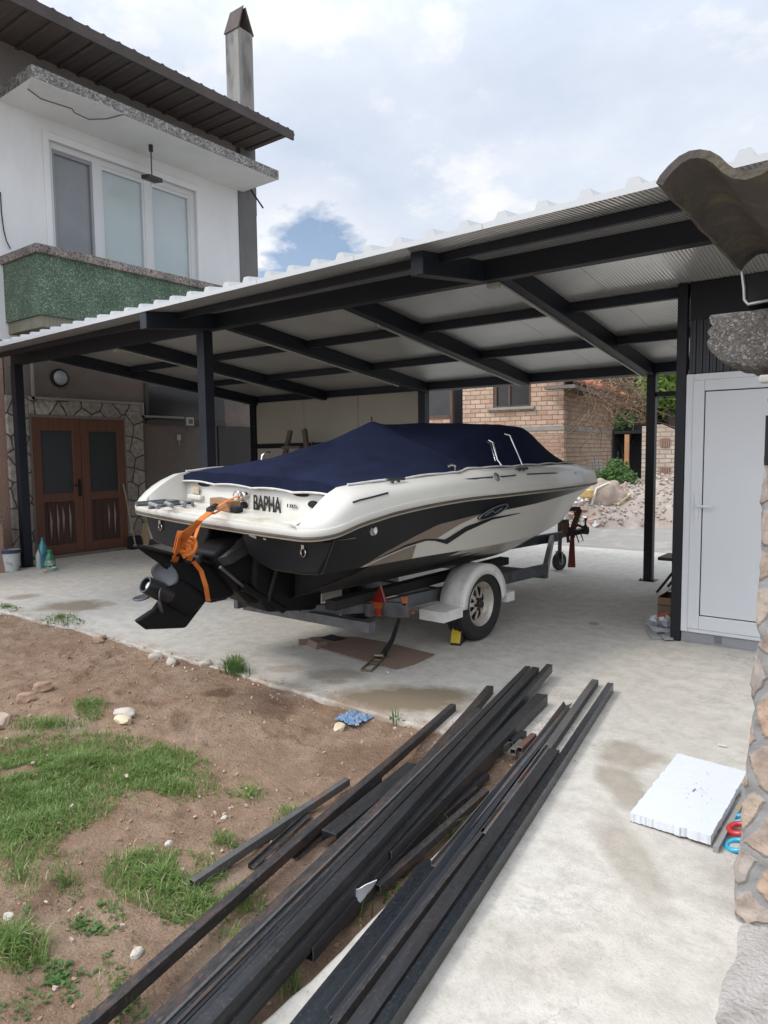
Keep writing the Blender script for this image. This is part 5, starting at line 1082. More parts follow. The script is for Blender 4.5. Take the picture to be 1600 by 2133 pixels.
mb = MB(); mb.box((-.4, -.5, ez_-.12), (ro, -.2, ez_-.03)); mb.box((.05, -.2, ez_-.14), (ro-.02, 9.1, ez_-.02)); build(mb, 'eave_boards', mat('grey_eave_board', (.20, .175, .15), .9, 0, (.10, .085, .075), 4), rf)

# brick annex at right with a perforated wall
D1 = 17.0; an = gd(1336, 1000, D1); an.z = 0; AM = Matrix.Translation(an) @ Matrix.Rotation(AL, 4, 'Z'); AI = AM.inverted()
annex = thing('brick_annex', an, 'low pale brick annex with small slotted openings behind the rubble', 'annex', mw=AM)
def af(px, py): o = AI @ EYE; d = AI.to_3x3() @ ray(px, py); return o+d*((0-o.y)/d.y)
M_brA = brick_mat('dusty_pale_brick', (0, 2), (.50, .42, .33), (.42, .33, .25), (.26, .21, .17), .27, .105)
x1 = af(1352, 900).x; x2 = af(1408, 900).x; zt1 = af(1340, 888).z; zt2 = af(1375, 884).z; zt3 = af(1404, 897).z
mb = MB(); mb.box((0, -.02, -.2), (x1, .25, zt1)); build(mb, 'pillar', M_brA, annex)
mb = MB(); mb.prism([(x1, .05, -.2), (x2+1.5, .05, -.2), (x2+1.5, .05, zt3-.1), (x2, .05, zt3), (af(1378, 884).x, .05, zt2), (x1, .05, zt2)], (0, .2, 0)); build(mb, 'slotted_wall', M_brA, annex)
mb = MB()
for (px, py) in ((1385, 922), (1385, 983)):
    a_, b_ = af(px-10, py+9), af(px+10, py-9)
    mb.box((a_.x, .03, a_.z), (b_.x, .06, b_.z))
op = build(mb, 'slot_opening', mat('dark_hole', (.06, .035, .025)), annex)
mb = MB()
for (px, py) in ((1385, 922), (1385, 983)):
    a_, b_ = af(px-10, py+9), af(px+10, py-9)
    for k in range(5): x = lerp(a_.x, b_.x, (k+.5)/5); mb.box((x-.012, .02, a_.z), (x+.012, .031, b_.z))
build(mb, 'slot_bars', mat('brick_red_bars', (.33, .19, .13), .9), op)
mb = MB(); mb.box((-.75, .9, -.2), (-.01, 1.0, 2.2)); mb.box((-.72, .28, 1.97), (-.02, 1.0, 2.04)); mb.box((-.78, .3, -.2), (-.74, 1.0, 2.1)); build(mb, 'dark_recess', M_dark, annex)
mb = MB(); p0, p1 = af(1303, 958), af(1302, 905); mb.box((p0.x-.05, .1, -.1), (p0.x+.05, .2, p1.z)); build(mb, 'timber_prop', mat('raw_orange_timber', (.42, .22, .09), .8, 0, (.30, .15, .06), 6), annex)

# rubble heap and what lies on it
M_rub = mat('rubble_dust', (.37, .305, .255), .95, 0, (.28, .225, .185), 3, .6, .7, 30, (.42, .38, .34), 5)
rc = gd(1330, 1040, 15.6)
def rz(x, y):
    h = 0
    for (px, d, ax, ay, hh) in ((1245, 15.4, 1.35, 1.0, .62), (1330, 15.6, 1.5, 1.2, .78), (1420, 15.4, 1.6, 1.3, 1.0), (1180, 15.2, 1.1, .8, .35), (1290, 16.5, 2.6, 1.5, .75), (1440, 16.6, 2.6, 1.5, 1.05)):
        c = gd(px, 941, d); r2 = ((x-c.x)/ax)**2+((y-c.y)/ay)**2; h = max(h, hh*max(0, 1-r2)**.8)
    return h*(1+.25*noise.noise(V((x*2, y*2, 0))))+.06*noise.noise(V((x*5, y*5, 0)))*(h > .02)
mb = MB(); mb.grid(lambda u, v: (u, v, -.06+rz(u, v)), frange(-11, 0, 130), frange(12.6, 19.5, 90)); tag(build(mb, 'rubble_heap', M_rub, smooth=80), kind='structure')
def chunk(mb, c, r, mi=0, flat=.7):
    R = Matrix.Rotation(random.random()*6, 3, V((random.random()-.5, random.random()-.5, random.random()-.5)).normalized())
    vs = []
    for x, y, z in ((-1, -1, -1), (1, -1, -1), (1, 1, -1), (-1, 1, -1), (-1, -1, 1), (1, -1, 1), (1, 1, 1), (-1, 1, 1)):
        j = lambda: random.uniform(.55, 1.05)
        vs.append(V(c)+R @ V((x*r*j(), y*r*j()*.8, z*r*j()*flat)))
    mb.hexa(vs, mi)
mb = MB()
for i in range(5200):
    x, y = random.uniform(-9.5, -1.5), random.uniform(12.6, 17.5); h = rz(x, y)
    if h < .05: continue
    r = random.choice((.015, .02, .025, .03, .04, .055, .075)) * random.uniform(.7, 1.3)
    left = (x < -5.1)
    if not left and (r > .05 or random.random() < .35): r *= .5
    mi = random.choice((0, 0, 0, 1, 2, 3) if left else (0, 0, 0, 0, 0, 0, 0, 3))
    chunk(mb, (x, y, -.05+h+r*.2), r, mi)
tag(build(mb, 'rubble', [mat('rubble_stone', (.42, .35, .295), .95, 0, (.31, .255, .21), 9), mat('rubble_white', (.70, .67, .63), .95, 0, (.55, .51, .46), 9), mat('rubble_brick', (.42, .26, .20), .95, 0, (.35, .21, .16), 9), mat('rubble_grey', (.38, .35, .33), .95, 0, (.28, .26, .24), 9)]), kind='stuff')
c = gd(1257, 1035, 15.3); mb = MB()
def sackp(u, v): 
    n_ = V((cos(u)*cos(v), sin(u)*cos(v), sin(v))); k = 1+.25*noise.noise(n_*2.2)
    return c+V((n_.x*.46*k, n_.y*.4*k, n_.z*.42*k-.05))
mb.grid(sackp, frange(0, 2*pi, 30), frange(-.6, pi/2, 14)); tag(build(mb, 'rubble_sack', mat('dusty_woven_sack', (.34, .265, .205), .9, 0, (.25, .19, .15), 6, .7, .5, 20, (.48, .43, .38), 3), smooth=60), 'bulging dusty woven sack on top of the rubble beside the bow of the boat', 'sack')
mb = MB(); mb.tube([gd(1232, 1052, 15.0), gd(1243, 1018, 15.0), gd(1268, 1006, 15.0), gd(1279, 1030, 15.0)], .03, 6); tag(build(mb, 'pale_hose', mat('pale_hose', (.60, .54, .44), .7), smooth=60), 'pale loop of plastic draped over the woven sack on the rubble', 'hose')
mb = MB(); mb.beam(gd(1283, 1052, 14.9), gd(1312, 1029, 15.1), .09, .04); tag(build(mb, 'plank', mat('yellow_plank', (.55, .44, .24), .8, 0, (.42, .32, .17), 6)), 'yellow wooden plank sticking up from the rubble', 'plank')
mb = MB(); mb.obox(gd(1222, 1028, 14.9), (.12, .02, 0), (0, .1, 0), (0, 0, .09)); tag(build(mb, 'foam_block', mat('yellow_foam', (.58, .40, .15), .9, 0, (.48, .32, .12), 9), bevel=.03), 'yellowish foam block on the rubble just under the bow of the boat', 'foam block')

# ---- vegetation
def leaf_mat(name, c, c2, tr=.25):
    m_, N_, L_, b_ = nodes(name); oi = N_.new('ShaderNodeNewGeometry')
    n_ = nnoise(N_, L_, objvec(N_), 3, 4); rnd = oi.outputs['Random Per Island']
    L_.new(nmix(N_, L_, nrange(N_, L_, nmath(N_, L_, 'ADD', nmath(N_, L_, 'MULTIPLY', n_, .6), nmath(N_, L_, 'MULTIPLY', rnd, .5)), .25, .75), c, c2), b_.inputs['Base Color'])
    b_.inputs['Roughness'].default_value = .6; b_.inputs['Specular IOR Level'].default_value = .3
    t_ = N_.new('ShaderNodeBsdfTranslucent'); t_.inputs[0].default_value = (*[x*1.4 for x in c2], 1); mx_ = N_.new('ShaderNodeMixShader'); mx_.inputs[0].default_value = tr
    L_.new(b_.outputs[0], mx_.inputs[1]); L_.new(t_.outputs[0], mx_.inputs[2]); L_.new(mx_.outputs[0], N_['Material Output'].inputs[0]); return m_
M_leafL = leaf_mat('bright_leaf', (.09, .16, .03), (.20, .30, .06)); M_leafD = leaf_mat('dark_leaf', (.018, .04, .012), (.045, .08, .022)); M_leafM = leaf_mat('bush_leaf', (.035, .085, .02), (.09, .16, .04))
M_bark = mat('bark', (.09, .07, .055), .95, 0, (.05, .04, .03), 9, .7, .5, 30)
M_grass = leaf_mat('grass_blade', (.066, .125, .026), (.17, .25, .064)); M_weed = leaf_mat('weed_leaf', (.04, .09, .02), (.10, .175, .045))
M_dry = leaf_mat('dry_blade', (.30, .25, .14), (.40, .34, .2), .1)
def leaves(mb, blobs, n, s):
    tot = sum(r**2 for _, r in blobs)
    for c, r in blobs:
        c = V(c)
        for i in range(int(n*r*r/tot)):
            d = V((random.gauss(0, 1), random.gauss(0, 1), random.gauss(0, 1))).normalized()*r*random.random()**.4
            if noise.noise((c+d)*(1.6/max(r, .3))+V((3, 1, 7))) < -.18: continue
            p = c+d; a = V((random.gauss(0, 1), random.gauss(0, 1), random.gauss(0, .7))).normalized(); b_ = a.orthogonal().normalized(); k = s*random.uniform(.6, 1.3)
            mb.add([p-a*k, p-b_*k*.42, p+a*k, p+b_*k*.42], [(0, 1, 2, 3)])
def tree(name, base, h, blobs, n, s, lm, label, cat='tree'):
    t = thing(name, base, label, cat); tr = MB(); b = V(base); top = V(blobs[0][0])
    tr.tube([b, lerp(b, top, .4)+V((.05, .03, 0)), lerp(b, top, .75), top], [h*.04, h*.032, h*.024, h*.012], 8)
    for c, r in blobs[1:]: tr.tube([lerp(b, top, .5), lerp(lerp(b, top, .6), V(c), .55)+V((0, 0, .1)), V(c)], [h*.02, h*.013, h*.005], 6)
    build(tr, 'trunk', M_bark, t, smooth=60)
    lf = MB(); leaves(lf, blobs, n, s); build(lf, 'crown', lm, t, recalc=False); return t
def blobs_at(lst): return [(gd(px, py, d), r) for px, py, d, r in lst]
b0 = gd(1398, 941, 25); b0.z = 0
tree('tree', b0, 5, blobs_at([(1396, 800, 25, 1.0), (1372, 812, 24.5, .8), (1425, 790, 25, 1.2), (1388, 770, 25, 1.0), (1400, 830, 24.6, .7), (1380, 760, 24, .7)]), 5200, .12, M_leafL, 'bright green leafy tree behind the slotted brick annex')
b0 = gd(1330, 941, 27.5); b0.z = 0
tree('tree', b0, 6, blobs_at([(1330, 800, 27.5, 1.7), (1290, 790, 28, 1.5), (1370, 850, 26.5, 1.4), (1405, 860, 26.5, 1.3), (1440, 820, 28, 1.8), (1250, 770, 29, 1.5), (1340, 870, 26, 1.2), (1310, 850, 25, 1.0)]), 9000, .13, M_leafD, 'dark shady tree behind the brick house and the annex')
# bush by the recess
b0 = gd(1287, 1010, 16.6); b0.z = .3; bsh = thing('bush', b0, 'green bush growing out of the rubble in front of the dark recess', 'bush')
mb = MB(); leaves(mb, blobs_at([(1283, 1000, 16.6, .42), (1300, 1005, 16.5, .36), (1265, 1003, 16.7, .3), (1285, 980, 16.8, .3), (1238, 995, 16.6, .22)]), 2600, .055, M_leafM) if False else leaves(mb, blobs_at([(1283, 1000, 16.6, .42), (1300, 1005, 16.5, .36), (1265, 1003, 16.7, .3), (1285, 980, 16.8, .3), (1238, 995, 16.6, .22)]), 2600, .055); build(mb, 'foliage', M_leafM, bsh, recalc=False)
mb = MB()
for i in range(14):
    x = random.uniform(1240, 1312); mb.tube([gd(x, 1030, 16.6), gd(x+random.uniform(-12, 12), random.uniform(935, 985), 16.6)], .006, 5)
build(mb, 'stem', M_bark, bsh)
# bare creeper hanging over the corner of the brick house
cr = thing('dry_creeper', gd(1290, 850, 18), 'tangle of bare brown creeper stems over the corner of the brick house', 'creeper')
mb = MB()
for i in range(300):
    x, y = random.uniform(1205, 1345), random.uniform(765, 885); p = gd(x, y, random.uniform(17.6, 19.3)); pts = [p]; d = V((random.uniform(-1, 1), random.uniform(-.4, .4), random.uniform(-1.0, .35))).normalized()
    for k in range(6):
        d = (d+V((random.gauss(0, .35), random.gauss(0, .3), random.gauss(-.06, .3)))).normalized(); pts.append(pts[-1]+d*random.uniform(.12, .26))
    r = random.choice((.006, .008, .012)); mb.tube(pts, [r*(1-.1*k) for k in range(7)], 4)
build(mb, 'stems', mat('dry_stem', (.13, .08, .052), .95, 0, (.22, .145, .095), 9), cr, smooth=60)
mb = MB(); leaves(mb, blobs_at([(1262, 805, 18.6, .45), (1300, 815, 18.4, .6), (1325, 850, 18, .5), (1290, 860, 18.2, .45)]), 900, .05); build(mb, 'dry_leaves', leaf_mat('dry_leaf', (.13, .08, .045), (.25, .15, .09), .1), cr, recalc=False)
mb = MB(); leaves(mb, blobs_at([(1298, 880, 18, .28)]), 500, .06); build(mb, 'green_leaves', M_leafM, cr, recalc=False)

# ================================================================== RIGHT FOREGROUND: stone outbuilding corner with its roof edge
ob = thing('stone_outbuilding', (-.1, 2.6, 0), 'corner of an old stone outbuilding with curved roof tiles at the right edge', 'outbuilding')
M_pst = stone_mat('rubble_stone_wall', (0, 2), 6.4, [(.40, .31, .245), (.46, .30, .19), (.35, .31, .275), (.50, .38, .275), (.42, .34, .285)], (.31, .295, .275), .12, 1., .55)
PE = sorted([(gy(a, b, 2.45).z, gy(a, b, 2.45).x) for a, b in ((1600, 800), (1599, 845), (1594, 900), (1591, 960), (1590, 1067), (1584, 1160), (1577, 1228), (1573, 1262), (1574, 1303), (1582, 1322), (1581, 1338), (1575, 1357), (1568, 1389), (1567, 1457), (1573, 1490), (1567, 1500), (1558, 1567), (1551, 1620), (1549, 1640), (1544, 1672), (1542, 1740), (1535, 1800), (1531, 1850), (1530, 1905), (1548, 1925))])
def pil(u, v):     # front face u: across, v: up; rough silhouette
    zt_ = 1.86; z = v*zt_-.02
    edge_ = interp(PE, z)+.004*noise.noise(V((2, z*30, 1)))
    return edge_, z
mb = MB()
vv = frange(0, 1, 110)
def bump_(x, z, s=1.): return .02*noise.noise(V((x*7*s, z*6*s, 2)))+.014*noise.noise(V((x*22, z*22, 5)))+.006*noise.noise(V((x*60, z*60, 5)))
mb.grid(lambda u, v: (lerp(pil(u, v)[0], .55, u**1.2), 2.44+bump_(lerp(pil(u, v)[0], .55, u**1.2), pil(u, v)[1])+(.02 if u < .01 else 0), pil(u, v)[1]), [0]+frange(.02, 1, 40), vv)
mb.grid(lambda u, v: (pil(0, v)[0]+(bump_(u*.9+3, pil(0, v)[1]) if u > 0 else 0), 2.44+.02+bump_(pil(0, v)[0], pil(0, v)[1])*(1-u)+u*.42, pil(0, v)[1]), frange(0, 1, 20), vv)
mb.grid(lambda u, v: (lerp(pil(0, v)[0], .55, u), 2.88, pil(0, v)[1]), [0, 1], vv)
build(mb, 'stone_pier', M_pst, ob, smooth=60)
# broken concrete lintel on top of the pier
def lum(i, j, k):
    pass
lx = [gy(1481, 660, 2.40).x, .6]; lzt = gy(1520, 648, 2.40).z; mb = MB()
def lint(u, t):
    x = lerp(lx[0], lx[1], u**1.5); zb_ = lzt-.085-.10*min(1, u*5)-.04*max(0, noise.noise(V((x*9, 0, 2))))+.012*noise.noise(V((x*24, 1, 1)))
    r = t*2*pi; top_ = lzt+.004*noise.noise(V((x*20, 3, 3)))
    yc_, hy, hz_ = 2.56, .17, (top_-zb_)/2; zc_ = (top_+zb_)/2
    cx_, cz_ = cos(r), sin(r); p_ = 9; k_ = (abs(cx_)**p_+abs(cz_)**p_)**(-1/p_)
    n_ = .006*noise.noise(V((x*16, cx_*2, cz_*2)))*(1 if cz_ < .3 else .2)
    return V((x+.018*noise.noise(V((cx_*3, cz_*3, 9)))*(1 if u < .05 else .3), yc_+cx_*k_*(hy+n_), zc_+cz_*k_*(hz_+n_)))
us_ = [0, .004]+frange(.02, 1, 110)
mb.grid(lint, us_, frange(0, 1, 96)); mb.add([lint(0, t) for t in frange(0, 1, 96)[:-1]], [tuple(range(96))])
build(mb, 'broken_lintel', speckle_mat('exposed_aggregate', [(.075, .065, .058), (.13, .115, .10), (.17, .155, .14), (.095, .08, .068), (.34, .32, .30)], 190, .95, .7), ob, smooth=30)
# pantiles: S profile running back from the eave
TY = 1.62; rim = [(1366, 381), (1374, 366), (1392, 345), (1414, 325), (1436, 314), (1458, 310), (1480, 314), (1500, 326), (1518, 343), (1536, 354), (1556, 356), (1580, 348), (1604, 332), (1640, 296), (1690, 262), (1740, 250)]
R = [gy(x, y, TY) for x, y in rim]; TL = .86
M_pan = mat('old_concrete_pantile', (.08, .066, .055), .95, 0, (.04, .034, .03), 4, .7, .6, 30, (.17, .14, .07), 9, mix3=.9)
def tile_pts(Rp, dx=0.):
    mb = MB(); n = len(Rp); th = .017; rows = frange(0, 1, 24); nr = []
    for i in range(n):
        a, b = Rp[max(0, i-1)], Rp[min(n-1, i+1)]; t = (b-a).normalized(); nr.append(V((t.z, 0, -t.x)))   # downwards normal
    def q(i, t, lo):
        w_ = .0025*noise.noise(V((i*.5, t*5, 2)))*(1 if 0 < t else .6); p = Rp[i]+V((dx, t*TL, -.012*t)); p.z += w_; p.x += .005*noise.noise(V((t*10, 4, i*.02)))*(i == 0)
        return p+(nr[i]*th if lo else V((0, 0, 0)))
    mb.grid(lambda t, i: q(i, t, False), rows, list(range(n))); mb.grid(lambda t, i: q(i, t, True), rows, list(range(n)))
    mb.grid(lambda l, i: q(i, 0, l), [0, 1], list(range(n))); mb.grid(lambda l, i: q(i, 1, l), [0, 1], list(range(n)))
    mb.grid(lambda t, l: q(0, t, l), rows, [0, 1]); mb.grid(lambda t, l: q(n-1, t, l), rows, [0, 1])
    return mb
build(tile_pts(R), 'roof_tile', M_pan, ob, smooth=50)
mb = MB(); g = gy(1551, 571, 2.38); yy = 2.40; zt0 = gy(1551, 572, yy).z; zt1_ = gy(1555, 634, yy).z; xg = gy(1551, 572, yy).x
mb.box((xg, yy+.004, zt1_+.003), (.6, yy+.25, zt0)); build(mb, 'eave_board', M_dark, ob)  # black box; the dark inside the gutter is put into its colour
mb = MB(); mb.tube([gy(1546, 566, yy), gy(1550, 600, yy), gy(1551, 624, yy), gy(1558, 634, yy), gy(1600, 626, yy), gy(1700, 612, yy)], .005, 6); build(mb, 'gutter_bracket', mat('zinc_bracket', (.40, .39, .37), .5, .5), ob, smooth=60)
mb = MB(); p = gy(1590, 790, 2.40); mb.obox(p+V((.02, 0, 0)), (.03, 0, 0), (0, .02, 0), (0, 0, .012)); mb.obox(p+V((.035, 0, -.03)), (.012, 0, .005), (0, .02, 0), (0, 0, .025)); build(mb, 'pipe_clip', mat('ivory_plastic', (.40, .385, .35)), ob, bevel=.006)
mb = MB(); p = gy(1598, 880, 2.42); mb.box((p.x, 2.39, p.z-.13), (p.x+.1, 2.43, p.z+.02)); build(mb, 'dark_patch', M_dark, ob)

# ================================================================== THINGS ON THE SLAB
# foam board and the toy rings under it
st = thing('foam_board', gz(1430, 1680), 'white polystyrene board with ragged edges lying on the path by the stone pier', 'foam board')
q = [gz(1312, 1712, 0), gz(1480, 1768, 0), gz(1556, 1630, 0), gz(1412, 1585, 0)]
M_foam = mat('white_polystyrene', (.62, .63, .65), .8, 0, (.58, .59, .61), 22, .6, .18, 120)
mb = MB()
def fo(u, v): return lerp(lerp(q[0], q[1], u), lerp(q[3], q[2], u), v)
n = 46; zt_ = .040
def ft(i, j):
    u, v = i/n, j/n; p = fo(u, v); e = .0
    w_ = .008*noise.noise(V((u*9, v*14, 1)))+.006*noise.noise(V((u*34, v*60, 4)))
    ctr = fo(.5, .5)
    if i in (0, n) or j in (0, n): p = p+(p-ctr).normalized()*w_
    return V((p.x, p.y, zt_+.012*u+.0012*noise.noise(V((u*40, v*40, 0)))))
T = [[ft(i, j) for j in range(n+1)] for i in range(n+1)]
mb.grid(lambda i, j: T[i][j], range(n+1), range(n+1))
ring = [T[i][0] for i in range(n)]+[T[n][j] for j in range(n)]+[T[i][n] for i in range(n, 0, -1)]+[T[0][j] for j in range(n, 0, -1)]
m_ = len(ring); mid_ = [p+(p-fo(.5, .5)).normalized()*.0015*random.uniform(-1, 1.2)+V((0, 0, -.02)) for p in ring]; low_ = [V((p.x+random.uniform(-.001, .001), p.y+random.uniform(-.001, .001), p.z-.036)) for p in ring]
mb.add(ring+mid_+low_, [(i, (i+1) % m_, m_+(i+1) % m_, m_+i) for i in range(m_)]+[(m_+i, m_+(i+1) % m_, 2*m_+(i+1) % m_, 2*m_+i) for i in range(m_)])
build(mb, 'board', M_foam, st, smooth=40)
mb = MB()
for i in range(34):
    u, v = random.gauss(.58, .16), random.gauss(.5, .2)
    if not (.05 < u < .95 and .05 < v < .95): continue
    p = fo(u, v)+V((0, 0, zt_+.012*u+.001)); r = random.uniform(.001, .0032); mb.lathe([(r, 0), (0, .0012)], p, (0, 0, 1), 6)
a = fo(.52, .48)+V((0, 0, zt_+.009)); mb.tube([a, a+V((.004, .015, .004)), a+V((.003, .03, .001))], .002, 5)
build(mb, 'dirt_specks', mat('dirt_speck', (.09, .07, .055), .9), st)
mb = MB(); p1, p2 = gz(1484, 1768, .012), gz(1552, 1640, .012); mb.beam(p1+V((.012, 0, 0)), p2+V((.02, 0, 0)), .02, .024); build(mb, 'grey_underlay', mat('grey_batten', (.26, .25, .235), .8), st)
M_cyan = mat('cyan_plastic', (.04, .38, .55), .3, 0, (.04, .33, .50), 4, coat=.3); M_red = mat('red_plastic', (.50, .025, .022), .35, 0, (.42, .02, .02), 4, coat=.3)
for (px, py, r, mt, lab, z, tr) in ((1537, 1760, .040, M_cyan, 'large cyan plastic ring, nearest of the toys between the foam board and the stone pier', .012, .0095), (1541, 1726, .040, M_red, 'red plastic ring between the two cyan rings beside the foam board', .030, .012), (1540, 1705, .026, M_cyan, 'small cyan plastic ring behind the red ring beside the foam board', .022, .009)):
    c = gz(px, py, z); mb = MB(); mb.tube([c+V((r*cos(t), r*1.15*sin(t), .012*cos(t))) for t in frange(0, 2*pi, 40)], tr, 12, cap=False)
    tag(build(mb, 'toy_ring', mt, smooth=80), lab, 'toy ring', 'plastic toy rings by the foam board')
mb = MB(); a = gz(1552, 1672, .02); mb.tube([a, a+V((-.012, -.05, 0)), a+V((-.02, -.09, 0))], .006, 6); tag(build(mb, 'yellow_cord', mat('ochre_cord', (.40, .27, .06), .7)), 'short ochre cord tucked along the right edge of the foam board', 'cord')
mb = MB(); mb.obox(gz(1505, 1553, .008), (.02, .003, 0), (-.001, .006, 0), (0, 0, .005)); tag(build(mb, 'wood_chip', mat('pale_chip', (.55, .52, .46), .8), bevel=.002), 'tiny pale chip lying on the bare concrete between the shed and the foam board', 'chip')

# by the shed: bench, carton, dish, loose tiles
bn = thing('bench', (-1.85, 7.95, 0), 'dark wooden bench with bent black metal legs behind the shed post', 'bench')
L1, L2 = gz(1368, 1236), gz(1391, 1224); zt_ = .44
p = gz(1375, 1160, zt_)
mb = MB()
for k in range(3): mb.box((p.x-.02, p.y-.02+k*.13, zt_-.035), (-1.5, p.y+.10+k*.13, zt_))
build(mb, 'seat', wood_mat('dark_bench_slats', (.055, .032, .022), (.035, .02, .015), 'X'), bn, bevel=.008)
for l in (L1, L2):
    mb = MB(); mb.tube([l+V((0, 0, .01)), l+V((.22, .06, .34)), l+V((.26, .07, .39)), l+V((.36, .07, zt_-.045))], .014, 8); build(mb, 'leg', M_steelb, bn, smooth=50)
cx0 = gz(1366, 1284); ct_ = thing('carton', cx0, 'open brown cardboard carton with dark flaps on the floor behind the shed post', 'carton')
mb = MB(); x0, y0 = cx0.x+.02, cx0.y-.02; mb.box((x0, y0, .0), (x0+.26, y0+.012, .19)); mb.box((x0, y0+.012, 0), (x0+.012, y0+.3, .19)); mb.box((x0+.25, y0+.012, 0), (x0+.262, y0+.3, .19)); mb.box((x0+.012, y0+.29, 0), (x0+.25, y0+.302, .19)); mb.box((x0+.012, y0+.012, .002), (x0+.25, y0+.29, .02)); build(mb, 'carton_body', mat('kraft_carton', (.25, .165, .10), .9, 0, (.20, .125, .075), 4), ct_)
mb = MB(); mb.hexa([(x0, y0, .19), (x0+.006, y0, .19), (x0+.006, y0+.3, .19), (x0, y0+.3, .19), (x0+.02, y0-.0, .205), (x0+.026, y0, .205), (x0+.15, y0+.3, .31), (x0+.144, y0+.3, .31)]); mb.box((x0+.1, y0+.3, .17), (x0+.26, y0+.306, .25)); mb.box((x0, y0-.004, .115), (x0+.26, y0-.001, .122)); build(mb, 'flap', M_dark, ct_)
bc = gz(1383, 1306, .04); bo_ = thing('dish', gz(1383, 1308), 'white plastic dish holding a red roller and crumpled film beside the carton', 'dish')
mb = MB(); mb.lathe([(0, 0), (.10, 0), (.13, .05), (.135, .055), (.125, .052), (.095, .008), (0, .008)], (bc.x, bc.y, .008), (0, 0, 1), 28); build(mb, 'bowl', M_white, bo_, smooth=45)
mb = MB(); mb.tube([gz(1372, 1288, .10), gz(1392, 1281, .12)], .028, 12); build(mb, 'red_roller', mat('red_roller', (.42, .06, .03), .7, 0, (.5, .18, .1), 20), bo_, smooth=40)
mb = MB()
for i in range(26):
    c = V((bc.x+random.gauss(-.04, .06), bc.y+random.gauss(0, .05), .07+random.uniform(-.01, .05))); a = V((random.gauss(0, 1), random.gauss(0, 1), random.gauss(0, 1))).normalized()*.035; b_ = a.orthogonal().normalized()*.025; mb.add([c-a, c-b_, c+a, c+b_+V((0, 0, .01))], [(0, 1, 2), (0, 2, 3)])
build(mb, 'crumpled_film', mat('crumpled_film', (.55, .56, .55), .25), bo_)
mb = MB(); mb.prism([gz(1344, 1311, .004), gz(1377, 1310, .004), gz(1386, 1331, .004), gz(1357, 1331, .004)], (0, 0, .009)); tag(build(mb, 'loose_tile', mat('loose_grey_tile', (.33, .325, .30), .5, 0, (.27, .265, .25), 6), bevel=.001), 'grey floor tile, the left one of two leaning by the shed post', 'tile', 'loose floor tiles')
mb = MB(); mb.prism([gz(1366, 1312, .014), gz(1406, 1306, .014), gz(1403, 1333, .014), gz(1384, 1333, .014)], (0, 0, .009)); tag(build(mb, 'loose_tile', mat('loose_grey_tile', (.33, .325, .30)), bevel=.001), 'grey floor tile overlapping its neighbour, touching the shed post', 'tile', 'loose floor tiles')
mb = MB(); mb.beam(gz(1368, 1319, .028), gz(1384, 1318, .028), .008, .006); tag(build(mb, 'wire_offcut', M_dark), 'dark offcut of wire lying on the loose grey tiles', 'offcut')

# by the house: bucket, bottles, broom, low wall, step ladder
c = gz(22, 1190); bk = thing('bucket', c, 'white plastic bucket with a dark blue rim beside the left carport post', 'bucket')
mb = MB(); mb.lathe([(0, .002), (.105, .002), (.135, .27), (.138, .30), (.130, .30), (.1, .01), (0, .01)], c, (0, 0, 1), 32); build(mb, 'pail', mat('scuffed_white_pail', (.50, .50, .48), .5, 0, (.43, .43, .41), 5, c3=(.16, .16, .14), s3=14, mix3=.5), bk, smooth=45)
mb = MB(); mb.lathe([(.133, .255), (.142, .257), (.144, .30), (.134, .302)], c, (0, 0, 1), 32); build(mb, 'rim_band', mat('dark_blue_rim', (.025, .04, .085), .4), bk, smooth=40)
def bottle(px, py, prof, mt, lab, capm, capr, lbl=None):
    c = gz(px, py); t = thing('bottle', c, lab, 'bottle', 'bottles beside the brown door')
    mb = MB(); mb.lathe([(0, .002)]+prof, c, (0, 0, 1), 20); build(mb, 'body', mt, t, smooth=50); z = prof[-1][1]
    mb = MB(); mb.lathe([(capr, z-.01), (capr, z+.022), (0, z+.022)], c, (0, 0, 1), 14); build(mb, 'cap', capm, t, smooth=40)
    if lbl: mb = MB(); mb.lathe([(lbl[0], lbl[1]), (lbl[0], lbl[2])], c, (0, 0, 1), 20); build(mb, 'label_band', lbl[3], t, smooth=40)
M_teal = mat('teal_plastic', (.03, .19, .21), .2, 0, (.02, .14, .17), 6, coat=.4)
bottle(91, 1183, [(.055, .002), (.06, .02), (.06, .26), (.05, .32), (.02, .38), (.016, .41)], M_teal, 'tall teal plastic bottle standing in front of the brown door', M_teal, .019, (.0612, .10, .20, mat('blue_label', (.03, .09, .16), .5)))
bottle(105, 1186, [(.06, .002), (.068, .02), (.068, .16), (.05, .20), (.025, .23), (.022, .25)], mat('green_bottle', (.03, .13, .06), .3), 'green bottle with a white label beside the tall teal bottle', mat('green_cap', (.02, .2, .08), .4), .03, (.0695, .06, .13, mat('white_green_label', (.45, .48, .44), .6, 0, (.04, .16, .07), 18, .3)))
bottle(82, 1184, [(.04, .002), (.042, .02), (.042, .18), (.03, .22), (.014, .24)], mat('cloudy_plastic', (.33, .34, .32), .3), 'small cloudy bottle with a pink cap left of the tall teal bottle', mat('pink_cap', (.5, .2, .2), .5), .018)
c = gz(106, 1189); mb = MB(); mb.lathe([(0, .002), (.07, .002), (.085, .045), (.08, .045), (.06, .01), (0, .01)], c, (0, 0, 1), 24); tag(build(mb, 'small_tub', mat('pale_green_tub', (.30, .36, .32), .5), smooth=45), 'small pale green tub at the foot of the bottles', 'tub')
c = gz(94, 1193); mb = MB(); chunk(mb, c+V((0, 0, .02)), .035); tag(build(mb, 'brick_chip', mat('rubble_brick', (.34, .17, .115)), bevel=.004), 'reddish chip of brick on the concrete below the bottles', 'chip')
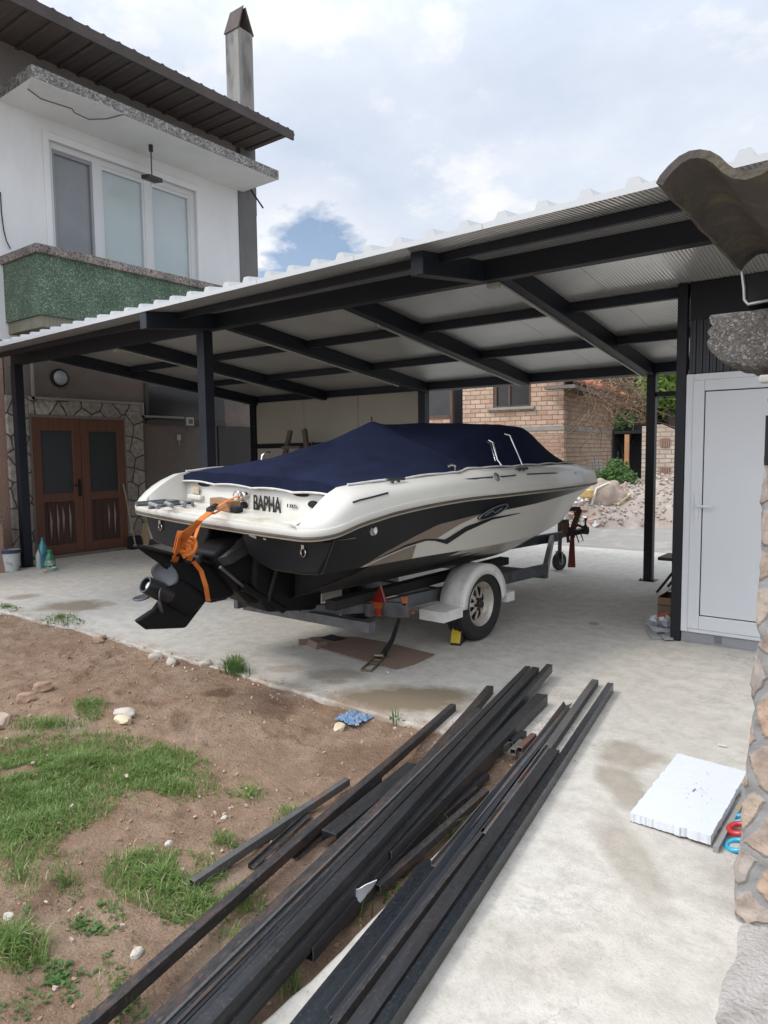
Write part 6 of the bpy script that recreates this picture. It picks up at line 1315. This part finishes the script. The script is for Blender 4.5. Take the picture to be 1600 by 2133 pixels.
br_ = thing('broom', gz(283, 1140), 'long handled dustpan broom leaning on the stone surround right of the brown door', 'broom')
b0, t0 = gx(283, 1138, HX+.28), gx(257, 1008, HX+.07)
mb = MB(); mb.tube([b0, t0], .013, 8); build(mb, 'handle', mat('pale_stick', (.30, .225, .17), .7), br_, smooth=50)
mb = MB(); c = gz(280, 1143); mb.hexa([c+V((-.05, -.12, 0)), c+V((.12, -.12, 0)), c+V((.12, .14, 0)), c+V((-.05, .14, 0)), c+V((-.03, -.1, .22)), c+V((.02, -.1, .22)), c+V((.02, .12, .22)), c+V((-.03, .12, .22))]); build(mb, 'pan', M_dark, br_, bevel=.01)
mb = MB(); a, b_ = gx(306, 1090, HX+.1), gx(300, 1130, HX+.3); mb.beam(a, (b_.x, b_.y, .02), .14, .02); tag(build(mb, 'board_offcut', mat('yellow_board', (.33, .22, .12), .8)), 'short yellowish board leaning in the corner behind the boat stern', 'board')
c = gz(4, 1197); mb = MB(); mb.box((c.x-1.4, c.y-.1, -.1), (c.x-.13, c.y+.10, .70)); lw = thing('low_wall', (c.x-.5, c.y, 0), 'low rendered wall at the far left edge with a bottle on it', 'wall'); build(mb, 'wall_block', M_pink, lw); mb = MB(); mb.box((c.x-1.4, c.y-.12, .70), (c.x-.11, c.y+.12, .745)); build(mb, 'wall_cap', mat('worn_step', (.2, .175, .15)), lw)
cc2 = V((c.x-.22, c.y+.0, .746)); bt_ = thing('bottle', cc2, 'white spray bottle with a red band standing on the low wall at the left edge', 'bottle')
mb = MB(); mb.lathe([(0, 0), (.075, 0), (.08, .02), (.08, .26), (.06, .36), (.03, .44), (.025, .50), (0, .5)], cc2, (0, 0, 1), 24); build(mb, 'body', mat('translucent_white', (.50, .53, .56), .35), bt_, smooth=50)
mb = MB(); mb.lathe([(.081, .19), (.0812, .235)], cc2, (0, 0, 1), 24); build(mb, 'red_band', mat('red_band', (.42, .03, .03), .5), bt_, smooth=50)
mb = MB(); mb.lathe([(0, .0), (.09, 0), (.10, .03), (.06, .05), (0, .045)], (cc2.x+.0, cc2.y-.04, .746), (0, 0, 1), 14); tag(build(mb, 'sponge', mat('lime_sponge', (.38, .45, .05), .9, 0, (.3, .36, .05), 20), smooth=50), 'lime green sponge in front of the spray bottle on the low wall', 'sponge')
sl_ = thing('step_ladder', (-8.0, 8.15, 0), 'wooden step ladder standing against the beige back wall behind the boat', 'step ladder')
M_ladw = mat('grimy_ladder_wood', (.085, .07, .055), .8, 0, (.13, .11, .09), 6)
Y_ = 8.1
for (a, b_) in (((605, 897), (582, 1000)), ((634, 895), (648, 1000))):
    mb = MB(); p, q_ = gy(*a, Y_), gy(*b_, Y_-.25); q_ = p+(q_-p)*((p.z-.01)/(p.z-q_.z)); mb.beam(q_, p, .075, .05, up=(0, 1, 0)); build(mb, 'stile', M_ladw, sl_)
for zz in (1.66, 1.32, .98, .64, .3):
    mb = MB(); a, b_ = gy(603, 915, Y_-.0), gy(636, 915, Y_-.0); k = (1.8-zz)*.10; mb.box((a.x-k-.02, Y_-.14-k*.5, zz-.02), (b_.x+k*.9, Y_+.02-k*.5, zz+.02)); build(mb, 'step', M_ladw, sl_)

# ---- steel stock lying over the path and the soil
d_ = gz(1000, 1475)-gz(318, 2133); PRE = -math.atan2(d_.y, d_.x); STR = (.9, 12, 12)
M_cut = mat('bright_saw_cut', (.30, .29, .28), .45, .6, (.16, .13, .11), 60)
M_mill = mat('mill_scale_steel', (.014, .0145, .016), .38, .3, (.046, .046, .048), 3, .7, .14, 20, (.045, .030, .023), 1.6, mix3=.9, stretch=STR, pre=PRE, speck=(.085, .066, .055), ss=55)
M_rust = mat('rusty_steel', (.055, .050, .048), .55, .2, (.018, .017, .018), 9, .5, .35, 24, (.12, .062, .038), 2.2, mix3=.6, stretch=(2.5, 12, 12), pre=PRE, speck=(.135, .085, .06), ss=45)
M_oil = mat('oily_flat_bar', (.012, .014, .017), .27, .4, (.030, .034, .040), 2.5, .7, .1, 20, (.04, .028, .022), 1.4, mix3=.9, stretch=STR, pre=PRE, speck=(.07, .065, .062), ss=75)
M_rustgrey = mat('grey_rusted_tube', (.105, .098, .092), .75, .1, (.055, .05, .048), 14, .8, .3, 80, (.14, .075, .045), 5, mix3=.6)
GRP = 'steel sections piled on the path'
def rail(kind, p0, p1, w, h, z0, z1, mt, label, name='steel_tube', ext=0., roll=0.):
    a, b_ = gz(*p0, z0), gz(*p1, z1); d = (b_-a).normalized(); a = a-d*ext
    mb = MB(); cz_ = V((0, 0, -h/2)); w = w*.9 if kind == 'tube' else w
    if kind == 'tube': mb.hollow(a+cz_, b_+cz_, w, h, .004, roll=roll)
    elif kind == 'flat': mb.beam(a+cz_, b_+cz_, w, h)
    elif kind == 'angle':
        t = .005; pr = [(-w/2, -h), (w/2, -h), (w/2, -h+t), (-w/2+t, -h+t), (-w/2+t, 0), (-w/2, 0)]
        if roll: pr = [(x*cos(roll)-(z+h/2)*sin(roll), x*sin(roll)+(z+h/2)*cos(roll)-h/2) for x, z in pr]
        mb.extrude(pr, a, b_)
    elif kind == 'channel':
        t = .005; mb.extrude([(-w/2, -h), (-w/2+t, -h), (-w/2+t, -t), (w/2-t, -t), (w/2-t, -h), (w/2, -h), (w/2, 0), (-w/2, 0)], a, b_)
    if (b_-a).length > 1.2:      # long stock is never quite straight
        nseg = 8; bm = bmesh.new(); me_ = bpy.data.meshes.new('t'); me_.from_pydata(mb.v, [], mb.f); bm.from_mesh(me_); bpy.data.meshes.remove(me_)
        for f_i, f in enumerate(bm.faces): f.material_index = mb.mi[f_i]
        bm.edges.ensure_lookup_table(); dd = (b_-a).normalized(); le = [e for e in bm.edges if abs((e.verts[1].co-e.verts[0].co).normalized().dot(dd)) > .99]
        bmesh.ops.subdivide_edges(bm, edges=le, cuts=nseg, use_grid_fill=True)
        k1 = random.uniform(-.007, .007); k2 = random.uniform(-.003, .003); sx = dd.cross(V((0, 0, 1))).normalized(); LL = (b_-a).length
        for v in bm.verts:
            t_ = (v.co-a).dot(dd)/LL; v.co += sx*(k1*sin(pi*t_)+k2*sin(3*pi*t_))
        mb.v = [tuple(v.co) for v in bm.verts]; bm.verts.index_update(); mb.mi = [f.material_index for f in bm.faces]; mb.f = [tuple(v.index for v in f.verts) for f in bm.faces]; bm.free()
    o = build(mb, name, [mt, M_cut] if kind == 'tube' else mt, bevel=.0025, seg=2); tag(o, label, 'steel section', GRP); return o
X_ = .9
rail('tube', (400, 1833), (724, 1620), .035, .035, .005, .012, M_rustgrey, 'short grey rusted square tube, the leftmost of the pile, end facing the grass')
rail('angle', (522, 1800), (645, 1688), .028, .02, -.005, .0, M_rust, 'thin reddish angle lying between the short leftmost tube and the long tube', 'steel_angle')
rail('tube', (172, 2133), (944, 1466), .042, .042, .03, .042, M_rust, 'long single square tube lying left of the main bundle, its end on the slab edge', ext=X_)
rail('channel', (685, 1733), (862, 1590), .075, .05, .03, .04, M_mill, 'short channel offcut with an open end between the long left tube and the bundle', 'steel_channel')
rail('angle', (612, 1775), (800, 1620), .03, .03, -.005, .005, M_rust, 'thin low angle tucked under the left side of the bundle', 'steel_angle')
rail('tube', (700, 1800), (1021, 1428), .05, .05, .045, .05, M_rust, 'tube with an orange rusty end sticking out left of the bundle top')
rail('flat', (445, 2010), (985, 1490), .05, .018, .045, .05, M_rust, 'rough rusty flat bar forming the left edge of the main bundle', 'steel_flat', ext=1.5)
rail('tube', (318, 2133), (1000, 1475), .055, .05, .07, .075, M_rust, 'pitted rusty tube along the left side of the main bundle', ext=X_)
rail('flat', (352, 2133), (1040, 1452), .018, .055, .085, .085, M_oil, 'thin dark flat bar standing on edge in the main bundle, left of its twin', 'steel_flat', ext=X_)
rail('flat', (366, 2133), (1060, 1436), .012, .05, .088, .088, M_rust, 'thin rust edged flat bar second from left of the flats in the bundle', 'steel_flat', ext=X_)
rail('flat', (378, 2133), (1075, 1425), .012, .055, .086, .086, M_oil, 'thin oily flat bar third from left of the flats in the bundle', 'steel_flat', ext=X_)
rail('tube', (386, 2133), (1100, 1387), .042, .06, .082, .10, M_mill, 'black tube with a slanted far end on top of the main bundle', ext=X_)
rail('tube', (424, 2133), (1116, 1389), .05, .06, .118, .125, M_mill, 'widest black square tube crowning the main bundle', ext=X_)
rail('tube', (462, 2133), (1145, 1383), .045, .055, .07, .10, M_mill, 'black square tube on the right side of the main bundle reaching farthest back', ext=X_)
rail('flat', (338, 2133), (1018, 1465), .010, .05, .080, .080, M_rustgrey, 'pale edged thin flat bar leftmost of the flats standing on edge', 'steel_flat', ext=X_)
rail('tube', (640, 1970), (1096, 1470), .05, .05, .035, .05, M_mill, 'black tube hidden low under the right flank of the bundle')
rail('tube', (800, 1770), (1130, 1445), .075, .065, .065, .07, M_mill, 'thick tube with a blunt end right below the top of the bundle')
rail('tube', (700, 1905), (1080, 1500), .06, .05, .02, .035, M_mill, 'dark tube lying deep in the gap below the left bundle')
rail('tube', (785, 1842), (1013, 1643), .035, .035, .01, .012, M_rust, 'short rusty pitted tube in the gap between the two bundles')
rail('tube', (860, 1730), (1015, 1610), .03, .03, .0, .005, M_mill, 'dark short rod with rounded end in the gap between the two bundles')
rail('tube', (780, 1790), (960, 1660), .045, .04, -.005, .0, M_rust, 'brown rusty offcut beneath the short pitted tube in the gap')
rail('flat', (830, 1760), (985, 1635), .06, .012, .0, .0, M_rust, 'flat reddish strip lying on the soil in the gap', 'steel_flat')
# right group on the path
rail('flat', (642, 2133), (905, 1793), .085, .012, .014, .014, M_oil, 'black flat bar on the left of the right hand group', 'steel_flat', ext=X_)
rail('angle', (694, 2098), (1183, 1458), .045, .032, .062, .05, mat('worn_bright_steel', (.10, .105, .115), .32, .6, (.05, .052, .058), 3, .7, .1, 20, stretch=STR, pre=PRE), 'shiny long angle ending in an open V on top of the right hand group', 'steel_angle', roll=.5)
rail('angle', (905, 1795), (1178, 1470), .03, .022, .048, .045, M_rustgrey, 'thin bright edged angle left of the shiny long angle', 'steel_angle')
rail('flat', (672, 2133), (1120, 1560), .03, .02, .026, .026, M_oil, 'blue black narrow flat bar under the shiny long angle', 'steel_flat', ext=X_)
rail('tube', (690, 2133), (1140, 1552), .022, .042, .045, .045, M_rust, 'brown rusty tube between the flat bar and the big channel', ext=X_)
rail('tube', (1010, 1735), (1240, 1415), .048, .04, .045, .045, M_rustgrey, 'grey brown tube whose far end reaches beyond the notched channel')
rail('channel', (748, 2133), (1155, 1560), .055, .05, .05, .05, M_mill, 'wide black channel cut short with a notch at its far end', ext=X_)
rail('tube', (790, 2133), (1272, 1422), .042, .062, .064, .064, M_oil, 'long black tube on the far right of the pile, lying nearest the wall', ext=X_)
for k, (p0, p1, lab) in enumerate((((1062, 1545), (1092, 1522), 'small hollow black tube offcut, rearmost of the four between the bundles'), ((1044, 1552), (1064, 1540), 'small flattened dark offcut, leftmost of the four between the bundles'), ((1068, 1560), (1088, 1540), 'small hollow grey offcut with its bright open end facing forward'), ((1082, 1556), (1112, 1527), 'small rusty red tube offcut, rightmost of the four between the bundles'))):
    rail('tube', p0, p1, .036, .032, .036 if k < 3 else .04, .036, (M_mill, M_rustgrey, M_rustgrey, mat('red_rust', (.13, .06, .038), .75, 0, (.07, .04, .03), 14))[k], lab)
mb = MB(); a = gz(712, 1880, .02); P_ = [gz(702, 1900, .0), gz(730, 1872, .02), gz(762, 1850, .05), gz(773, 1838, .085)]; mb.ribbon(P_, [.02, .07, .09, .05], (0.5, .8, .3), .003); tag(build(mb, 'plastic_scrap', mat('white_scrap', (.55, .55, .56), .4), smooth=60), 'curled white plastic scrap in the gap below the main bundle', 'scrap')

# ---- stones and scraps on the soil
M_lime = mat('pale_limestone', (.52, .475, .40), .9, 0, (.38, .33, .27), 12, .6, .4, 40); M_clod = mat('soil_clod', (.36, .24, .16), .95, 0, (.25, .155, .10), 9, .6, .6, 40)
def stone(px, py, r, mt, lab, cat='stone', flat=.7, seed=0, grp=None):
    g = gz(px, py, -.03); mb = MB(); sd = px*.37+py*.11; bm = bmesh.new(); bmesh.ops.create_icosphere(bm, subdivisions=3, radius=1)
    az_ = sd*7 % 6.28; vs = []
    for v in bm.verts:
        c_ = v.co; k_ = min(1.0, .78/max(.01, max(abs(c_.x*.9+c_.y*.3), abs(c_.y*.95-c_.z*.25), abs(c_.z*.9+c_.x*.2), abs(c_.x*.6-c_.y*.5+c_.z*.5))))
        k_ *= 1+.16*noise.noise(c_*1.6+V((sd, 0, 0)))+.06*noise.noise(c_*5+V((0, sd, 0)))
        x, y, z = c_.x*k_*1.25, c_.y*k_*.85, c_.z*k_*flat; vs.append(V((g.x+r*(x*cos(az_)-y*sin(az_)), g.y+r*(x*sin(az_)+y*cos(az_)), dz(g.x, g.y)+r*(z+flat*.42))))
    mb.add(vs, [[v.index for v in f.verts] for f in bm.faces]); bm.free()
    o = build(mb, 'stone' if cat == 'stone' else 'clod', mt, smooth=24); tag(o, lab, cat, grp)
stone(324, 1370, .048, M_lime, 'flat white stone, leftmost of the three by the slab edge', grp='white stones'); stone(359, 1386, .045, M_lime, 'upright white stone, middle of the three by the slab edge', grp='white stones', flat=.9); stone(429, 1392, .045, M_lime, 'cream block, rightmost of the three white stones by the slab edge', grp='white stones')
stone(260, 1487, .065, M_lime, 'large white stone above the grass patch', grp='white stones', flat=.6); stone(256, 1500, .055, mat('cream_stone', (.60, .50, .34), .9, 0, (.5, .41, .27), 9), 'cream stone wedged below the large white stone by the grass', grp='white stones', flat=.6)
stone(707, 1511, .045, mat('cream_stone', (.60, .50, .34)), 'flat cream stone beside the blue rag', flat=.5); stone(2, 1502, .07, mat('tan_block', (.40, .31, .24), .9, 0, (.33, .25, .18), 9), 'tan block cut by the left edge above the grass')
for px, py, r, lab in ((53, 1454, .05, 'round brown clod of soil, left of the pair in the far soil'), (90, 1436, .055, 'broad brown clod of soil, right of the pair in the far soil'), (205, 1342, .04, 'reddish clod near the slab, left of two by the edge'), (213, 1336, .035, 'small reddish clod touching its larger neighbour by the slab edge'), (137, 1363, .03, 'lone small clod in the middle of the far soil')):
    stone(px, py, r, M_clod, lab, 'clod', .8)
for px, py, r, lab in ((351, 1750, .018, 'small white stone between the two big grass patches'), (467, 1698, .016, 'white pebble under the litter right of the grass'), (285, 1980, .022, 'pale chip on bare soil left of the long tube'), (152, 1880, .016, 'pale flake low on the left soil'), (18, 1905, .02, 'whitish flake by the left edge above the dark tuft')):
    stone(px, py, r, M_lime, lab, 'stone', .6)
random.seed(11)
rg = thing('rag', gz(735, 1497, -.03), 'crumpled blue rag on the soil by the slab edge', 'rag'); mb = MB(); c = gz(737, 1497, -.03)
mb.grid(lambda u, v: V((c.x+u*.085*(1+.3*noise.noise(V((u*3, v*3, 4)))), c.y+v*.085*(1+.3*noise.noise(V((u*3, v*3, 9)))), dz(c.x, c.y)+.012+.035*abs(noise.noise(V((u*4, v*4, 1))))*(1.3-.6*(u*u+v*v))+.01*noise.noise(V((u*11, v*11, 1))))), frange(-1, 1, 26), frange(-1, 1, 26))
build(mb, 'cloth', mat('blue_rag', (.10, .17, .28), .9, 0, (.20, .28, .40), 14, .6, c3=(.35, .20, .10), s3=14, mix3=.6), rg, smooth=80)
c = gz(1000, 1560, -.03); 
mb = MB()
for i in range(45):
    px, py = random.uniform(0, 840), random.uniform(1400, 2120)
    if 2133-py < (px-170)*.86 and px > 170: continue
    g = gz(px, py, -.03)
    chunk(mb, (g.x, g.y, dz(g.x, g.y)+.008+(.03 if any(((px-a)/rx)**2+((py-b)/ry)**2 < 1 for a, b, rx, ry, d_ in PATCH[:4]) else 0)), random.uniform(.004, .011), 0, .5)
for i in range(12):
    px, py = random.gauss(480, 40), random.gauss(1640, 28); g = gz(px, py, -.03); chunk(mb, (g.x, g.y, dz(g.x, g.y)+.01), random.uniform(.004, .01), 0, .5)
for i in range(60):
    px = random.uniform(30, 900); g = gz(px, 1270+px*.285, -.03); x, y = g.x+random.gauss(0, .08), SE-abs(random.gauss(0, .09))-.015
    chunk(mb, (x, y, dz(x, y)+.004), random.uniform(.004, .012), 0, .6)
tag(build(mb, 'litter', mat('pale_litter', (.52, .44, .35), .9, 0, (.36, .26, .19), 3)), kind='stuff')
mb = MB()
for i in range(1500):
    x, y = random.uniform(-7.5, -1.45), random.uniform(.7, SE-.02); r = random.choice((.004, .005, .007, .010)); chunk(mb, (x, y, dz(x, y)+r*.3), r, 0, .7)
for i in range(260):
    x = random.uniform(-7.5, -1.3); chunk(mb, (x, SE+abs(random.gauss(0, .07)), .002), random.choice((.002, .003, .004, .006)), 0, .6)
for i in range(60):
    px, py = random.gauss(1100, 30), random.gauss(1580, 25); g = gz(px, py, -.04); chunk(mb, (g.x, g.y, dz(g.x, g.y)+.005), random.uniform(.004, .012), 0, .7)
tag(build(mb, 'soil_crumbs', M_clod), kind='stuff')

# ---- grass and weeds
def blade(mb, x, y, z, h, w_, lean, az):
    d = V((cos(az), sin(az), 0)); s = V((-sin(az), cos(az), 0)); p = V((x, y, z)); m1 = p+V((0, 0, h*.55))+d*lean*h*.35; t = p+V((0, 0, h*(1-.3*lean)))+d*lean*h*.95
    mb.add([p-s*w_, p+s*w_, m1+s*w_*.75, m1-s*w_*.75, t], [(0, 1, 2, 3), (3, 2, 4)])
mb = MB(); md = MB()
for (px, py, rx, ry, den) in PATCH:
    c = gz(px, py, -.04); ex = (gz(px+rx, py, -.04)-gz(px-rx, py, -.04))/2; ey = (gz(px, py-ry, -.04)-gz(px, py+ry, -.04))/2
    area = pi*ex.length*ey.length; n_ = int(area*14000*den)
    for i in range(n_):
        r = abs(random.gauss(0, .52)) if random.random() < .5 else random.random()**.5; t = random.random()*2*pi; p = c+ex*r*cos(t)+ey*r*sin(t)
        if p.y > SE-.01 and not (py < 1420): continue
        q_ = noise.noise(V((p.x*3.5, p.y*3.5, 5)))+.6*noise.noise(V((p.x*11, p.y*11, 8)))
        if q_ < -.30-(1-r)*.5: continue
        hgt = random.uniform(.02, .06)*(1.15+.7*q_)*(1.5 if den > 1.05 else 1)*(1-.35*min(1, r))
        tgt = md if random.random() < .08 else mb
        blade(tgt, p.x, p.y, dz(p.x, p.y)-.004, max(.012, hgt), random.uniform(.0012, .0024), random.uniform(.2, 1.3), random.random()*2*pi)
tag(build(mb, 'grass', M_grass, recalc=False), kind='stuff'); tag(build(md, 'dry_grass', M_dry, recalc=False), kind='stuff')
def rosette(mb, x, y, z, n_, s):
    for i in range(n_):
        a = random.random()*2*pi; d = V((cos(a), sin(a), random.uniform(.15, .9))).normalized(); l = s*random.uniform(.5, 1.2); sd_ = V((-sin(a), cos(a), 0))*l*.24; p = V((x, y, z+.003))+V((random.gauss(0, s*.5), random.gauss(0, s*.5), 0))
        mb.add([p, p+d*l*.5+sd_, p+d*l+V((0, 0, -l*.15)), p+d*l*.5-sd_], [(0, 1, 2, 3)])
mb = MB()
for (px, py, rx, ry, n_, s) in ((120, 2040, 60, 45, 24, .034), (180, 1925, 60, 18, 14, .034), (235, 2000, 25, 25, 5, .025), (255, 2105, 60, 22, 10, .025), (300, 2090, 30, 25, 6, .028), (370, 1900, 60, 25, 14, .03), (60, 1930, 50, 25, 8, .03), (310, 2020, 15, 15, 3, .03), (560, 1985, 30, 60, 6, .025), (830, 1835, 25, 20, 8, .03), (235, 1890, 20, 20, 5, .04), (460, 1770, 40, 20, 6, .025), (30, 2110, 30, 20, 5, .03), (255, 2060, 15, 12, 4, .03), (545, 1890, 25, 12, 5, .028), (505, 1640, 20, 14, 4, .025), (160, 1870, 20, 8, 3, .025)):
    for i in range(n_):
        g = gz(px+random.gauss(0, rx*.6), py+random.gauss(0, ry*.6), -.04); rosette(mb, g.x, g.y, dz(g.x, g.y), 8, s*.72)
tag(build(mb, 'weeds', M_weed, recalc=False), kind='stuff')
def tuft(px, py, n_, h, spread, lab, cat='weed', lf=0):
    g = gz(px, py, -.03); t = thing('weed_tuft', (g.x, g.y, dz(g.x, g.y)), lab, cat); mb = MB()
    for i in range(n_):
        x, y = g.x+random.gauss(0, spread), g.y+random.gauss(0, spread*.6); blade(mb, x, y, dz(x, min(y, SE)), h*random.uniform(.4, 1.1), random.uniform(.0015, .003), random.uniform(.1, .9), random.random()*6.28)
    for i in range(lf): rosette(mb, g.x+random.gauss(0, spread), g.y+random.gauss(0, spread*.5), dz(g.x, g.y)+random.uniform(0, h*.3), 6, .04)
    build(mb, 'blades', M_weed, t, recalc=False)
tuft(492, 1408, 150, .17, .055, 'tall weed tuft standing at the slab edge below the stern drive', lf=5)
tuft(130, 1303, 60, .07, .13, 'low leafy weed on the slab edge left of the propeller', lf=16)
tuft(12, 1275, 60, .07, .10, 'low weed on the slab edge at the left border', lf=10)
tuft(826, 1508, 12, .16, .015, 'single thin weed stalk at the slab edge beside the steel pile', lf=1)
tuft(940, 1730, 16, .12, .02, 'sparse weed poking up in the gap between the two steel bundles')
tuft(735, 1890, 26, .13, .03, 'thin weed beside the curled white plastic scrap')
tuft(598, 2040, 26, .13, .035, 'thin weed at the right foot of the main steel bundle near the bottom edge')
